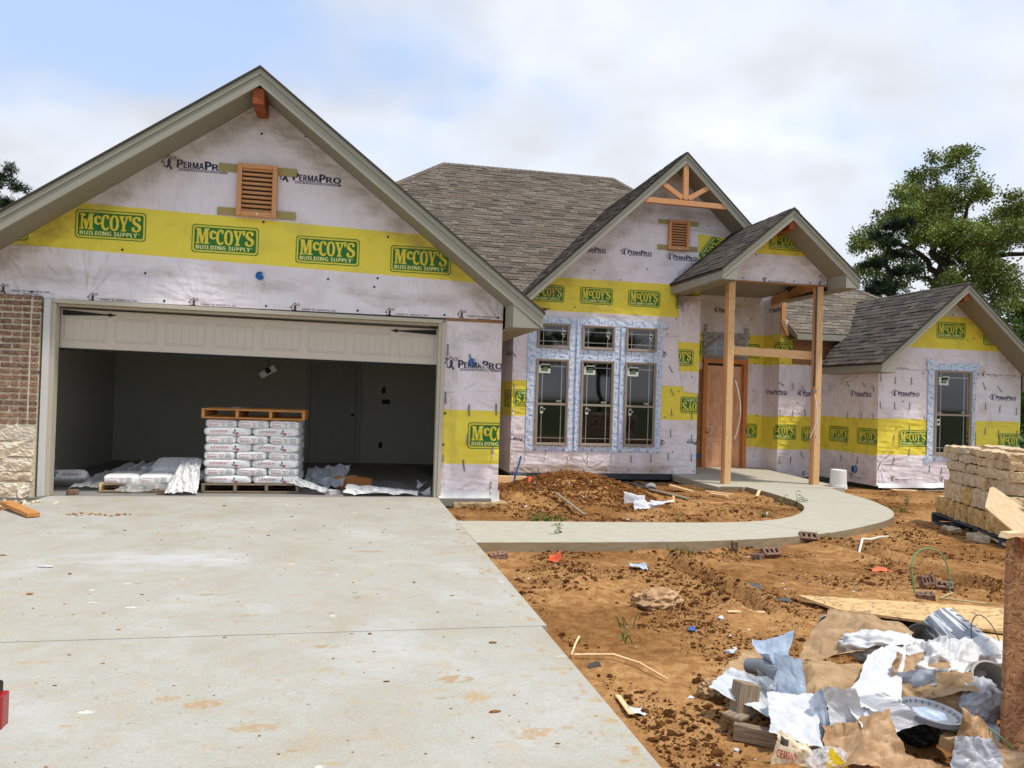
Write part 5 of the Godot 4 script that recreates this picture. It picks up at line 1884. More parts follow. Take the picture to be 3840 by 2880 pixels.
func wing() -> void:
	var z := -4.25
	var x0 := 11.15
	var c := WC.new(self, 11.1, -0.32, 14.85, 3.95, 125, 41)
	c.band(0.39, 1.17)
	c.band(2.73, 3.45)
	c.lap(2.20, 0.06)
	for l in [[12.03, 0.75], [13.25, 0.75], [14.56, 0.73]]: c.mark(mccoy, l[0], l[1], 0.74, 0.36)
	for l in [[12.93, 3.14], [11.75, 3.1], [14.12, 3.05]]: c.mark(mccoy, l[0], l[1], 0.74, 0.36)
	for l in [[11.82, 1.72], [14.3, 1.71]]: c.mark(permapro, l[0], l[1], 0.72, 0.19)
	for l in [[11.62, 2.29], [14.0, 2.22], [11.75, -0.12], [12.98, -0.12]]: c.mark(perma_strip, l[0], l[1], 0.56, 0.14)
	rake_smudges(c, 13.0, 3.75, 14.9, 2.1, 10, 0.4, 0.02)
	var m := c.material("wing_wrap", [[12.4, 2.2, 0.9, 1.6, 4.0], [11.2, 2.1, 0.7, 1.3, 4.0], [13.5, 2.3, 0.8, 1.2, 4.0], [11.2, 0.2, 0.9, 1.4, 4.0], [13.0, -0.2, 0.6, 1.0, 4.0]], 42)
	var mb := MB.new()
	var r := c.rect()
	strips(mb, x0, -0.24, 14.77, 2.30, Rect2(12.52, 0.36, 0.96, 1.92), z, r)
	mb.prism(P([x0, 2.30, 14.77, 2.30, 12.88, 3.92]), Vector3(0, 0, z), Vector3.RIGHT, Vector3.UP, 0.12, r)
	var wall := put("wing_wall", mb, m, house)
	dots(wall, [[12.25, 2.18], [11.5, 2.4], [11.75, 1.55], [12.35, 1.15], [12.3, 1.2], [13.65, 2.2], [14.6, 2.2], [13.35, 2.95], [12.95, 3.5], [13.5, 3.0], [14.1, 2.9], [11.6, 0.95], [12.3, 0.45], [13.2, 3.3]], z)
	ties(wall, [[11.2, 2.05, 0], [11.55, 2.0, 0], [11.95, 2.0, 0], [11.55, 1.45, 0], [11.92, 1.45, 0], [11.2, 1.45, 0], [11.55, 0.75, -6], [11.93, 0.95, -4], [11.93, 0.45, -8], [11.55, 0.25, -14], [11.2, 0.15, -30], [12.45, 0.1, -14], [12.75, 0.05, -14], [13.55, 2.05, -45], [13.8, 1.95, 20], [14.2, 1.9, 40], [13.85, 1.5, 0], [14.22, 1.45, -10], [14.66, 1.4, -8], [13.85, 0.95, -6], [14.2, 0.9, 0], [14.68, 0.9, -10], [13.55, 1.5, -10], [14.3, 0.3, 0]], Vector3(0, 0, z), Vector3.RIGHT, Vector3(0, 0, 1))
	# left return
	var c2 := WC.new(self, -6.45, -0.42, -4.2, 2.6, 110, 43)
	c2.band(0.36, 1.15)
	c2.mark(mccoy, -4.58, 0.75, 0.74, 0.36)
	c2.mark(mccoy, -5.62, 0.75, 0.74, 0.36)
	c2.mark(permapro, -4.85, 1.70, 0.78, 0.18)
	c2.mark(perma_strip, -4.9, -0.16, 0.56, 0.13)
	for s in [[-5.4, 2.4, 0.8, 0.4, 3], [-6.1, 2.4, 0.5, 0.3, 3], [-4.6, 2.4, 0.6, 0.2, 3]]: c2.smudge(s[0], s[1], s[2], s[3], smoke[s[4]])
	var m2 := c2.material("wing_return_wrap", [[-5.7, 1.95, 1.0, 1.9, 4.0], [-4.3, 0.0, 0.8, 1.4, 4.0], [-5.0, -0.1, 0.5, 1.2, 4.0]], 44)
	mb = MB.new()
	mb.prism(P([-6.4, -0.3, -4.252, -0.3, -4.252, 2.5, -6.4, 2.5]), Vector3(x0 - 0.002, 0, 0), Vector3(0, 0, 1), Vector3.UP, 0.1, c2.rect())
	var wl := put("wing_return_wall", mb, m2, house)
	ties(wl, [[-4.4, 1.8, 20], [-4.75, 1.9, 50], [-5.3, 1.9, 40], [-4.4, 1.2, 10], [-4.8, 1.2, 0], [-5.3, 1.2, 0], [-4.9, 0.2, -10], [-5.5, 0.2, 30], [-5.3, 0.6, 0]], Vector3(x0 - 0.002, 0, 0), Vector3(0, 0, 1), Vector3(-1, 0, 0))
	# wall box with coiled cable low on the return
	mb = MB.new()
	mb.lathe(Transform3D(Basis(Vector3(0, 0, 1), PI / 2), Vector3(x0 - 0.002, 0.0, -5.0)), [Vector2(0.09, 0), Vector2(0.09, 0.03), Vector2(0.075, 0.03), Vector2(0.07, 0.005), Vector2(0, 0.005)], 16)
	var jb := put("junction_box", mb, M["blue_plastic"], house)
	mb = MB.new()
	var ring := []
	for i in 22: ring.append(Vector3(x0 - 0.05, 0.0 + 0.085 * sin(i * 0.6), -5.0 + 0.085 * cos(i * 0.6)))
	mb.tube(ring, 0.007, 6)
	put("wire", mb, M["white_wire"], jb)
	# right side wall and the foot
	mb = MB.new()
	mb.box(Transform3D(Basis.IDENTITY, Vector3(14.71, 1.0, -8.2)), Vector3(0.1, 2.5, 7.6))
	put("wing_side_wall", mb, M["wrap_white"], house)
	mb = MB.new()
	mb.grid(60, 3, func(s: float, t: float) -> Vector3:
		return Vector3(11.13 + s * 3.66, -0.225 - t * 0.09 - 0.012 * sin(s * 9.0), z + 0.01 + t * (0.06 + 0.05 * sin(s * 17.0 + 1.0)) + 0.01 * sin(s * 71.0)))
	put("wrap_skirt", mb, M["white_bag"], house)
	mb = MB.new()
	mb.box(Transform3D(Basis.IDENTITY, Vector3(12.98, -0.34, z - 0.05)), Vector3(3.62, 0.2, 0.1))
	put("footing", mb, M["black_plastic"], house)
	# window
	window_unit(12.53, 13.47, 0.40, 2.26, z + 0.02, true, [[-0.24, 1.62, 0.24, 0.17, 0.0], [-0.2, 1.68, 0.2, 0.09, 0.04], [0.28, 0.94, 0.09, 0.025, 0.0], [-0.33, 0.93, 0.09, 0.025, 0.0], [-0.35, 0.72, 0.07, 0.14, 0.0]])
	for q in [[12.36, 0.26, 12.54, 2.44], [13.46, 0.26, 13.58, 2.42], [12.33, 2.26, 13.62, 2.41], [12.34, 0.27, 13.56, 0.40], [12.3, 0.22, 12.46, 0.36], [13.44, 2.32, 13.64, 2.46], [12.33, 2.34, 12.5, 2.50]]:
		tape(q[0], q[1], q[2], q[3], z + 0.01 + rng.randf() * 0.006)
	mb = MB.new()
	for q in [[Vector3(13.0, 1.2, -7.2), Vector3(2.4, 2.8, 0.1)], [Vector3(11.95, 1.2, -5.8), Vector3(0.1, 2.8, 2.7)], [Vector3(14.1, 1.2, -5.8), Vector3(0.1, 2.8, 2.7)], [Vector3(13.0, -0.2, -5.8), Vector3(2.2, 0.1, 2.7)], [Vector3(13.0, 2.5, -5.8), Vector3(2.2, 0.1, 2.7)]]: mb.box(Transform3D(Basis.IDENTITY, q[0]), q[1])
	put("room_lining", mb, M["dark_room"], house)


# ==================================================================== roofs
# a gable end: rake boards, soffits, deck, eave boards and the returns at the foot of each rake
func gable(called: String, ap: Vector2, le: Vector2, re: Vector2, zf: float, zw: float, zb: float, wl: float, wr: float, fh := 0.19) -> Node3D:
	var g := Node3D.new()
	g.name = called
	house.add_child(g)
	var m: Material = M["taupe_paint"]
	for e in [[le, 0], [re, 1]]:
		var q: Vector2 = e[0]
		var drop := Vector2(0, -fh)
		var th := 0.035
		var mb := MB.new()
		mb.prism(PackedVector2Array([ap, q, q + drop, ap + drop]), Vector3(0, 0, zf), Vector3.RIGHT, Vector3.UP, 0.03)
		put("rake_board", mb, m, g)
		mb = MB.new()
		mb.prism(PackedVector2Array([ap + Vector2(0, 0.004), q + Vector2(0, 0.004), q + Vector2(0, -0.065), ap + Vector2(0, -0.065)]), Vector3(0, 0, zf + 0.018), Vector3.RIGHT, Vector3.UP, 0.0175)
		put("rake_trim", mb, m, g)
		# deck and its dark drip edge
		mb = MB.new()
		var out := (q - ap).normalized() * 0.03
		mb.prism(PackedVector2Array([ap + Vector2(0, th), q + out + Vector2(0, th), q + out + Vector2(0, 0.006), ap + Vector2(0, 0.006)]), Vector3(0, 0, zf + 0.035), Vector3.RIGHT, Vector3.UP, zf + 0.035 - zb)
		put("roof_deck", mb, M["roof_deck"], g)
		# sloping soffit
		mb = MB.new()
		mb.prism(PackedVector2Array([ap + drop + Vector2(0, 0.025), q + drop + Vector2(0, 0.025), q + drop + Vector2(0, 0.006), ap + drop + Vector2(0, 0.006)]), Vector3(0, 0, zf - 0.031), Vector3.RIGHT, Vector3.UP, zf - 0.031 - zw)
		put("rake_soffit", mb, M["soffit_paint"], g)
		# eave board and level soffit running back
		var wx: float = wl if e[1] == 0 else wr
		var s := 1.0 if e[1] == 1 else -1.0
		board("eave_board", Vector3(q.x - s * 0.016, q.y - fh * 0.5 - 0.002, zf - 0.032), Vector3(q.x - s * 0.016, q.y - fh * 0.5 - 0.002, zb), fh - 0.004, 0.028, m, g)
		mb = MB.new()
		mb.box(Transform3D(Basis.IDENTITY, Vector3((q.x + wx) * 0.5 - s * 0.016, q.y - fh + 0.004, (zf + zb) * 0.5 - 0.02)), Vector3(absf(q.x - wx) - 0.03, 0.012, zf - zb - 0.06))
		put("eave_soffit", mb, M["soffit_paint"], g)
		# return: triangle closing the foot of the rake
		var sl := (ap.y - q.y) / (ap.x - q.x)
		var bx := wx + s * 0.03
		mb = MB.new()
		mb.prism(PackedVector2Array([q + drop + Vector2(-s * 0.02, 0.0), Vector2(bx, q.y - fh), Vector2(bx, q.y - fh + sl * (bx - q.x))]), Vector3(0, 0, zf - 0.008), Vector3.RIGHT, Vector3.UP, 0.02)
		put("eave_return", mb, m, g)
		mb = MB.new()
		mb.box(Transform3D(Basis.IDENTITY, Vector3(bx + s * 0.008, q.y - fh + sl * (bx - q.x) * 0.5, (zf + zw) * 0.5 - 0.02)), Vector3(0.016, absf(sl * (bx - q.x)) + 0.02, zf - zw - 0.05))
		put("eave_return", mb, m, g)
	return g


var shingle_jobs := []


# lay shingles course by course on a polygon (u along the eave, v up the slope)
func shingles(poly: PackedVector2Array, o: Vector3, u: Vector3, v: Vector3, tone: Color, parent: Node3D, sd: int, near: float) -> void:
	var rr := RandomNumberGenerator.new()
	rr.seed = sd
	var n := u.cross(v).normalized()
	var lo := Vector2(1e9, 1e9)
	var hi := -lo
	for p in poly:
		lo = lo.min(p); hi = hi.max(p)
	var ex := 0.14
	var row := 0
	var y := lo.y
	while y < hi.y:
		var x := lo.x - rr.randf() * 0.4
		while x < hi.x:
			var w := [0.16, 0.22, 0.3, 0.36, 0.42][rr.randi() % 5] as float
			var rectp := PackedVector2Array([Vector2(x, y), Vector2(x + w - 0.004, y), Vector2(x + w - 0.004, y + ex + 0.02), Vector2(x, y + ex + 0.02)])
			x += w
			var cl := Geometry2D.intersect_polygons(rectp, poly)
			if cl.is_empty(): continue
			var q: PackedVector2Array = cl[0]
			if q.size() < 3: continue
			var t := rr.randf()
			var c := tone * (0.80 + 0.2 * rr.randf())
			if t < 0.22: c = tone * 1.22
			elif t < 0.45: c = tone * Color(1.04, 0.98, 0.93)
			elif t < 0.6: c = tone * 0.7
			c.a = 1.0
			var lift := 0.004 + (0.007 if rr.randf() < 0.45 else 0.0)
			shingle_jobs.append([q, y, o, u, v, n, c, lift, ex, parent, near])
		y += ex
		row += 1


func shingle_piece(mb: MB, j: Array) -> void:
	var q: PackedVector2Array = j[0]
	var y: float = j[1]
	var o: Vector3 = j[2]; var u: Vector3 = j[3]; var v: Vector3 = j[4]; var n: Vector3 = j[5]
	mb.col = j[6]
	var lift: float = j[7]
	var ex: float = j[8]
	var top := []
	var area := 0.0
	for i in q.size():
		area += q[i].cross(q[(i + 1) % q.size()])
		top.append(o + u * q[i].x + v * q[i].y + n * (0.012 + lift + 0.010 * (1.0 - clampf((q[i].y - y) / ex, 0.0, 1.3))))
	if area < 0.0: top.reverse()
	for i in range(1, top.size() - 1): mb.tri(top[0], top[i], top[i + 1])
	var dn := n * (0.012 + lift)
	for i in top.size():
		var a: Vector3 = top[i]; var b: Vector3 = top[(i + 1) % top.size()]
		mb.quad(a - dn, b - dn, b, a)


func flush_shingles() -> void:
	# the largest in the picture are pieces of their own, the rest is joined roof by roof
	shingle_jobs.sort_custom(func(a, b): return a[10] < b[10])
	var rest := {}
	var count := 0
	var seen := {}
	for j in shingle_jobs:
		var near: float = j[10]
		var cx: Vector3 = j[2] + j[3] * j[0][0].x + j[4] * j[0][0].y
		if near < 50.0 and count < 300 and cx.distance_to(Vector3(0, 1.4, 10.7)) < near:
			var mb := MB.new()
			shingle_piece(mb, j)
			put("shingle", mb, M["shingle"], j[9])
			count += 1
		else:
			if not rest.has(j[9]): rest[j[9]] = MB.new()
			shingle_piece(rest[j[9]], j)
	for p in rest: kind(put("shingle_courses", rest[p], M["shingle"], p), "stuff")


func caps(a: Vector3, b: Vector3, n1: Vector3, n2: Vector3, tone: Color, parent: Node3D) -> void:
	var mb := MB.new()
	var l := (b - a).length()
	var d := (b - a) / l
	var s1 := n1.cross(d).normalized()
	var s2 := d.cross(n2).normalized()
	var k := 0
	while k * 0.14 < l:
		var p := a + d * (k * 0.14)
		var e := a + d * minf(l, k * 0.14 + 0.15)
		var up := (n1 + n2).normalized()
		mb.col = tone * rng.randf_range(0.8, 1.2)
		mb.col.a = 1.0
		var w := 0.14
		var h0 := up * 0.045; var h1 := up * 0.034
		mb.quad(p + h0 - s1 * w - up * 0.0, p + h0, e + h1, e + h1 - s1 * w)
		mb.quad(p + h0, p + h0 - s2 * w, e + h1 - s2 * w, e + h1)
		mb.quad(p + h0 - s1 * w, p + h0 - s1 * w - up * 0.02, p + h0 - up * 0.02, p + h0)
		mb.quad(p + h0, p + h0 - up * 0.02, p + h0 - s2 * w - up * 0.02, p + h0 - s2 * w)
		k += 1
	kind(put("ridge_cap", mb, M["shingle"], parent), "stuff")


func roofs() -> void:
	var tone := Color(0.212, 0.184, 0.152)
	var dark := Color(0.150, 0.133, 0.118)
	# ---- garage gable
	var g1 := gable("garage_roof", Vector2(-1.235, 5.39), Vector2(-5.35, 2.46), Vector2(2.475, 2.525), 0.57, 0.0, -8.2, -5.0, 2.04, 0.20)
	board("outlooker", Vector3(-1.25, 5.06, 0.0), Vector3(-1.25, 5.06, 0.535), 0.2, 0.14, M["dark_cedar"], g1, Vector3.UP)
	# ---- main hipped roof behind
	var mr := Node3D.new()
	mr.name = "main_roof"
	house.add_child(mr)
	var o := Vector3(0, 2.8, -4.7)
	var v := Vector3(0, 0.6, -0.8)
	var pl := P([-4.59, 0, 3.0, 0, 3.4, 0.6, 6.2, 1.3, 8.0, 6.2, 8.15, 7.5, 7.5, 8.70, 2.39, 8.72])
	var mb := MB.new()
	mb.prism(pl, o, Vector3.RIGHT, v, 0.05)
	put("roof_deck", mb, M["roof_deck"], mr)
	shingles(pl, o, Vector3.RIGHT, v, tone, mr, 1, 0.0)
	# slopes away from the camera, so that the house is closed
	mb = MB.new()
	mb.tri(Vector3(2.39, 8.03, -11.68), Vector3(-4.6, 2.8, -18.6), Vector3(-4.6, 2.8, -4.7))
	mb.quad(Vector3(7.5, 8.02, -11.66), Vector3(15, 2.8, -18.6), Vector3(-4.6, 2.8, -18.6), Vector3(2.39, 8.03, -11.68))
	mb.tri(Vector3(7.5, 8.02, -11.66), Vector3(8.1, 7.3, -10.7), Vector3(13, 2.8, -18.6))
	put("rear_slope", mb, M["roof_deck"], mr)
	caps(Vector3(2.39, 8.03, -11.68), Vector3(7.5, 8.02, -11.66), Vector3(0, 0.8, 0.6), Vector3(0, 0.8, -0.6), tone * 1.1, mr)
	caps(Vector3(-1.0, 5.48, -8.29), Vector3(2.39, 8.03, -11.68), Vector3(0, 0.8, 0.6), Vector3(-0.6, 0.8, 0), tone * 1.25, mr)
	caps(Vector3(8.15, 7.30, -10.7), Vector3(7.5, 8.02, -11.66), Vector3(0.6, 0.8, 0), Vector3(0, 0.8, 0.6), tone * 1.1, mr)
	# ---- gable over the windows, with its open truss
	var ap := Vector2(6.79, 6.64)
	var g2 := gable("window_gable_roof", ap, Vector2(3.34, 3.40), Vector2(9.3, 4.27), -4.7, -5.3, -10.0, 3.29, 9.1, 0.20)
	var vv := Vector3(6.79 - 3.34, 6.64 - 3.40, 0).normalized()
	var ln := Vector2(3.45, 3.24).length()
	var oo := Vector3(3.31, 3.41, 0)
	shingles(P([-4.65, 0, -4.65, ln, -10.0, ln, -5.5, 0]), oo, Vector3(0, 0, 1), vv, dark, g2, 2, 0.0)
	var tz := -4.76
	board("truss_tie", Vector3(5.72, 5.61, tz), Vector3(7.83, 5.585, tz), 0.11, 0.09, M["cedar"], g2)
	board("truss_king_post", Vector3(6.80, 5.67, tz - 0.002), Vector3(6.79, 6.44, tz - 0.002), 0.115, 0.085, M["cedar"], g2, Vector3.RIGHT)
	board("truss_strut", Vector3(6.73, 5.70, tz - 0.004), Vector3(6.22, 6.02, tz - 0.004), 0.1, 0.08, M["cedar"], g2)
	board("truss_strut", Vector3(6.87, 5.70, tz - 0.004), Vector3(7.36, 6.00, tz - 0.004), 0.1, 0.08, M["cedar"], g2)
	# ---- porch gable
	var g3 := gable("porch_roof", Vector2(8.20, 5.14), Vector2(6.76, 3.92), Vector2(9.66, 3.90), -2.87, -3.5, -5.35, 7.10, 9.33, 0.19)
	vv = Vector3(8.20 - 6.76, 5.14 - 3.92, 0).normalized()
	ln = Vector2(1.44, 1.22).length()
	shingles(P([-5.33, 0, -2.85, 0, -2.85, ln, -5.33, ln]), Vector3(6.735, 3.935, 0), Vector3(0, 0, 1), vv, dark, g3, 3, 17.0)
	caps(Vector3(8.2, 5.15, -2.85), Vector3(8.2, 5.15, -5.3), Vector3(0.6, 0.8, 0), Vector3(-0.6, 0.8, 0), dark, g3)
	board("outlooker", Vector3(8.2, 4.86, -3.5), Vector3(8.2, 4.86, -2.91), 0.18, 0.13, M["dark_cedar"], g3, Vector3.UP)
	# right slope of the porch roof running back over the entry
	mb = MB.new()
	mb.prism(P([8.2, 5.17, 9.5, 4.09, 9.5, 4.07, 8.2, 5.13]), Vector3(0, 0, -5.0), Vector3.RIGHT, Vector3.UP, 2.3)
	put("roof_deck", mb, M["roof_deck"], g3)
	# ---- low roof between porch and wing
	var rr := Node3D.new()
	rr.name = "low_roof"
	house.add_child(rr)
	o = Vector3(0, 3.10, -6.05)
	pl = P([10.28, 0, 12.3, 0, 13.2, 1.4, 13.6, 1.95, 13.15, 2.5, 12.0, 3.6, 10.2, 3.6])
	mb = MB.new()
	mb.prism(pl, o, Vector3.RIGHT, v, 0.05)
	put("roof_deck", mb, M["roof_deck"], rr)
	shingles(pl, o, Vector3.RIGHT, v, tone * 1.18, rr, 4, 19.3)
	caps(Vector3(13.6, 4.27, -7.61), Vector3(12.0, 5.26, -8.93), Vector3(0.6, 0.8, 0.0), Vector3(0, 0.8, 0.6), tone * 1.2, rr)
	board("eave_board", Vector3(10.28, 3.02, -6.04), Vector3(12.3, 3.03, -6.04), 0.14, 0.03, M["taupe_paint"], rr)
	board("eave_board", Vector3(10.27, 3.02, -6.05), Vector3(10.27, 3.45, -6.6), 0.14, 0.03, M["taupe_paint"], rr)
	mb = MB.new()
	mb.box(Transform3D(Basis.IDENTITY, Vector3(11.2, 2.96, -6.24)), Vector3(1.9, 0.014, 0.36))
	put("eave_soffit", mb, M["soffit_paint"], rr)
	# ---- wing gable
	var g4 := gable("wing_roof", Vector2(12.83, 4.08), Vector2(10.77, 2.31), Vector2(15.2, 2.03), -3.66, -4.25, -5.75, 11.15, 14.77, 0.17)
	vv = Vector3(2.06, 1.77, 0).normalized()
	ln = Vector2(2.06, 1.77).length()
	shingles(P([-5.72, 0, -3.64, 0, -3.64, ln, -8.0, ln, -7.0, ln * 0.7, -6.3, ln * 0.35]), Vector3(10.745, 2.325, 0), Vector3(0, 0, 1), vv, dark, g4, 5, 16.6)
	mb = MB.new()
	mb.prism(P([-5.7, 0.6, -5.7, ln, -8.0, ln, -7.0, ln * 0.7, -6.3, ln * 0.35]), Vector3(10.745, 2.325, 0), Vector3(0, 0, 1), vv, 0.03)
	mb.prism(P([12.83, 4.10, 15.22, 2.04, 15.22, 2.0, 12.83, 4.06]), Vector3(0, 0, -5.7), Vector3.RIGHT, Vector3.UP, 4.0)
	put("roof_deck", mb, M["roof_deck"], g4)
	caps(Vector3(12.83, 4.09, -3.62), Vector3(12.83, 4.09, -7.5), Vector3(0.65, 0.75, 0), Vector3(-0.65, 0.75, 0), dark, g4)
	board("outlooker", Vector3(12.83, 3.82, -4.25), Vector3(12.83, 3.82, -3.7), 0.18, 0.14, M["dark_cedar"], g4, Vector3.UP)
	flush_shingles()


# ==================================================================== trees
func sprig(sd: int, needles: bool) -> ArrayMesh:
	var rr := RandomNumberGenerator.new()
	rr.seed = sd
	var mb := MB.new()
	for i in (14 if needles else 9):
		var d := Vector3(rr.randfn(0, 1), rr.randfn(0.15, 0.8), rr.randfn(0, 1)).normalized()
		var s := d.cross(Vector3(rr.randf(), rr.randf(), rr.randf())).normalized()
		var c := Vector3.ZERO if needles else d * rr.randf_range(0.2, 1.0)
		var l := rr.randf_range(0.7, 1.1) if needles else rr.randf_range(0.42, 0.62)
		var w := 0.05 if needles else rr.randf_range(0.13, 0.2)
		var g := rr.randf_range(0.7, 1.25)
		mb.col = Color(g, g, g)
		var q := c + d * l * 0.5
		mb.quad(c, q + s * w, c + d * l, q - s * w)
	return mb.mesh()


func crown(o: Node3D, lobes: Array, per: float, size: float, col: Color, sd: int, needles := false, flat := 0.8) -> void:
	var rr := RandomNumberGenerator.new()
	rr.seed = sd
	var ts: Array[Transform3D] = []
	var cs := PackedColorArray()
	for lb in lobes:
		var c := Vector3(lb[0], lb[1], lb[2])
		var r: float = lb[3]
		# each lobe is a handful of leaf clouds with gaps between them
		var n_sub := int(4 + r * 6.0)
		for k in n_sub:
			var d := Vector3(rr.randfn(0, 1), rr.randfn(0, 1) * flat, rr.randfn(0, 1)).normalized()
			var p := c + d * r * pow(rr.randf(), 0.4) * Vector3(1, flat, 1)
			var sr := r * rr.randf_range(0.16, 0.42)
			var tone := rr.randf_range(0.6, 1.3)
			for i in int(per * sr * sr * 10.0 + 8):
				var e := Vector3(rr.randfn(0, 0.5), rr.randfn(0, 0.36), rr.randfn(0, 0.5)) * sr
				var s := size * rr.randf_range(0.6, 1.3)
				ts.append(Transform3D(Basis.from_euler(Vector3(rr.randf() * TAU, rr.randf() * TAU, rr.randf() * TAU)).scaled(Vector3.ONE * s), p + e))
				var t := tone * rr.randf_range(0.75, 1.2)
				cs.append(Color(col.r * t * rr.randf_range(0.85, 1.25), col.g * t, col.b * t))
	var mm := MultiMesh.new()
	mm.transform_format = MultiMesh.TRANSFORM_3D
	mm.use_colors = true
	mm.mesh = sprig(sd, needles)
	mm.instance_count = ts.size()
	for i in ts.size():
		mm.set_instance_transform(i, ts[i])
		mm.set_instance_color(i, cs[i])
	var mi := MultiMeshInstance3D.new()
	mi.name = "crown"
	mi.multimesh = mm
	mi.material_override = M["leaf"]
	o.add_child(mi)
	kind(mi, "stuff")


func limb(mb: MB, a: Vector3, b: Vector3, r0: float, r1: float, sag: float, sd: int) -> void:
	var rr := RandomNumberGenerator.new()
	rr.seed = sd
	var path := []
	var rad := []
	for i in 8:
		var t := i / 7.0
		path.append(a.lerp(b, t) + Vector3(rr.randfn(0, 0.05), sin(t * PI) * sag, rr.randfn(0, 0.05)) * (b - a).length() * 0.5)
		rad.append(lerpf(r0, r1, t))
	mb.tube(path, rad, 8)


func build_trees() -> void:
	# big oak behind the wing; positions are relative to its foot
	var oak := thing("oak_tree", "large spreading oak with gnarled limbs, standing behind the right wing", "tree", Vector3(29.3, -0.4, -24))
	var lobes := []
	for q in [[29.3, 13.7, 0.2, 1.0], [28.3, 12.9, -0.5, 1.2], [30.2, 12.6, 0.6, 1.0], [27.2, 11.7, 0.5, 1.3], [29.0, 11.3, -0.6, 1.5], [26.2, 10.3, -0.3, 1.2], [27.9, 9.9, 0.8, 1.3], [30.6, 10.9, -0.8, 1.3], [25.4, 8.9, 0.3, 0.8], [26.9, 8.3, -0.8, 1.1], [29.8, 9.4, 1.2, 1.2], [31.4, 9.4, -0.5, 1.2], [33.0, 12.0, 0.4, 1.0], [34.0, 11.4, -0.5, 1.2], [32.6, 10.4, 0.6, 1.0], [34.4, 9.9, 0.8, 1.2], [35.4, 11.6, -1.0, 1.4], [28.2, 7.2, 1.0, 1.0], [30.6, 7.2, -1.0, 1.3], [32.2, 7.0, 0.5, 1.3], [33.0, 8.4, -1.4, 1.0], [36.3, 9.4, 0.5, 1.6], [24.7, 9.4, 0.0, 0.45], [29.9, 14.5, 0.2, 0.45], [31.2, 12.4, 0.2, 0.4], [24.5, 8.0, 0.2, 0.4], [28.8, 8.6, -1.0, 1.1], [30.2, 8.3, 1.0, 1.1], [31.6, 8.2, 0.4, 1.0], [32.4, 9.4, -0.4, 0.9], [27.4, 10.8, 0.0, 1.1], [29.4, 12.4, 0.0, 1.1], [30.4, 9.9, 0.2, 1.1], [33.2, 10.6, 0.0, 1.1], [29.0, 10.2, 0.6, 1.1]]:
		lobes.append([q[0] - 29.3, q[1] + 0.4, q[2] * 2.0, q[3] * 1.12])
	var mb := MB.new()
	limb(mb, Vector3(0.0, -0.2, 0), Vector3(0.1, 9.4, 0), 0.42, 0.28, 0.02, 1)
	limb(mb, Vector3(0.1, 9.2, 0), Vector3(-1.4, 13.0, -0.4), 0.22, 0.06, 0.05, 2)
	limb(mb, Vector3(0.1, 9.0, 0), Vector3(1.2, 12.6, 0.8), 0.18, 0.08, 0.05, 3)
	limb(mb, Vector3(0.1, 8.6, 0), Vector3(-3.6, 10.3, 0.4), 0.17, 0.06, 0.12, 4)
	limb(mb, Vector3(0.0, 7.6, 0), Vector3(4.6, 11.2, -0.6), 0.2, 0.06, -0.06, 5)
	limb(mb, Vector3(2.4, 9.6, -0.2), Vector3(6.4, 10.0, 0.6), 0.18, 0.05, 0.08, 6)
	limb(mb, Vector3(-1.6, 10.0, 0.2), Vector3(-4.6, 8.6, 0.4), 0.12, 0.03, 0.1, 7)
	limb(mb, Vector3(0.0, 8.0, 0), Vector3(-2.4, 8.2, 1.4), 0.2, 0.05, 0.1, 8)
	limb(mb, Vector3(0.0, 6.6, 0), Vector3(2.6, 7.4, -1.4), 0.2, 0.05, 0.1, 9)
	put("trunk", mb, M["bark"], oak)
	crown(oak, lobes, 12.0, 0.26, Color(0.19, 0.235, 0.058), 31)
	# pine in front of the oak
	var pine := thing("pine_tree", "dark pine with layered boughs, left in front of the spreading oak", "tree", Vector3(23.3, -0.4, -20))
	mb = MB.new()
	limb(mb, Vector3.ZERO, Vector3(0.05, 9.9, 0), 0.24, 0.05, 0.0, 11)
	lobes = []
	var rr := RandomNumberGenerator.new()
	rr.seed = 12
	for i in 17:
		var y := 3.0 + i * 0.42
		var a := i * 2.4
		var l := lerpf(2.3, 0.5, i / 16.0) * rr.randf_range(0.7, 1.1)
		var e := Vector3(cos(a) * l, y + 0.1, sin(a) * l)
		limb(mb, Vector3(0.02, y, 0), e, 0.07, 0.02, 0.08, 20 + i)
		lobes.append([e.x * 0.85, e.y + 0.1, e.z * 0.85, 0.55])
		lobes.append([e.x * 0.5, e.y + 0.1, e.z * 0.5, 0.38])
	lobes.append([0.0, 10.0, 0.0, 0.5])
	put("trunk", mb, M["bark"], pine)
	crown(pine, lobes, 22.0, 0.22, Color(0.030, 0.058, 0.026), 33, true, 0.4)
	# pine at the left edge
	var lp := thing("pine_tree", "pine at the left edge, rising behind the garage roof", "tree", Vector3(-14.2, -0.4, -20))
	mb = MB.new()
	limb(mb, Vector3.ZERO, Vector3(0.1, 10.2, 0), 0.28, 0.06, 0.0, 13)
	lobes = []
	for i in 15:
		var y := 4.6 + i * 0.42
		var a := i * 2.4 + 0.4
		var l := lerpf(2.7, 0.6, i / 14.0) * rr.randf_range(0.75, 1.1)
		var e := Vector3(cos(a) * l, y + 0.1, sin(a) * l)
		limb(mb, Vector3(0.02, y, 0), e, 0.08, 0.02, 0.08, 50 + i)
		lobes.append([e.x * 0.9, e.y + 0.1, e.z * 0.9, 0.65])
		lobes.append([e.x * 0.5, e.y + 0.1, e.z * 0.5, 0.42])
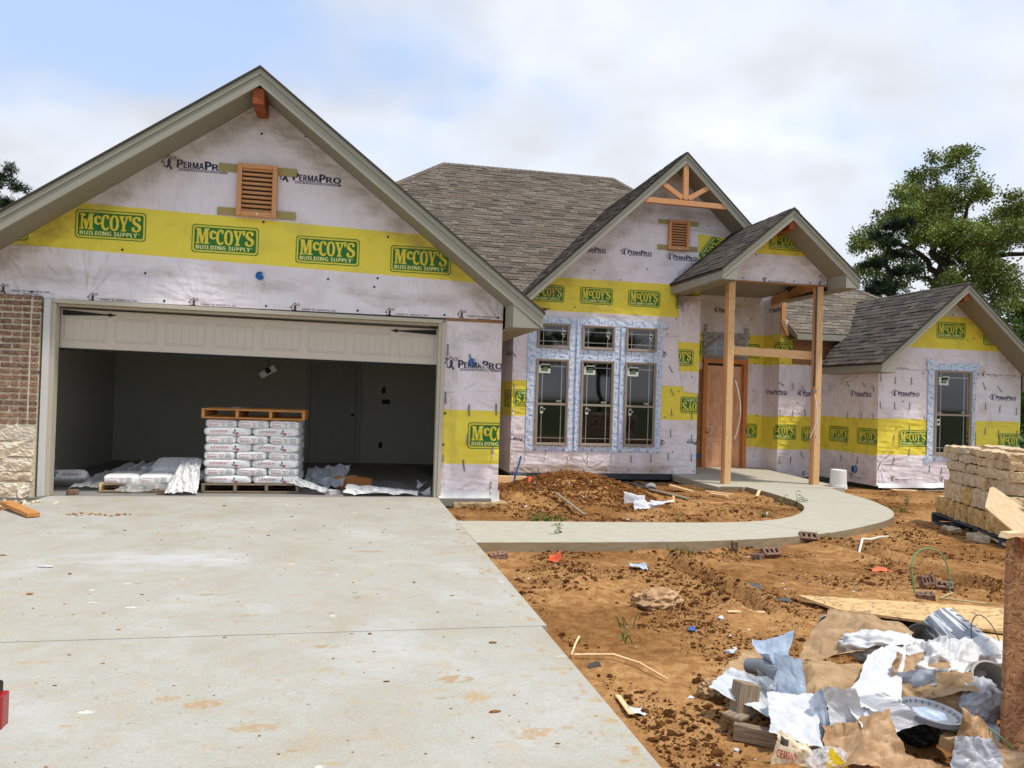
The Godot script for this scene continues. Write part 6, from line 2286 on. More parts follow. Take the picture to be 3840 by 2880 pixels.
	for q in [[1.8, 9.2, 0.0, 0.55], [2.15, 8.6, 0.2, 0.55], [1.7, 8.2, 0.3, 0.6], [2.3, 8.0, 0.0, 0.4], [1.4, 8.9, -0.3, 0.6], [1.6, 9.5, 0.2, 0.4]]: lobes.append(q)
	put("trunk", mb, M["bark"], lp)
	crown(lp, lobes, 22.0, 0.22, Color(0.036, 0.066, 0.026), 34, true, 0.55)
	# understorey behind the wing
	for q in [[29.6, -20.0, 6.2, 3.0, "bright green broadleaf tree filling the gap right of the wing gable", 0.07, 0.115, 0.022, 35], [26.0, -21.0, 5.4, 2.4, "dense dark broadleaf tree behind the low roof, under the oak", 0.035, 0.06, 0.018, 36], [22.4, -21.0, 5.6, 1.3, "small bushy tree showing between the porch roof and the pine", 0.045, 0.075, 0.02, 37], [33.6, -22.5, 8.4, 3.0, "tall leafy tree at the right edge beside the oak", 0.06, 0.10, 0.022, 38]]:
		var t := thing("broadleaf_tree", q[4], "tree", Vector3(q[0], -0.4, q[1]), 0.0, "trees behind the right wing")
		mb = MB.new()
		limb(mb, Vector3.ZERO, Vector3(0.2, q[2] * 0.8, 0), 0.2, 0.06, 0.0, 60)
		lobes = []
		var r2 := RandomNumberGenerator.new()
		r2.seed = q[8]
		for i in 13:
			var y: float = q[2] * r2.randf_range(0.15, 0.95)
			var w: float = q[3] * (1.05 - absf(y / q[2] - 0.45))
			lobes.append([r2.randf_range(-1, 1) * w, y, r2.randf_range(-1, 1) * w * 0.8, r2.randf_range(0.8, 1.2) * q[3] * 0.36])
		for l in lobes: limb(mb, Vector3(0.1, q[2] * 0.3, 0), Vector3(l[0], l[1], l[2]), 0.07, 0.02, 0.05, 61)
		put("trunk", mb, M["bark"], t)
		crown(t, lobes, 9.0, 0.28, Color(q[5], q[6], q[7]), q[8])
	# shrub by the far corner of the wing
	var sh := thing("shrub", "bright green shrub beyond the right corner of the house", "shrub", Vector3(19.4, -0.4, -8.4))
	lobes = []
	mb = MB.new()
	for i in 16:
		var p := Vector3(rr.randf_range(-0.7, 1.6), 0.3 + i * 0.27, rr.randf_range(-1, 1))
		lobes.append([p.x, p.y, p.z, 0.62])
		limb(mb, Vector3(0.4, 0, 0), p, 0.04, 0.01, 0.1, 80 + i)
	put("stem", mb, M["bark"], sh)
	crown(sh, lobes, 26.0, 0.15, Color(0.08, 0.15, 0.025), 39)
	# trees across the road, seen only in the window panes
	var k := 0
	for p in [Vector3(-18, -0.4, 50), Vector3(-9, -0.4, 56), Vector3(-1, -0.4, 49), Vector3(8, -0.4, 58), Vector3(16, -0.4, 50), Vector3(25, -0.4, 56)]:
		var t: Node3D = oak.duplicate()
		t.name = numbered("oak_tree")
		add_child(t)
		t.position = p
		t.rotation.y = 1.3 * k + 0.5
		t.scale = Vector3.ONE * 0.62
		tag(t, "oak across the road, mirrored in the front windows", "tree", "oaks across the road")
		k += 1


# ==================================================================== things in the garage
func pallet(called: String, label: String, at: Vector3, turn: float, w: float, d: float, h: float, m: Material, group := "") -> Node3D:
	var o := thing(called, label, "pallet", at, turn, group)
	for i in 7:
		var z := -d * 0.5 + 0.05 + (d - 0.1) * i / 6.0
		board("deck_board", Vector3(-w * 0.5, h - 0.01, z), Vector3(w * 0.5, h - 0.01, z), 0.02, 0.092, m, o)
	for i in 4:
		var x := -w * 0.5 + 0.022 + (w - 0.044) * i / 3.0
		board("stringer", Vector3(x, h * 0.5, -d * 0.5), Vector3(x, h * 0.5, d * 0.5), h - 0.042, 0.04, m, o)
	for i in 3:
		var z := -d * 0.5 + 0.05 + (d - 0.1) * i / 2.0
		board("bottom_board", Vector3(-w * 0.5, 0.0105, z), Vector3(w * 0.5, 0.0105, z), 0.02, 0.092, m, o)
	return o


func bag_shape(w: float, h: float, d: float, sd: int) -> MB:
	var nz := FastNoiseLite.new()
	nz.seed = sd; nz.frequency = 1.0
	var mb := MB.new()
	var pw := func(x: float, e: float) -> float: return signf(x) * pow(absf(x), e)
	mb.grid(40, 20, func(s: float, t: float) -> Vector3:
		var a := -s * TAU
		var b := (t - 0.5) * PI
		var p := Vector3(pw.call(cos(b), 0.42) * pw.call(cos(a), 0.30), pw.call(sin(b), 0.5), pw.call(cos(b), 0.42) * pw.call(sin(a), 0.30))
		p *= Vector3(w, h, d) * 0.5
		p *= 1.0 + 0.06 * nz.get_noise_3dv(p * 9.0) + 0.012 * nz.get_noise_3dv(p * 40.0)
		return p)
	for i in mb.v.size():
		mb.uv[i] = Vector2(mb.v[i].x / w + 0.5, 0.5 - mb.v[i].y / h)
	return mb


func bag_material(called: String, long: bool, sd: int) -> StandardMaterial3D:
	var red := Color8(170, 54, 62)
	var blue := Color8(58, 88, 140)
	var s := 2
	var im := canvas(610 * s, 120 * s, Color8(232, 232, 232)) if long else canvas(410 * s, 120 * s, Color8(232, 232, 232))
	if long:
		text(im, "LEHIGH", sans, Rect2(90 * s, 38 * s, 205 * s, 30 * s), Color8(140, 40, 54), 0.5)
		text(im, "PORTLAND CEMENT", sans, Rect2(86 * s, 78 * s, 200 * s, 9 * s), Color8(206, 130, 130))
		# emblem: a map shape in three colours
		im.fill_rect(Rect2i(382 * s, 28 * s, 20 * s, 42 * s), blue)
		fill_poly(im, PackedVector2Array([Vector2(350, 62), Vector2(382, 62), Vector2(402, 70), Vector2(402, 84), Vector2(390, 82), Vector2(380, 92), Vector2(366, 80)]) * Transform2D(0, Vector2(s, s), 0, Vector2.ZERO), blue.lightened(0.3))
		fill_poly(im, PackedVector2Array([Vector2(402, 70), Vector2(448, 74), Vector2(444, 86), Vector2(424, 96), Vector2(414, 108), Vector2(404, 100), Vector2(396, 84)]) * Transform2D(0, Vector2(s, s), 0, Vector2.ZERO), Color8(186, 70, 76))
		im.fill_rect(Rect2i(402 * s, 66 * s, 44 * s, 4 * s), Color8(214, 150, 150))
	else:
		text(im, "LEHIGH", sans, Rect2(56 * s, 36 * s, 112 * s, 14 * s), Color8(150, 46, 58), 0.5)
		im.fill_rect(Rect2i(52 * s, 70 * s, 116 * s, 5 * s), red)
		im.fill_rect(Rect2i(52 * s, 80 * s, 116 * s, 6 * s), Color8(200, 110, 112))
		text(im, "TYPE N", sans, Rect2(196 * s, 40 * s, 66 * s, 20 * s), Color8(120, 70, 74))
		im.fill_rect(Rect2i(212 * s, 68 * s, 36 * s, 7 * s), Color8(150, 100, 100))
		im.fill_rect(Rect2i(282 * s, 34 * s, 70 * s, 52 * s), Color8(50, 50, 54))
		im.fill_rect(Rect2i(286 * s, 38 * s, 62 * s, 44 * s), Color8(228, 228, 228))
		for i in 15:
			var rr := [3, 2, 4, 2, 3][i % 5] as int
			im.fill_rect(Rect2i((294 + i * 3) * s, 42 * s, maxi(1, rr * s / 3), 36 * s), Color8(60, 60, 66))
	mottle(im, Color8(200, 198, 196), 0.6, Vector2(7, 3), sd, 0.0)
	im.shrink_x2()
	var m := mat(called, Color.WHITE, 0.42, 0.5)
	m.albedo_texture = ImageTexture.create_from_image(im)
	m.texture_repeat = false
	return m


func build_garage_goods() -> void:
	bag_material("bag_side_print", true, 1)
	bag_material("bag_end_print", false, 2)
	var plain_bag := mat("bag_plain", lin(0.76, 0.76, 0.76), 0.42, 0.5)
	var cx := -1.285
	var zf := -0.36
	pallet("pallet", "wooden pallet under the tall stack of white cement bags", Vector3(cx, 0.003, zf - 0.5), 0.0, 1.26, 1.04, 0.12, M["grey_wood"], "wooden pallets in the garage")
	var end_shapes := []
	var side_shapes := []
	for i in 4:
		end_shapes.append(bag_shape(0.418, 0.128, 0.62, 3 + i).mesh())
		side_shapes.append(bag_shape(0.622, 0.128, 0.42, 14 + i).mesh())
	var ends: ArrayMesh = end_shapes[0]
	var sides: ArrayMesh = side_shapes[0]
	var course_name := ["bottom", "second", "third", "fourth", "fifth", "sixth", "seventh", "topmost"]
	for r in 8:
		var y := 0.178 + r * 0.1075
		var j := rng.randf_range(-0.012, 0.012)
		if r % 2 == 0:
			for i in 2:
				var o := put("cement_bag", side_shapes[rng.randi() % 4], M["bag_side_print"], null, Transform3D(Basis.from_euler(Vector3(0, rng.randf_range(-0.03, 0.03), rng.randf_range(-0.014, 0.014))), Vector3(cx - 0.31 + i * 0.62 + j, y, zf - 0.20 + rng.randf_range(-0.01, 0.012))))
				tag(o, "white cement bag lying lengthwise, %s of two in the %s course of the stack" % [["left", "right"][i], course_name[r]], "bag", "cement bags stacked on the pallet")
			var b := put("cement_bag", ends, plain_bag, null, Transform3D(Basis.IDENTITY, Vector3(cx + 0.42 + j, y, zf - 0.72)))
			tag(b, "white cement bag at the rear right of the %s course, seen from its side" % course_name[r], "bag", "cement bags stacked on the pallet")
		else:
			for i in 3:
				var o := put("cement_bag", end_shapes[rng.randi() % 4], M["bag_end_print"], null, Transform3D(Basis.from_euler(Vector3(0, rng.randf_range(-0.03, 0.03), (-0.03 if i == 2 else 0.0) + rng.randf_range(-0.012, 0.012))), Vector3(cx - 0.41 + i * 0.41 + j, y, zf - 0.30 + rng.randf_range(-0.012, 0.012))))
				tag(o, "white cement bag end-on, %s of three in the %s course of the stack" % [["left", "middle", "right"][i], course_name[r]], "bag", "cement bags stacked on the pallet")
			var b := put("cement_bag", sides, plain_bag, null, Transform3D(Basis.IDENTITY, Vector3(cx + 0.31 + j, y, zf - 0.82)))
			tag(b, "white cement bag at the rear right of the %s course, seen from its side" % course_name[r], "bag", "cement bags stacked on the pallet")
	var top := pallet("pallet", "empty orange-brown pallet lying on top of the cement bag stack", Vector3(cx + 0.01, 0.995, zf - 0.5), 0.0, 1.34, 1.06, 0.13, M["pallet_wood"], "wooden pallets in the garage")
	top.rotation.z = -0.004
	# stretch film round the right side of the stack
	var mb := MB.new()
	var nz := FastNoiseLite.new()
	nz.seed = 9; nz.frequency = 1.0
	mb.grid(20, 60, func(s: float, t: float) -> Vector3:
		var w := nz.get_noise_2d(s * 3.0, t * 14.0)
		return Vector3(cx + 0.625 + 0.02 * w + 0.012 * sin(t * 52.0), 0.12 + t * 0.9, zf - 0.02 - s * 1.0 + 0.015 * w))
	tag(put("stretch_film", mb, M["wrap_film"], null), "crinkled clear film clinging to the right side of the bag stack", "plastic film")
	crumpled("plastic_scrap", [Vector3(-1.62, 1.13, -0.55), Vector3(-1.3, 1.13, -0.5), Vector3(-1.32, 1.15, -0.7), Vector3(-1.6, 1.15, -0.72)], 3, 0.03, M["sheet_plastic"], "crumpled scrap of clear plastic on the pallet above the bags", "plastic scrap", 10)
	# low pallet on the left with part of a load under loose film
	pallet("pallet", "low pale pallet left of the stack, half covered by loose plastic", Vector3(-2.68, 0.003, -0.86), 0.06, 1.06, 0.9, 0.11, M["pale_wood"], "wooden pallets in the garage")
	for q in [[-2.93, 0.17, -0.62, 0.05, 0, "white cement bag on the low pallet beside a small white block"], [-2.5, 0.17, -0.66, 0.0, 0, "white cement bag on the low pallet half under the film"], [-2.2, 0.17, -0.9, 0.1, 1, "white cement bag at the right end of the low pallet under film"], [-2.35, 0.29, -1.0, -0.06, 1, "white cement bag on top of the others on the low pallet"]]:
		var t := Transform3D(Basis(Vector3.UP, q[3]), Vector3(q[0], q[1], q[2]))
		if q[2] < -0.95: t.basis = Basis(Vector3.UP, q[3]) * Basis(Vector3.RIGHT, 0.35)
		tag(put("cement_bag", ends if q[4] == 0 else sides, M["bag_end_print"] if q[4] == 0 else M["bag_side_print"], null, t), q[5], "bag", "loose cement bags in the garage")
	mb = MB.new()
	mb.box(Transform3D.IDENTITY, Vector3(0.20, 0.075, 0.12), 0.01)
	var wb := put("white_block", mb, M["white_plastic"], null, Transform3D(Basis(Vector3.UP, 0.05), Vector3(-2.76, 0.153, -0.44)))
	tag(wb, "small white carton standing on the edge of the low pallet", "box")
	var lying := put("cement_bag", bag_shape(0.62, 0.17, 0.42, 8), M["bag_side_print"], null, Transform3D(Basis.from_euler(Vector3(0.05, PI + 0.15, 0.05)), Vector3(-3.80, 0.085, -1.05)))
	lying.rotation = Vector3(-0.5, 0.12, PI)
	tag(lying, "single cement bag lying upside down by the left garage wall", "bag", "loose cement bags in the garage")
	# loose film draped over the low load
	drape("plastic_sheet", [Vector3(-3.55, 0.01, -0.40), Vector3(-2.95, 0.02, -0.55), Vector3(-2.55, 0.30, -1.25), Vector3(-3.05, 0.26, -1.3)], 0.05, 5, M["sheet_plastic"], "clear plastic sheet trailing from the low pallet to the left floor", "plastic sheet")
	drape("plastic_sheet", [Vector3(-2.95, 0.02, -0.16), Vector3(-2.05, 0.03, -0.22), Vector3(-1.98, 0.36, -0.85), Vector3(-2.75, 0.26, -0.95)], 0.05, 6, M["sheet_plastic"], "twisted clear plastic sheet hanging over the front of the low pallet", "plastic sheet")
	drape("plastic_sheet", [Vector3(-2.32, 0.01, -0.10), Vector3(-1.93, 0.01, -0.12), Vector3(-1.95, 0.42, -0.55), Vector3(-2.2, 0.38, -0.6)], 0.03, 7, M["white_bag"], "bunched white plastic on the floor left against the bag stack", "plastic sheet")
	# right of the stack
	drape("plastic_sheet", [Vector3(-0.78, 0.12, -0.30), Vector3(-0.30, 0.015, -0.18), Vector3(-0.28, 0.05, -0.34), Vector3(-0.72, 0.20, -0.42)], 0.03, 8, M["white_bag"], "white plastic pulled out from the foot of the bag stack", "plastic sheet")
	drape("plastic_sheet", [Vector3(-0.62, 0.01, -0.9), Vector3(-0.1, 0.01, -0.75), Vector3(0.02, 0.27, -1.3), Vector3(-0.6, 0.22, -1.4)], 0.05, 9, M["grey_plastic"], "heap of grey plastic film beside the orange carton", "plastic sheet")
	crumpled("plastic_bundle", [Vector3(-0.33, 0.02, -0.13), Vector3(-0.05, 0.02, -0.10), Vector3(-0.08, 0.19, -0.3), Vector3(-0.32, 0.2, -0.3)], 12, 0.09, M["white_bag"], "knotted bundle of white plastic on the garage threshold", "plastic bundle", 14)
	drape("plastic_sheet", [Vector3(-0.05, 0.015, -0.08), Vector3(0.92, 0.012, -0.10), Vector3(0.95, 0.02, -0.28), Vector3(-0.05, 0.11, -0.34)], 0.035, 10, M["white_bag"], "long strip of white plastic lying along the garage threshold", "plastic sheet")
	drape("plastic_sheet", [Vector3(0.2, 0.012, -0.9), Vector3(0.9, 0.012, -0.7), Vector3(0.8, 0.02, -1.7), Vector3(0.2, 0.02, -1.8)], 0.01, 11, M["wrap_film"], "flat clear film spread on the garage floor at the right", "plastic sheet")
	var bx := thing("carton", "flattened orange-brown carton on the garage floor right of the stack", "box", Vector3(0.03, 0, -1.05), 0.05)
	mb = MB.new()
	mb.box(Transform3D(Basis.IDENTITY, Vector3(-0.06, 0.085, 0)), Vector3(0.34, 0.17, 0.3), 0.006)
	put("body", mb, M["orange_card"], bx)
	mb = MB.new()
	mb.box(Transform3D(Basis(Vector3(0, 0, 1), -0.12), Vector3(0.2, 0.08, 0.04)), Vector3(0.2, 0.14, 0.22), 0.006)
	put("flap", mb, M["orange_card"], bx)
	mb = MB.new()
	mb.box(Transform3D(Basis.IDENTITY, Vector3(-0.06, 0.172, 0.0)), Vector3(0.3, 0.004, 0.24))
	put("lid", mb, M["cardboard"], bx)
	crumpled("rag", [Vector3(1.0, 0.01, -1.0), Vector3(1.16, 0.01, -0.95), Vector3(1.16, 0.13, -1.1), Vector3(1.02, 0.1, -1.15)], 21, 0.07, M["rag"], "crumpled white rag on the garage floor, the farther of two", "rag", 12, "rags by the right jamb")
	crumpled("rag", [Vector3(0.98, 0.01, -0.25), Vector3(1.13, 0.01, -0.22), Vector3(1.13, 0.10, -0.32), Vector3(1.0, 0.08, -0.36)], 22, 0.06, M["rag"], "crumpled white rag at the threshold, the nearer of two", "rag", 12, "rags by the right jamb")
	for i in 5:
		var o := board("trim_length", Vector3(1.35 + i * 0.07, 0.02 + 0.012 * (i % 2), -4.2), Vector3(1.4 + i * 0.07, 0.02 + 0.012 * (i % 2), -2.0 + 0.2 * i), 0.03, 0.05, M["conduit"], null)
		tag(o, "%s dark length of trim from the left on the floor along the right garage wall" % ["first", "second", "third", "fourth", "fifth"][i], "trim", "dark trim lengths along the right garage wall")
	core_brick(Vector3(-3.42, 0.03, -0.16), 0.5, "broken tan brick lying on the left of the garage threshold", 0.13)
	core_brick(Vector3(-2.36, 0.03, -0.2), -0.3, "broken tan brick under the plastic in front of the low pallet", 0.12)


# a cored brick lying about
func core_brick(at: Vector3, turn: float, label: String, len := 0.2, tilt := Vector3.ZERO, m := "brick_3") -> void:
	var o := thing("loose_brick", label, "brick", at, turn, "loose bricks on the ground")
	o.rotation = Vector3(tilt.x, turn, tilt.z)
	var h := 0.057
	var d := 0.09
	# body as bars round the core holes
	var mb := MB.new()
	var n := 3
	var hole := len * 0.16
	for s in [-1.0, 1.0]: mb.box(Transform3D(Basis.IDENTITY, Vector3(0, 0, s * d * 0.36)), Vector3(len, h, d * 0.28), 0.004)
	var gap := (len - hole * n) / (n + 1)
	for i in n + 1:
		mb.box(Transform3D(Basis.IDENTITY, Vector3(-len * 0.5 + gap * 0.5 + i * (gap + hole), 0, 0)), Vector3(gap, h - 0.002, d * 0.44))
	put("clay", mb, M[m], o)


# ==================================================================== soft sheets
# crumpled sheet across four corners; creases are the folds of random planes
func crumpled(called: String, c: Array, sd: int, amp: float, m: Material, label: String, category: String, n := 16, group := "") -> MeshInstance3D:
	var rr := RandomNumberGenerator.new()
	rr.seed = sd
	var nz := FastNoiseLite.new()
	nz.seed = sd; nz.noise_type = FastNoiseLite.TYPE_CELLULAR; nz.frequency = 1.0
	nz.cellular_return_type = FastNoiseLite.RETURN_DISTANCE2_SUB
	nz.fractal_type = FastNoiseLite.FRACTAL_NONE
	var ez := FastNoiseLite.new()
	ez.seed = sd; ez.frequency = 1.0
	var folds := []
	for i in 5: folds.append([Vector2.from_angle(rr.randf() * TAU), rr.randf_range(-0.35, 0.35), rr.randf_range(-1.0, 1.0)])
	var a: Vector3 = c[0]; var b: Vector3 = c[1]; var d: Vector3 = c[2]; var e: Vector3 = c[3]
	var nrm := (b - a).cross(e - a).normalized()
	var mb := MB.new()
	mb.grid(n, n, func(s: float, t: float) -> Vector3:
		var p := Vector2(s - 0.5, t - 0.5)
		var h := 0.0
		for q in folds: h += absf(p.dot(q[0]) - q[1]) * q[2] * 0.5
		h += nz.get_noise_2d(s * 2.4 + sd, t * 2.4) * 0.09 + nz.get_noise_2d(s * 5.0 + 9.0, t * 5.0 + sd) * 0.03
		var s2: float = s + 0.07 * ez.get_noise_2d(t * 2.3, s * 0.8 + 5.0) * absf(s - 0.5) * 2.0 + 0.03 * ez.get_noise_2d(t * 11.0, 2.0) * absf(s - 0.5) * 2.0
		var t2: float = t + 0.07 * ez.get_noise_2d(s * 2.3 + 40.0, t * 0.8) * absf(t - 0.5) * 2.0 + 0.03 * ez.get_noise_2d(s * 11.0, 22.0) * absf(t - 0.5) * 2.0
		return a.lerp(b, s2).lerp(e.lerp(d, s2), t2) + nrm * h * amp * 4.0, false)
	for i in mb.v.size(): mb.v[i] -= (a + d) * 0.5
	var o := put(called, mb, m, null, Transform3D(Basis.IDENTITY, (a + d) * 0.5))
	tag(o, label, category, group)
	return o


# film that sags and gathers into soft folds
func drape(called: String, c: Array, amp: float, sd: int, m: Material, label: String, category: String) -> void:
	var nz := FastNoiseLite.new()
	nz.seed = sd; nz.frequency = 1.0; nz.fractal_type = FastNoiseLite.FRACTAL_RIDGED; nz.fractal_octaves = 3
	var a: Vector3 = c[0]; var b: Vector3 = c[1]; var d: Vector3 = c[2]; var e: Vector3 = c[3]
	var mb := MB.new()
	mb.grid(44, 34, func(s: float, t: float) -> Vector3:
		var k := nz.get_noise_2d(s * 2.6 + t * 1.2, t * 1.1 + sd)
		var edge := 0.05 * nz.get_noise_2d(s * 3.0 + 7.0, t * 3.0)
		var p := a.lerp(b, s + edge).lerp(e.lerp(d, s + edge), clampf(t + edge, -0.1, 1.1))
		p.y = maxf(0.006, p.y + amp * (k + 0.35) + sin(t * PI) * 0.08 * (absf(e.y - a.y)))
		p.z += amp * k * 0.8
		return p)
	for i in mb.v.size(): mb.v[i] -= (a + d) * 0.5
	tag(put(called, mb, m, null, Transform3D(Basis.IDENTITY, (a + d) * 0.5)), label, category)


# a stuffed bag or a bundle: a ball pulled into folds
func bundle(called: String, at: Vector3, s: Vector3, sd: int, m: Material, label: String, category: String, turn := 0.0, folds := 0.22) -> void:
	var nz := FastNoiseLite.new()
	nz.seed = sd; nz.frequency = 0.9; nz.fractal_type = FastNoiseLite.FRACTAL_RIDGED; nz.fractal_octaves = 3; nz.fractal_gain = 0.38
	var mb := MB.new()
	mb.grid(64, 40, func(u: float, t: float) -> Vector3:
		var a := -u * TAU
		var b := (t - 0.5) * PI
		var p := Vector3(cos(b) * cos(a), sin(b), cos(b) * sin(a))
		var r := 1.0 + folds * (nz.get_noise_3dv(p * 1.5) - 0.1)
		return p * r * s)
	tag(put(called, mb, m, null, Transform3D(Basis(Vector3.UP, turn), at)), label, category)


# ==================================================================== pallet of stone
func build_stone_pallet() -> void:
	var o := Vector3(8.20, -0.20, 0.95)
	var ax := Vector3(-0.345, -0.0, 0.938)
	var dp := Vector3(0.938, 0, 0.345)
	var base := Basis(ax, Vector3.UP, -dp)
	var pl := pallet("pallet", "blue-grey weathered pallet under the stacked limestone blocks", o + ax * 1.05 + dp * 0.45 + Vector3(0, 0.0, 0), 0.0, 2.1, 0.95, 0.14, M["pallet_blue"] if M.has("pallet_blue") else mat("pallet_blue", lin(0.07, 0.085, 0.10), 0.8))
	pl.transform.basis = base
	var rows := [[0.245, -0.02, 4], [0.24, 0.22, 5], [0.165, 0.5, 6], [0.13, 0.48, 6], [0.105, 0.22, 6], [0.09, 0.30, 6]]
	var names_ := ["bottom", "second", "third", "fourth", "fifth", "top"]
	var ord := ["first", "second", "third", "fourth", "fifth", "sixth", "seventh", "eighth", "ninth", "tenth", "eleventh", "twelfth"]
	var y := 0.145
	for r in rows.size():
		var h: float = rows[r][0]
		var x: float = rows[r][1]
		var k := 0
		while x < 2.15:
			var w := rng.randf_range(0.2, 0.36)
			if k % 3 == 0: w = rng.randf_range(0.40, 0.58)
			if r == 0 and k in [1, 2, 3, 4]: w = rng.randf_range(0.15, 0.24)
			var hh := h * rng.randf_range(0.93, 1.0)
			var dd := rng.randf_range(0.24, 0.34)
			var inset := rng.randf_range(-0.02, 0.03)
			var p := o + ax * (x + w * 0.5) + dp * (dd * 0.5 + inset) + Vector3(0, y + hh * 0.5, 0)
			var t := Transform3D(base * Basis.from_euler(Vector3(rng.randf_range(-0.02, 0.02), rng.randf_range(-0.09, 0.09), rng.randf_range(-0.015, 0.015))), p)
			var m := "stone_ochre" if (r == 0 or rng.randf() < 0.1) else "block_%d" % (rng.randi() % 3)
			var st := put("stone_block", rough_block(Vector3(w - 0.008, hh, dd), 0.011, rng.randi(), 6), M[m], null, t)
			tag(st, "%s limestone block, %s from the left in the %s course of the pallet stack" % ["ochre" if m == "stone_ochre" else "pale tan", ord[k], names_[r]], "stone block", "limestone blocks stacked on the pallet")
			x += w
			k += 1
		# a second rank behind, seen from above along the top
		if r >= 3 or r == 0:
			x = rows[r][1] + 0.12
			k = 0
			while x < 2.1:
				var w := rng.randf_range(0.3, 0.5)
				var p := o + ax * (x + w * 0.5) + dp * (0.52 + rng.randf_range(-0.02, 0.04)) + Vector3(0, y + h * 0.5 + (0.02 if r == 5 else 0.0), 0)
				var st := put("stone_block", rough_block(Vector3(w - 0.01, h, 0.3), 0.011, rng.randi(), 5), M["block_%d" % (rng.randi() % 3)], null, Transform3D(base * Basis(Vector3.UP, rng.randf_range(-0.1, 0.1)), p))
				tag(st, "pale limestone block in the rear rank, %s from the left in the %s course" % [ord[k], names_[r]], "stone block", "limestone blocks stacked on the pallet")
				x += w
				k += 1
		y += h
	# fill the middle so that the stack stands
	for k in 4:
		var p := o + ax * (0.75 + k * 0.42) + dp * 0.52 + Vector3(0, 0.145 + 0.235 + 0.2, 0)
		tag(put("stone_block", rough_block(Vector3(0.4, 0.4, 0.3), 0.012, 900 + k, 5), M["block_1"], null, Transform3D(base, p)), "limestone block deep in the middle of the pallet stack, %s from the left" % ord[k], "stone block", "limestone blocks stacked on the pallet")
	for q in [[1.05, -0.16, 0.28, 0.07, "flat limestone offcut lying on the sand in front of the pallet"], [1.75, -0.12, 0.34, 0.12, "limestone offcut lying against the pallet at the right"]]:
		var p: Vector3 = o + ax * q[0] + dp * q[1] + Vector3(0, 0.05, 0)
		tag(put("stone_block", rough_block(Vector3(q[2], q[3], 0.14), 0.01, int(q[0] * 100), 5), M["block_2"], null, Transform3D(base, p)), q[4], "stone block")


# ==================================================================== things on the sand
func on_ground(x: float, z: float, up := 0.0) -> Vector3:
	return Vector3(x, ground_y(x, z) + up, z)


func stick(called: String, a: Vector3, b: Vector3, w: float, d: float, m: String, label: String, category: String, group := "") -> void:
	tag(board(called, a, b, d, w, M[m], null), label, category, group)


func plant(at: Vector3, h: float, n: int, sd: int, col: Color, label: String, category := "weed") -> void:
	var o := thing("weed", label, category, at, 0.0, "weeds in the sand")
	var rr := RandomNumberGenerator.new()
	rr.seed = sd
	var st := MB.new()
	var lf := MB.new()
	for i in n:
		var d := Vector3(rr.randfn(0, 0.4), 1, rr.randfn(0, 0.4)).normalized()
		var tip := d * h * rr.randf_range(0.5, 1.0)
		st.tube([Vector3(rr.randfn(0, 0.01), -0.01, rr.randfn(0, 0.01)), tip * 0.6, tip], [0.004, 0.003, 0.002], 5)
		for k in 4:
			var p := tip * (0.4 + 0.2 * k)
			var q := Vector3(rr.randfn(0, 1), rr.randfn(-0.1, 0.4), rr.randfn(0, 1)).normalized() * h * 0.34
			var s := q.cross(Vector3.UP).normalized() * h * 0.09
			var g := rr.randf_range(0.7, 1.3)
			lf.col = Color(col.r * g, col.g * g, col.b * g)
			lf.tri(p, p + q * 0.5 + s, p + q + Vector3(0, -h * 0.08, 0))
			lf.tri(p, p + q + Vector3(0, -h * 0.08, 0), p + q * 0.5 - s)
	put("stem", st, M["green_strap"], o)
	put("leaves", lf, M["leaf"], o)


func grass_tuft(x: float, z: float, r: float, n: int, sd: int, label: String) -> void:
	var rr := RandomNumberGenerator.new()
	rr.seed = sd
	var o := thing("grass_tuft", label, "grass", on_ground(x, z), 0.0, "grass tufts in the sand")
	var mb := MB.new()
	for i in n:
		var p := Vector3(rr.randfn(0, r * 0.5), -0.01, rr.randfn(0, r * 0.4))
		var d := Vector3(rr.randfn(0, 0.5), 1, rr.randfn(0, 0.5)).normalized() * rr.randf_range(0.06, 0.16)
		var s := d.cross(Vector3(rr.randf() - 0.5, 0, rr.randf() - 0.5)).normalized() * 0.004
		var g := rr.randf_range(0.6, 1.3)
		mb.col = Color(0.09 * g, 0.15 * g, 0.03 * g)
		var e := p + d + Vector3(d.x, -0.02, d.z) * 0.6
		mb.quad(p - s, p + s, p + d * 0.6 + s, p + d * 0.6 - s)
		mb.tri(p + d * 0.6 - s, p + d * 0.6 + s, e)
	put("blades", mb, M["leaf"], o)


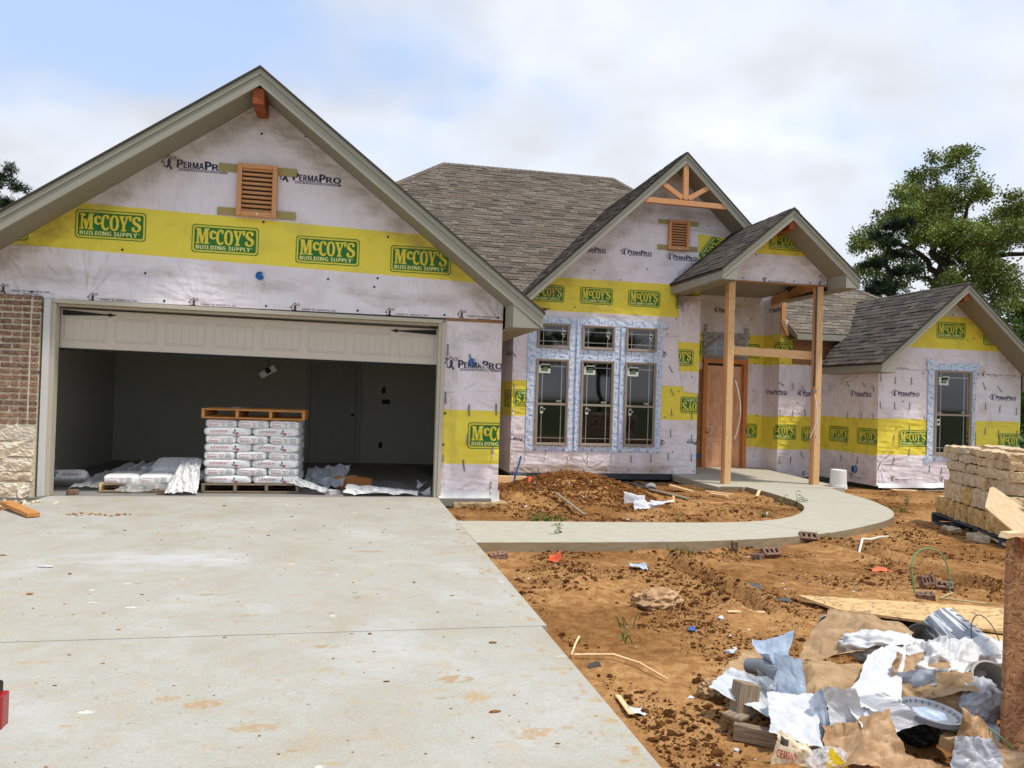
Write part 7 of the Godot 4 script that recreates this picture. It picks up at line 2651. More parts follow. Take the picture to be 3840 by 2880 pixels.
func build_yard_items() -> void:
	# upturned bucket by the right post
	var b := thing("bucket", "white plastic bucket standing upside down beside the right porch post", "bucket", Vector3(9.50, -0.225, -3.18))
	var mb := MB.new()
	mb.lathe(Transform3D.IDENTITY, [Vector2(0.165, 0), Vector2(0.17, 0.012), Vector2(0.165, 0.05), Vector2(0.158, 0.055), Vector2(0.150, 0.36), Vector2(0.145, 0.375), Vector2(0.136, 0.378), Vector2(0.132, 0.366), Vector2(0, 0.364)], 32)
	put("shell", mb, M["white_plastic"], b)
	mb = MB.new()
	mb.lathe(Transform3D.IDENTITY, [Vector2(0.163, 0.052), Vector2(0.168, 0.056), Vector2(0.168, 0.068), Vector2(0.157, 0.072)], 32)
	put("rim_band", mb, M["white_plastic"], b)
	# loose bricks
	core_brick(on_ground(1.40, 3.47, 0.022), 0.2, "reddish brick half buried beside the driveway edge below the path", 0.17, Vector3(0.05, 0, 0.1), "brick_0")
	core_brick(on_ground(3.96, 3.18, 0.05), 1.3, "small brown brick stump standing just below the path edge", 0.1, Vector3(1.5, 0, 0), "brick_3")
	core_brick(on_ground(4.14, 3.58, 0.055), 0.15, "brown cored brick lying below the path with its holes showing", 0.2, Vector3(0.8, 0, 0.0), "brick_1")
	core_brick(on_ground(3.98, 3.62, 0.02), 0.6, "broken brick piece lying left of the cored brick", 0.1, Vector3.ZERO, "brick_3")
	core_brick(on_ground(5.05, 2.80, 0.06), -0.3, "brick leaning at the outer edge of the curved path", 0.2, Vector3(0.9, 0, -0.1), "brick_1")
	core_brick(on_ground(4.88, 4.83, 0.07), 0.2, "brick standing on end inside the strap loop", 0.13, Vector3(1.2, 0, 0.1), "brick_1")
	core_brick(on_ground(5.02, 4.88, 0.03), -0.6, "flat brick lying right beside the standing brick in the loop", 0.14, Vector3(0.5, 0, 0), "brick_3")
	core_brick(on_ground(4.64, 5.12, 0.02), -0.5, "flat brick lying in front of the strap loop", 0.13, Vector3(0.1, 0, 0.1), "brick_3")
	core_brick(on_ground(3.49, 1.55, 0.03), 0.0, "dark brick set in the soil at the inner edge of the path", 0.13, Vector3.ZERO, "brick_3")
	# timber offcuts
	stick("offcut", on_ground(2.85, 0.08, 0.07), on_ground(3.0, 1.0, 0.035), 0.05, 0.02, "grey_wood", "grey plank lying across the foot of the spoil heap", "plank")
	stick("offcut", on_ground(5.62, -4.7, 0.03), on_ground(5.28, -2.43, 0.05), 0.05, 0.03, "conduit", "grey strip lying from the wall toward the planting bed, left one", "strip", "grey strips by the window wall")
	stick("offcut", on_ground(5.85, -4.6, 0.03), on_ground(5.34, -2.4, 0.06), 0.05, 0.03, "conduit", "grey strip lying from the wall toward the planting bed, right one", "strip", "grey strips by the window wall")
	stick("offcut", on_ground(5.28, -2.45, 0.04), on_ground(5.34, -1.0, 0.03), 0.12, 0.03, "grey_wood", "wide dark plank lying in the middle of the planting bed", "plank")
	stick("offcut", on_ground(6.41, -2.63, 0.015), on_ground(6.84, -2.37, 0.015), 0.05, 0.02, "pale_wood", "thin pale lath lying nearest the porch floor", "lath")
	stick("offcut", on_ground(6.2, -2.0, 0.03), on_ground(6.36, -1.68, 0.03), 0.10, 0.05, "new_wood", "short thick timber block in the bed below the porch", "timber block")
	stick("offcut", on_ground(5.62, -0.85, 0.02), on_ground(6.12, -0.8, 0.02), 0.04, 0.025, "cedar", "reddish stick lying level in the planting bed", "stick")
	stick("offcut", on_ground(6.95, -1.75, 0.03), on_ground(7.25, -2.2, 0.09), 0.05, 0.02, "pale_wood", "pale stick leaning on the inner edge of the path", "stick")
	stick("offcut", on_ground(5.3, -1.5, 0.02), on_ground(4.8, -0.35, 0.02), 0.04, 0.02, "new_wood", "short upright-looking stick lying beside the wide dark plank", "stick")
	stick("offcut", on_ground(5.75, -2.75, 0.09), on_ground(6.1, -2.5, 0.03), 0.12, 0.05, "new_wood", "chunky timber block tilted on weeds behind the bed", "timber block")
	stick("offcut", on_ground(6.4, -4.2, 0.02), on_ground(7.2, -3.75, 0.03), 0.09, 0.025, "cedar", "reddish board lying at the left edge of the porch floor", "board")
	stick("form_board", on_ground(2.55, -4.35, 0.05), on_ground(3.45, -4.42, 0.05), 0.1, 0.16, "pale_wood", "pale form board standing against the foundation left of the heap", "form board")
	stick("form_board", Vector3(6.84, -0.22, -2.93), Vector3(7.30, -0.22, -2.90), 0.02, 0.1, "grey_wood", "dark form board along the front edge of the porch floor", "form board")
	for i in 3: stick("offcut", on_ground(11.3 + i * 0.7, -3.95 + 0.1 * i, 0.03), on_ground(11.85 + i * 0.75, -3.9 + 0.06 * i, 0.03), 0.09, 0.03, ["pale_wood", "grey_wood", "new_wood"][i], "%s offcut lying along the foot of the wing wall" % ["pale", "grey", "yellowish"][i], "board")
	stick("offcut", on_ground(2.72, 5.45, 0.012), on_ground(2.98, 5.52, 0.012), 0.03, 0.012, "pale_wood", "thin yellow splinter on the sand above the trash pile", "splinter")
	stick("offcut", on_ground(1.37, 6.92, 0.015), on_ground(1.345, 7.18, 0.02), 0.028, 0.01, "pale_wood", "pale yellow strip leaning at the driveway edge near the front", "strip")
	stick("plank", Vector3(-3.72, 0.06, 1.03), Vector3(-3.19, 0.03, 1.72), 0.12, 0.045, "pallet_wood", "yellow-brown plank lying at the corner of the driveway by the column", "plank")
	stick("stick", Vector3(7.72, -0.1, 2.3), Vector3(7.42, -0.14, 3.1), 0.03, 0.03, "pale_wood", "pale stick leaning from the ground at the stone pallet", "stick")
	# white clutter in the bed
	for q in [[4.05, 0.0, 0.16, 31, "left scrap of crumpled white paper in the trench"], [4.12, 0.26, 0.17, 32, "middle scrap of crumpled white paper in the trench"], [4.34, 0.3, 0.15, 33, "right scrap of crumpled white paper in the trench"]]:
		var p := on_ground(q[0], q[1], 0.03)
		crumpled("paper_scrap", [p + Vector3(-q[2], 0, 0.05), p + Vector3(q[2], 0.0, 0.06), p + Vector3(q[2], 0.07, -0.06), p + Vector3(-q[2], 0.06, -0.05)], q[3], 0.05, M["white_paper"], q[4], "paper", 10, "white paper scraps in the trench")
	mb = MB.new()
	mb.lathe(Transform3D(Basis(Vector3.RIGHT, 0.35), on_ground(4.98, -3.4, 0.02)), [Vector2(0, 0.03), Vector2(0.09, 0.02), Vector2(0.1, 0.0)], 16)
	tag(put("plastic_disc", mb, M["white_plastic"], null), "small white plastic lid on the sand behind the heap", "lid")
	bundle("plastic_bottle", on_ground(5.5, -3.0, 0.05), Vector3(0.1, 0.07, 0.07), 35, M["sheet_plastic"], "clear crushed plastic bottle beside the grey strips", "bottle", 0.3, 0.15)
	# blue pipe standing from the heap
	mb = MB.new()
	mb.tube([Vector3(2.55, -0.12, -1.5), Vector3(2.60, 0.12, -1.52), Vector3(2.68, 0.38, -1.55), Vector3(2.70, 0.46, -1.56)], 0.016, 8)
	tag(put("water_pipe", mb, M["blue_plastic"], null), "blue water pipe sticking up out of the spoil heap", "pipe")
	crumpled("marker_flag", [on_ground(2.66, -0.9, 0.02), on_ground(2.74, -0.9, 0.03), on_ground(2.74, -0.95, 0.1), on_ground(2.68, -0.95, 0.1)], 36, 0.03, M["orange_plastic"], "scrap of pink-red ribbon at the foot of the blue pipe", "ribbon", 6)
	# litter on the open sand
	var p2 := on_ground(2.28, 5.22, 0.0)
	bundle("tarp_scrap", p2 + Vector3(0, 0.02, 0), Vector3(0.17, 0.07, 0.11), 37, M["kraft_old"], "crumpled brown paper lump half buried in the open sand", "paper", 0.3, 0.5)
	crumpled("paper_scrap", [on_ground(2.48, 4.14, 0.01), on_ground(2.66, 4.12, 0.01), on_ground(2.64, 4.0, 0.05), on_ground(2.5, 4.0, 0.05)], 38, 0.03, M["blue_paper"], "grey-white paper scrap lying near the tyre track", "paper", 8)
	crumpled("ribbon_scrap", [on_ground(1.80, 3.82, 0.01), on_ground(1.92, 3.82, 0.01), on_ground(1.91, 3.76, 0.03), on_ground(1.82, 3.76, 0.03)], 39, 0.03, M["orange_plastic"], "orange plastic scrap on the sand near the path start", "plastic scrap", 6)
	crumpled("ribbon_scrap", [on_ground(4.86, 4.16, 0.01), on_ground(5.06, 4.2, 0.01), on_ground(5.02, 4.04, 0.05), on_ground(4.86, 4.02, 0.05)], 40, 0.04, M["orange_plastic"], "orange-red plastic scrap left of the strap loop", "plastic scrap", 8)
	crumpled("can_scrap", [on_ground(2.23, 5.88, 0.005), on_ground(2.29, 5.88, 0.005), on_ground(2.29, 5.83, 0.03), on_ground(2.23, 5.83, 0.03)], 41, 0.03, M["blue_plastic"], "tiny crushed blue wrapper on the sand", "wrapper", 6)
	for q in [[3.28, 4.80, 0.5, 42, "grey tape piece lying upright-looking on the sand above the board"], [3.32, 5.18, -0.1, 43, "grey tape piece lying flat just behind the sheet of board"]]:
		var p := on_ground(q[0], q[1], 0.015)
		var u := Vector3(cos(q[2]), 0, sin(q[2])) * 0.06
		var w := Vector3(-sin(q[2]), 0, cos(q[2])) * (0.07 if q[3] == 42 else 0.035)
		crumpled("tape_piece", [p - u + w, p + u + w, p + u - w + Vector3(0, 0.02, 0), p - u - w], q[3], 0.012, M["conduit"], q[4], "tape", 8)
	crumpled("paper_scrap", [on_ground(1.36, 7.16, 0.01), on_ground(1.44, 7.16, 0.01), on_ground(1.43, 7.09, 0.02), on_ground(1.36, 7.09, 0.02)], 44, 0.02, M["white_paper"], "small white paper scrap at the driveway edge near the front", "paper", 6)
	crumpled("dead_leaf", [on_ground(1.35, 6.50, 0.005), on_ground(1.43, 6.48, 0.005), on_ground(1.43, 6.44, 0.03), on_ground(1.36, 6.45, 0.02)], 45, 0.02, M["roof_deck"], "dark curled leaf on the sand below the dry branch", "leaf", 6)
	# dry branch
	mb = MB.new()
	mb.tube([on_ground(1.32, 6.30, 0.02), on_ground(1.54, 6.36, 0.03), on_ground(1.64, 6.52, 0.03), on_ground(1.70, 6.78, 0.02)], [0.007, 0.007, 0.006, 0.004], 6)
	mb.tube([on_ground(1.30, 6.31, 0.02), on_ground(1.36, 6.20, 0.06), on_ground(1.40, 6.13, 0.07)], [0.006, 0.007, 0.007], 6)
	tag(put("dry_branch", mb, M["pale_wood"], null), "pale dry branch lying from the driveway edge onto the sand", "branch")
	mb = MB.new()
	mb.tube([on_ground(5.44, 3.13, 0.03), on_ground(5.62, 2.95, 0.05), on_ground(5.88, 2.74, 0.03), on_ground(6.1, 2.6, 0.04), on_ground(6.38, 2.39, 0.03)], [0.012, 0.014, 0.013, 0.01, 0.008], 6)
	tag(put("rope", mb, M["white_wire"], null), "pale rope end lying below the bend of the path", "rope")
	# arching packing strap
	mb = MB.new()
	var loop := []
	for i in 22:
		var t := i / 21.0
		var a := PI * t
		loop.append(Vector3(4.82 - 0.20 * cos(a) - 0.03 * sin(a * 2.0), ground_y(4.8, 4.95) - 0.01 + 0.36 * pow(sin(a), 0.7), 4.98 - 0.08 * sin(a) + 0.04 * cos(a)))
	var o := thing("packing_strap", "green plastic packing strap arching out of the sand in a loop", "strap")
	mb.tube(loop, 0.0065, 6)
	put("arch", mb, M["green_strap"], o)
	mb = MB.new()
	mb.tube([loop[21], on_ground(4.95, 5.05, 0.02), on_ground(4.75, 5.15, 0.015), on_ground(5.0, 5.35, 0.01)], 0.006, 6)
	put("tail", mb, M["pale_strap"], o)
	# weeds and grass
	plant(on_ground(2.2, 2.95) + Vector3(0, 0.08, -0.22), 0.17, 3, 51, Color(0.10, 0.13, 0.04), "lone weed growing from the front edge of the path")
	plant(on_ground(6.95, -0.95), 0.2, 4, 52, Color(0.11, 0.15, 0.04), "leafy weed at the inner path curve, left of the taller one")
	plant(on_ground(7.0, -0.55), 0.3, 4, 53, Color(0.07, 0.13, 0.03), "tall leafy weed at the inner bend of the path")
	plant(on_ground(5.5, 1.1), 0.2, 4, 54, Color(0.13, 0.15, 0.05), "drooping weed inside the path near its narrow bend")
	plant(on_ground(9.25, -0.9), 0.22, 3, 55, Color(0.16, 0.15, 0.07), "yellowish weed on the sand right of the path")
	plant(on_ground(4.25, 1.1), 0.12, 3, 56, Color(0.08, 0.13, 0.03), "small weed by the trench in the planting bed")
	grass_tuft(2.33, 1.35, 0.2, 70, 61, "green grass tuft at the inner path edge below the heap")
	grass_tuft(2.62, 1.25, 0.12, 26, 62, "smaller grass tuft right of the green one by the path")
	grass_tuft(6.2, -3.0, 0.3, 60, 63, "grass tuft at the left corner of the porch floor")
	grass_tuft(8.5, -0.1, 0.14, 30, 64, "thin grass tuft beside the outer curve of the path")
	grass_tuft(1.82, 5.75, 0.07, 10, 65, "sparse grass blades in the open sand beside the joint")
	grass_tuft(1.75, 6.05, 0.06, 8, 66, "sparse grass blades in the sand near the dry branch")
	grass_tuft(3.3, 3.45, 0.12, 18, 67, "sparse grass under the front edge of the path")
	# rubble by the column
	var rr := RandomNumberGenerator.new()
	rr.seed = 71
	mb = MB.new()
	for i in 70:
		var s := rr.randf_range(0.008, 0.04)
		mb.add(pebble(rr.randi() % 1000, 0.7), Transform3D(Basis.from_euler(Vector3(rr.randf(), rr.randf() * 6.0, 0)).scaled(Vector3.ONE * s), Vector3(-3.82 + rr.randfn(0, 0.16), 0.0 + s * 0.3, 0.55 + absf(rr.randfn(0, 0.35)))))
	var rb := put("mortar_rubble", mb, M["mortar"], null)
	tag(rb, "pale mortar rubble at the foot of the brick column", "rubble")
	kind(rb, "stuff")
	tag(put("stone_offcut", rough_block(Vector3(0.12, 0.12, 0.1), 0.02, 88), M["stone_2"], null, Transform3D(Basis(Vector3.UP, 0.4), Vector3(-3.80, 0.09, 0.35))), "chunk of broken stone at the foot of the column", "stone")
	# clods of mud dropped on the driveway
	mb = MB.new()
	for i in 260:
		var x := rr.randf_range(-3.4, 1.15)
		var z := 0.5 + pow(rr.randf(), 0.7) * 8.0
		var s := rr.randf_range(0.002, 0.006) * (1.0 if rr.randf() < 0.9 else 2.2)
		var g := rr.randf_range(0.5, 0.9)
		var pb := pebble(i % 40, 0.6)
		for k in pb.c.size(): pb.c[k] = Color(g * 0.85, g * 0.75, g * 0.6)
		mb.add(pb, Transform3D(Basis(Vector3.UP, rr.randf() * 6.0).scaled(Vector3(s * rr.randf_range(1.0, 2.6), s, s)), Vector3(x, s * 0.3, z)))
	for q in [[-2.72, 1.52], [-2.4, 1.55]]:
		for i in 16:
			var s := rr.randf_range(0.006, 0.022)
			mb.add(pebble(i, 0.7), Transform3D(Basis(Vector3.UP, rr.randf() * 6.0).scaled(Vector3.ONE * s), Vector3(q[0] + rr.randfn(0, 0.12), s * 0.3, q[1] + rr.randfn(0, 0.05))))
	var mc := put("mud_crumb_scatter", mb, M["earth"], null)
	tag(mc, "crumbs of dried mud scattered over the concrete driveway", "soil")
	kind(mc, "stuff")
	for q in [[-1.85, 6.12, 0.5, "white chip of wood on the driveway below the joint"], [-2.3, 4.1, 0.1, "white splinter on the driveway above the joint"]]:
		stick("wood_chip", Vector3(q[0], 0.008, q[1]), Vector3(q[0] + 0.11, 0.008, q[1] + 0.09 * q[2] * 2.0), 0.025, 0.01, "white_paper", q[3], "wood chip")
	# red marker lamp at the left edge, on its black bracket
	var tl := thing("marker_lamp", "red trailer marker lamp with black housing at the lower left edge", "lamp", Vector3(-1.175, 0.20, 7.62))
	mb = MB.new()
	mb.box(Transform3D(Basis.IDENTITY, Vector3(0.0, 0.055, 0)), Vector3(0.03, 0.12, 0.06), 0.004)
	put("lens", mb, M["red_lens"], tl)
	mb = MB.new()
	mb.box(Transform3D(Basis.IDENTITY, Vector3(-0.035, 0.07, -0.01)), Vector3(0.042, 0.15, 0.09), 0.006)
	mb.box(Transform3D(Basis.IDENTITY, Vector3(-0.13, 0.07, -0.01)), Vector3(0.15, 0.05, 0.05), 0.004)
	put("housing", mb, M["black_metal"], tl)
	mb = MB.new()
	mb.box(Transform3D(Basis.IDENTITY, Vector3(-0.22, -0.07, -0.01)), Vector3(0.04, 0.30, 0.05), 0.004)
	put("bracket", mb, M["black_metal"], tl)


# ==================================================================== trash pile
func vs(a: Array) -> Array:
	var o := []
	for i in range(0, a.size(), 3): o.append(Vector3(a[i], a[i + 1], a[i + 2]))
	return o


func pail(o: Node3D, t: Transform3D, r0: float, r1: float, h: float, m: Material, inside: Material, rim: Material) -> void:
	var mb := MB.new()
	mb.lathe(t, [Vector2(0, 0), Vector2(r0 - 0.004, 0), Vector2(r0, 0.004), Vector2(r1, h)], 32)
	put("shell", mb, m, o)
	mb = MB.new()
	mb.lathe(t, [Vector2(r1 - 0.004, h), Vector2(r0 - 0.006, 0.006), Vector2(0, 0.006)], 32)
	put("inside", mb, inside, o)
	mb = MB.new()
	mb.lathe(t, [Vector2(r1 - 0.006, h - 0.006), Vector2(r1 + 0.005, h - 0.008), Vector2(r1 + 0.006, h + 0.002), Vector2(r1 - 0.004, h + 0.004), Vector2(r1 - 0.006, h - 0.006)], 32)
	put("rim", mb, rim, o)


func axis_frame(at: Vector3, y: Vector3) -> Transform3D:
	y = y.normalized()
	var x := y.cross(Vector3(0.3, 0.2, 0.9)).normalized()
	return Transform3D(Basis(x, y, x.cross(y)), at)


func build_trash_pile() -> void:
	# sheet of board on the sand and a second one under it
	var ob := thing("board_sheet", "yellow strand board sheet lying flat on the sand behind the trash", "board")
	var mb := MB.new()
	mb.prism(P([3.43, -5.20, 5.2, -5.82, 4.75, -6.55, 3.50, -5.62]), Vector3(0, -0.055, 0), Vector3(1, 0, 0), Vector3(0, 0, -1), 0.018)
	put("sheet", mb, M["osb"], ob)
	ob.rotation.z = 0.0
	var ob2 := thing("board_sheet", "second strand board sheet, mostly hidden under the first at the right", "board")
	mb = MB.new()
	mb.prism(P([4.0, -6.0, 4.9, -6.5, 4.6, -6.95, 3.85, -6.5]), Vector3(0, -0.085, 0), Vector3(1, 0, 0), Vector3(0, 0, -1), 0.018)
	put("sheet", mb, M["osb"], ob2)
	# upright panel at the right edge with a broken top
	var up := thing("upright_panel", "upright dark strand board panel with splintered top at the right edge", "board", Vector3(2.862, -0.13, 7.75))
	mb = MB.new()
	mb.prism(P([0, 0, 1.1, 0, 1.1, 0.85, 0.55, 0.86, 0.3, 0.80, 0.16, 0.87, 0.11, 0.955, 0.085, 0.975, 0.06, 0.99, 0.045, 0.955, 0.03, 0.985, 0.012, 0.97]), Vector3.ZERO, Vector3.RIGHT, Vector3.UP, 0.022)
	put("panel", mb, M["osb_dark"], up)
	mb = MB.new()
	mb.prism(P([-0.014, 0.985, 0.03, 0.995, 0.075, 0.985, 0.14, 0.955, 0.13, 0.985, 0.07, 1.012, 0.0, 1.01]), Vector3(0, 0, 0.012), Vector3.RIGHT, Vector3.UP, 0.05)
	put("torn_edge", mb, M["pale_wood"], up)
	mb = MB.new()
	for i in 12:
		var x := 0.05 + rng.randf() * 0.06
		mb.tube([Vector3(x, 0.99, 0.016), Vector3(x + rng.randfn(0, 0.015), 0.93 - rng.randf() * 0.05, 0.02 + rng.randf() * 0.02)], [0.004, 0.001], 4)
	put("splinters", mb, M["dark_cedar"], up)
	mb = MB.new()
	mb.prism(P([0, 0.085, 0.02, 0.1, 0.06, 0.105, 2.3, 0.10, 2.3, -0.04, 0.34, -0.035]), Vector3(-1.15, 0, 0), Vector3.RIGHT, Vector3.UP, 0.03)
	var lx := (Vector3(2.95, 0.70, 8.15) - Vector3(4.06, 0.87, 6.27)).normalized()
	var lz := lx.cross(Vector3(0.75, 0.6, 0.5)).normalized()
	var lean := put("leaning_board", mb, M["pale_wood"], null, Transform3D(Basis(lx, lz.cross(lx), lz), Vector3(3.48, 0.775, 7.25)))
	tag(lean, "pale raw board jutting out across the view over the broken panel", "board")
	# lumber crate base on the left of the heap
	var lb := thing("broken_pallet", "weathered pallet piece with stamped block under the white sheets", "pallet")
	board("stringer", Vector3(1.74, -0.06, 7.43), Vector3(2.10, -0.07, 7.68), 0.075, 0.04, M["grey_wood"], lb)
	board("block", Vector3(1.83, -0.03, 7.34), Vector3(1.86, 0.11, 7.32), 0.10, 0.09, M["grey_wood"], lb, Vector3.RIGHT)
	board("deck_board", Vector3(1.74, -0.015, 7.40), Vector3(2.3, -0.02, 7.1), 0.018, 0.1, M["grey_wood"], lb)
	board("deck_board", Vector3(1.95, -0.015, 7.56), Vector3(2.6, -0.02, 7.2), 0.018, 0.1, M["grey_wood"], lb)
	# dark bags inside the heap carry the sheets
	bundle("refuse_bag", Vector3(2.18, -0.03, 7.34), Vector3(0.20, 0.11, 0.14), 5, M["black_plastic"], "black refuse bag under the brown paper and white sheets", "bag", 0.6, 0.3)
	bundle("refuse_bag", Vector3(2.55, -0.06, 7.12), Vector3(0.26, 0.10, 0.20), 6, M["black_plastic"], "black refuse bag in the middle of the heap under the paper", "bag", 0.2, 0.3)
	bundle("refuse_bag", Vector3(2.66, -0.06, 7.42), Vector3(0.22, 0.09, 0.12), 7, M["black_plastic"], "black refuse bag low at the right of the heap", "bag", 1.0, 0.3)
	# papers, plastics and cards; corners are where they lie in the heap
	for q in [
		["kraft_paper", [2.40, 0.12, 6.84, 2.78, 0.21, 7.20, 3.02, 0.25, 6.98, 2.84, 0.15, 6.50], 11, 0.10, "kraft", "upper brown paper sheet spread below the silver can", "paper"],
		["kraft_paper", [1.98, 0.16, 7.44, 2.26, 0.19, 7.60, 2.82, 0.26, 7.22, 2.26, 0.25, 6.96], 12, 0.07, "kraft", "broad brown paper sheet across the middle of the heap", "paper"],
		["kraft_paper", [1.88, 0.0, 7.06, 2.02, 0.10, 7.34, 2.34, 0.17, 7.06, 2.24, 0.06, 6.74], 13, 0.08, "kraft", "brown paper corner at the back left of the heap", "paper"],
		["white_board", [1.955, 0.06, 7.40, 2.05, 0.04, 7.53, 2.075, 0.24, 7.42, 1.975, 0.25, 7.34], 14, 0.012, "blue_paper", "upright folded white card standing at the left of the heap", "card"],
		["white_board", [1.76, 0.0, 7.20, 1.90, 0.0, 7.52, 1.99, 0.13, 7.36, 1.88, 0.10, 7.14], 15, 0.035, "white_paper", "white sheet folded over the pallet corner at far left", "card"],
		["white_board", [1.83, -0.02, 7.585, 2.01, -0.03, 7.71, 2.09, 0.11, 7.50, 1.90, 0.11, 7.44], 16, 0.025, "white_paper", "stained white sheet hanging at the front left of the heap", "card"],
		["white_board", [2.18, 0.09, 7.60, 2.42, 0.07, 7.64, 2.92, 0.20, 7.06, 2.54, 0.19, 7.26], 17, 0.035, "white_paper", "large white sheet with torn edge under the brown paper", "card"],
		["white_board", [2.10, -0.03, 7.625, 2.26, -0.03, 7.68, 2.22, 0.17, 7.59, 2.085, 0.18, 7.575], 18, 0.03, "white_paper", "tall creased white sheet at the front centre of the heap", "card"],
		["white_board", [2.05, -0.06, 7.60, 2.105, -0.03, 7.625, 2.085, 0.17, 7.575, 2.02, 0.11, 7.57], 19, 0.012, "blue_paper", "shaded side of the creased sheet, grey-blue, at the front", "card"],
		["white_board", [2.20, -0.02, 7.69, 2.49, 0.01, 7.67, 2.36, 0.11, 7.57, 2.16, 0.13, 7.57], 20, 0.035, "white_paper", "wrinkled white sheet reaching toward the round lid", "card"],
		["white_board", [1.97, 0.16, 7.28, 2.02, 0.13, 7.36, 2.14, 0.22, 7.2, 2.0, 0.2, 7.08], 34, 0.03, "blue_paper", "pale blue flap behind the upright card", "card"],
		["kraft_paper", [2.50, 0.05, 7.46, 2.86, 0.06, 7.52, 2.94, 0.23, 7.28, 2.60, 0.23, 7.36], 21, 0.11, "kraft", "brown paper roll end curling at the right of the heap", "paper"],
		["kraft_paper", [2.42, 0.0, 7.56, 2.58, 0.0, 7.60, 2.60, 0.13, 7.48, 2.46, 0.13, 7.44], 22, 0.04, "kraft", "narrow brown paper flap beside the torn white sheet", "paper"],
		["kraft_paper", [1.98, -0.10, 7.84, 2.24, -0.09, 7.92, 2.32, 0.03, 7.68, 2.05, 0.0, 7.63], 23, 0.07, "kraft_old", "old soiled brown paper at the front edge, left piece", "paper"],
		["kraft_paper", [2.18, -0.09, 7.90, 2.52, -0.09, 7.96, 2.54, 0.03, 7.72, 2.26, 0.03, 7.66], 24, 0.08, "kraft_old", "old soiled brown paper at the front edge, centre piece", "paper"],
		["kraft_paper", [2.52, -0.08, 7.92, 2.80, -0.08, 7.97, 2.86, 0.09, 7.80, 2.58, 0.06, 7.76], 25, 0.09, "kraft_old", "old brown cloth-like paper at the front right by the panel", "paper"],
		["cardboard_piece", [2.67, -0.04, 7.53, 2.82, -0.04, 7.68, 2.84, 0.10, 7.63, 2.68, 0.11, 7.53], 26, 0.01, "cardboard", "brown cardboard side standing right of the round lid", "cardboard"],
		["cardboard_piece", [2.68, 0.09, 7.55, 2.82, 0.09, 7.63, 2.88, 0.18, 7.54, 2.73, 0.18, 7.50], 27, 0.02, "kraft", "tan cardboard flaps above the standing cardboard side", "cardboard"],
		["grey_film", [2.52, 0.0, 7.50, 2.72, 0.0, 7.57, 2.82, 0.17, 7.45, 2.56, 0.17, 7.42], 28, 0.06, "grey_plastic", "grey plastic film bunched under the brown paper roll", "plastic film"],
		["grey_film", [2.70, -0.06, 7.69, 2.90, -0.06, 7.76, 2.94, 0.11, 7.62, 2.80, 0.12, 7.61], 29, 0.06, "grey_plastic", "grey plastic film hanging in front of the cardboard", "plastic film"],
		["clear_film", [2.44, -0.09, 7.96, 2.70, -0.09, 8.0, 2.66, 0.03, 7.88, 2.52, 0.03, 7.84], 30, 0.08, "grey_plastic", "crumpled clear film at the bottom right corner", "plastic film"],
		["cement_sack", [1.74, -0.12, 7.74, 1.96, -0.12, 7.80, 1.94, -0.02, 7.69, 1.82, -0.01, 7.64], 31, 0.05, "sack", "empty stained cement sack with red print at the front", "sack"],
		["caution_sheet", [1.955, -0.09, 7.80, 2.06, -0.09, 7.83, 2.03, -0.04, 7.82, 1.985, 0.01, 7.79], 32, 0.006, "yellow_sheet", "yellow caution sheet corner at the bottom edge", "sheet"],
		["duct_tape", [1.93, 0.09, 7.32, 1.99, 0.03, 7.46, 2.0, 0.09, 7.46, 1.94, 0.15, 7.27], 33, 0.03, "grey_shine", "crumpled grey duct tape strip beside the upright card", "tape"],
	]:
		if q[4] == "sack" and not M.has("sack"):
			var im := canvas(256, 256, Color8(224, 212, 188))
			mottle(im, Color8(186, 158, 112), 0.8, Vector2(5, 5), 3, 0.0)
			text(im, "CEMENT", sans, Rect2(20, 90, 130, 34), Color8(186, 70, 60))
			im.fill_rect(Rect2i(30, 30, 60, 36), Color8(80, 76, 70))
			mat("sack", Color.WHITE, 0.8).albedo_texture = ImageTexture.create_from_image(im)
		if q[4] == "grey_shine" and not M.has("grey_shine"): mat("grey_shine", lin(0.16, 0.17, 0.19), 0.3, 0.6)
		crumpled(q[0], vs(q[1]), q[2], q[3], M[q[4]], q[5], q[6], 26)
	mb = MB.new()
	mb.tube([Vector3(1.95, 0.13, 7.16), Vector3(1.99, 0.15, 7.24), Vector3(2.0, 0.15, 7.36)], [0.035, 0.04, 0.035], 10)
	tag(put("film_roll", mb, M["grey_shine"], null), "grey roll of film at the back left of the heap", "roll")
	bundle("plastic_bag", Vector3(3.02, 0.10, 7.25), Vector3(0.26, 0.12, 0.15), 41, M["white_bag"], "big white plastic bag at the right of the heap beside the panel", "plastic bag", 0.5, 0.4)
	bundle("plastic_bag", Vector3(2.86, 0.12, 7.02), Vector3(0.14, 0.08, 0.22), 42, M["white_bag"], "white plastic bag between the brown paper and the open can", "plastic bag", 0.8, 0.35)
	bundle("plastic_bag", Vector3(3.32, 0.06, 7.10), Vector3(0.22, 0.11, 0.16), 43, M["white_bag"], "white plastic bag under the leaning paint bucket", "plastic bag", 0.2, 0.4)
	bundle("plastic_bag", Vector3(2.90, 0.06, 7.56), Vector3(0.13, 0.10, 0.08), 44, M["grey_plastic"], "dark grey film bag wrapped round a tub near the panel", "plastic bag", 0.3, 0.26)
	bundle("plastic_bag", Vector3(2.0, -0.06, 7.75), Vector3(0.09, 0.035, 0.05), 45, M["sheet_plastic"], "small clear bag at the front beside the cement sack", "plastic bag", 0.3, 0.4)
	bundle("tissue", on_ground(1.86, 6.95, 0.035), Vector3(0.055, 0.045, 0.045), 46, M["kraft_old"], "crumpled pale tissue on the sand left of the heap", "tissue", 0.3, 0.6)
	# cans, bucket, lid
	var can := thing("paint_can", "silver paint can lying on its side behind the brown paper", "can")
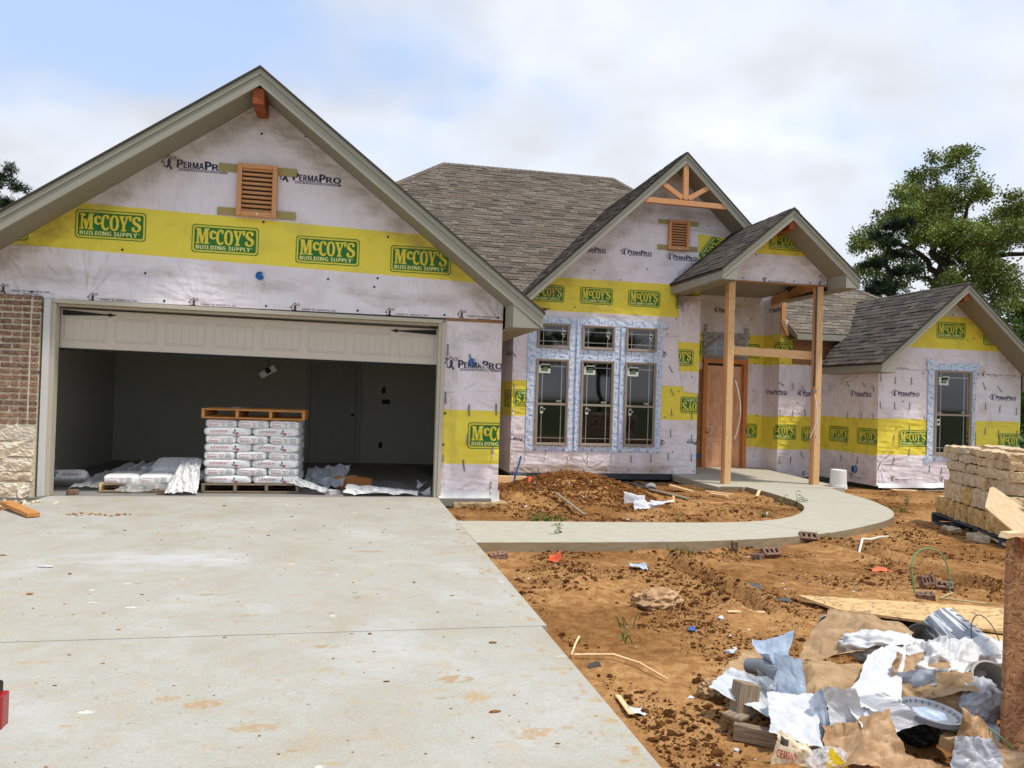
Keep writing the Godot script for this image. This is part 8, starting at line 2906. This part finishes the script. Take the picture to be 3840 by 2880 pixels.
	pail(can, axis_frame(Vector3(3.10, 0.03, 6.33), Vector3(-0.80, 0.06, 0.22)), 0.085, 0.085, 0.19, M["tin"], M["paint_crust"], M["tin"])
	can = thing("paint_can", "dark crusted paint can with open mouth beside the white bag", "can")
	pail(can, axis_frame(Vector3(3.36, 0.02, 6.70), Vector3(-0.55, 0.35, 0.40)), 0.085, 0.085, 0.19, M["conduit"], M["paint_crust"], M["conduit"])
	var bk := thing("bucket", "grey paint bucket streaked with white drips, tipped over on the heap", "bucket")
	var bf := axis_frame(Vector3(3.42, 0.15, 6.70), Vector3(0.02, -0.30, 0.75))
	if true:
		var im := canvas(512, 256, Color8(120, 126, 136))
		mottle(im, Color8(150, 158, 170), 0.7, Vector2(6, 6), 4, 0.0)
		var rr := RandomNumberGenerator.new()
		rr.seed = 8
		for i in 110:
			var x := rr.randf() * 512
			var y0 := rr.randf_range(0, 150)
			line(im, Vector2(x, y0), Vector2(x + rr.randf_range(-14, 14), y0 + rr.randf_range(20, 110)), rr.randf_range(2, 8), Color8(226, 230, 232))
		im.fill_rect(Rect2i(110, 20, 90, 90), Color8(214, 214, 210))
		line(im, Vector2(130, 40), Vector2(180, 90), 8, Color8(190, 70, 70))
		line(im, Vector2(180, 40), Vector2(130, 90), 8, Color8(190, 70, 70))
		im.fill_rect(Rect2i(330, 20, 100, 90), Color8(214, 214, 210))
		for i in 6: im.fill_rect(Rect2i(340, 30 + i * 12, 80, 4), Color8(90, 90, 96))
		mat("dripped_bucket", Color.WHITE, 0.4, 0.5).albedo_texture = ImageTexture.create_from_image(im)
	pail(bk, bf, 0.125, 0.145, 0.36, M["dripped_bucket"], M["paint_crust"], M["conduit"])
	mb = MB.new()
	var hp := []
	for i in 14:
		var a := PI * i / 13.0
		hp.append(bf * Vector3(0.150 * cos(a), 0.30 - 0.14 * sin(a), 0.165 * sin(a) * 0.7 + 0.09))
	mb.tube(hp, 0.003, 5)
	put("handle", mb, M["conduit"], bk)
	var lid := thing("round_lid", "round grey bucket lid with notched rim lying at the front of the heap", "lid", Vector3(2.565, 0.055, 7.66))
	lid.rotation = Vector3(0.10, 0.4, -0.05)
	lid.scale = Vector3(0.84, 0.84, 0.84)
	mb = MB.new()
	mb.lathe(Transform3D.IDENTITY, [Vector2(0.150, 0.0), Vector2(0.158, 0.002), Vector2(0.160, 0.03), Vector2(0.152, 0.034), Vector2(0.140, 0.026), Vector2(0.128, 0.010), Vector2(0, 0.008)], 40)
	put("disc", mb, M["lid_grey"] if M.has("lid_grey") else mat("lid_grey", lin(0.20, 0.215, 0.245), 0.35, 0.5), lid)
	mb = MB.new()
	for i in 24:
		var a := TAU * i / 24
		mb.box(Transform3D(Basis(Vector3.UP, -a), Vector3(cos(a) * 0.138, 0.022, sin(a) * 0.138)), Vector3(0.022, 0.014, 0.006), 0.002)
	kind(put("rim_rib", mb, M["lid_grey"], lid), "stuff")
	mb = MB.new()
	mb.prism(P([-0.09, -0.05, 0.02, -0.08, 0.10, -0.02, 0.07, 0.06, -0.02, 0.09, -0.10, 0.03]), Vector3(0, 0.0095, 0), Vector3(1, 0, 0), Vector3(0, 0, -1), 0.001)
	put("dried_paint", mb, M["blue_paper"], lid)
	var tub := thing("paint_tub", "open tub ring wrapped in dark film near the upright panel", "tub")
	pail(tub, axis_frame(Vector3(3.02, 0.06, 7.44), Vector3(-0.05, 0.5, 0.6)), 0.09, 0.10, 0.12, M["conduit"], M["paint_crust"], M["paint_crust"])
	for q in [[2.57, -0.01, 7.77, 0.5, "small brown box left of the old paper by the strap"], [2.62, -0.02, 7.84, 0.2, "small brown box in front of the round lid at right"]]:
		mb = MB.new()
		mb.box(Transform3D.IDENTITY, Vector3(0.075, 0.055, 0.06), 0.004)
		tag(put("small_box", mb, M["cardboard"], null, Transform3D(Basis.from_euler(Vector3(0.2, q[3], 0.1)), Vector3(q[0], q[1], q[2]))), q[4], "box")
	mb = MB.new()
	mb.tube([Vector3(2.56, 0.03, 7.72), Vector3(2.60, 0.035, 7.79), Vector3(2.65, 0.0, 7.87), Vector3(2.68, -0.03, 7.92)], 0.003, 5)
	tag(put("strap_end", mb, M["green_strap"], null), "thin green strap end across the small brown boxes", "strap", "green strap ends in the heap")
	mb = MB.new()
	mb.tube([Vector3(2.80, 0.02, 7.73), Vector3(2.81, 0.0, 7.80), Vector3(2.84, -0.05, 7.86), Vector3(2.86, -0.12, 7.88)], 0.004, 5)
	tag(put("strap_end", mb, M["green_strap"], null), "green strap end curling down beside the upright panel", "strap", "green strap ends in the heap")
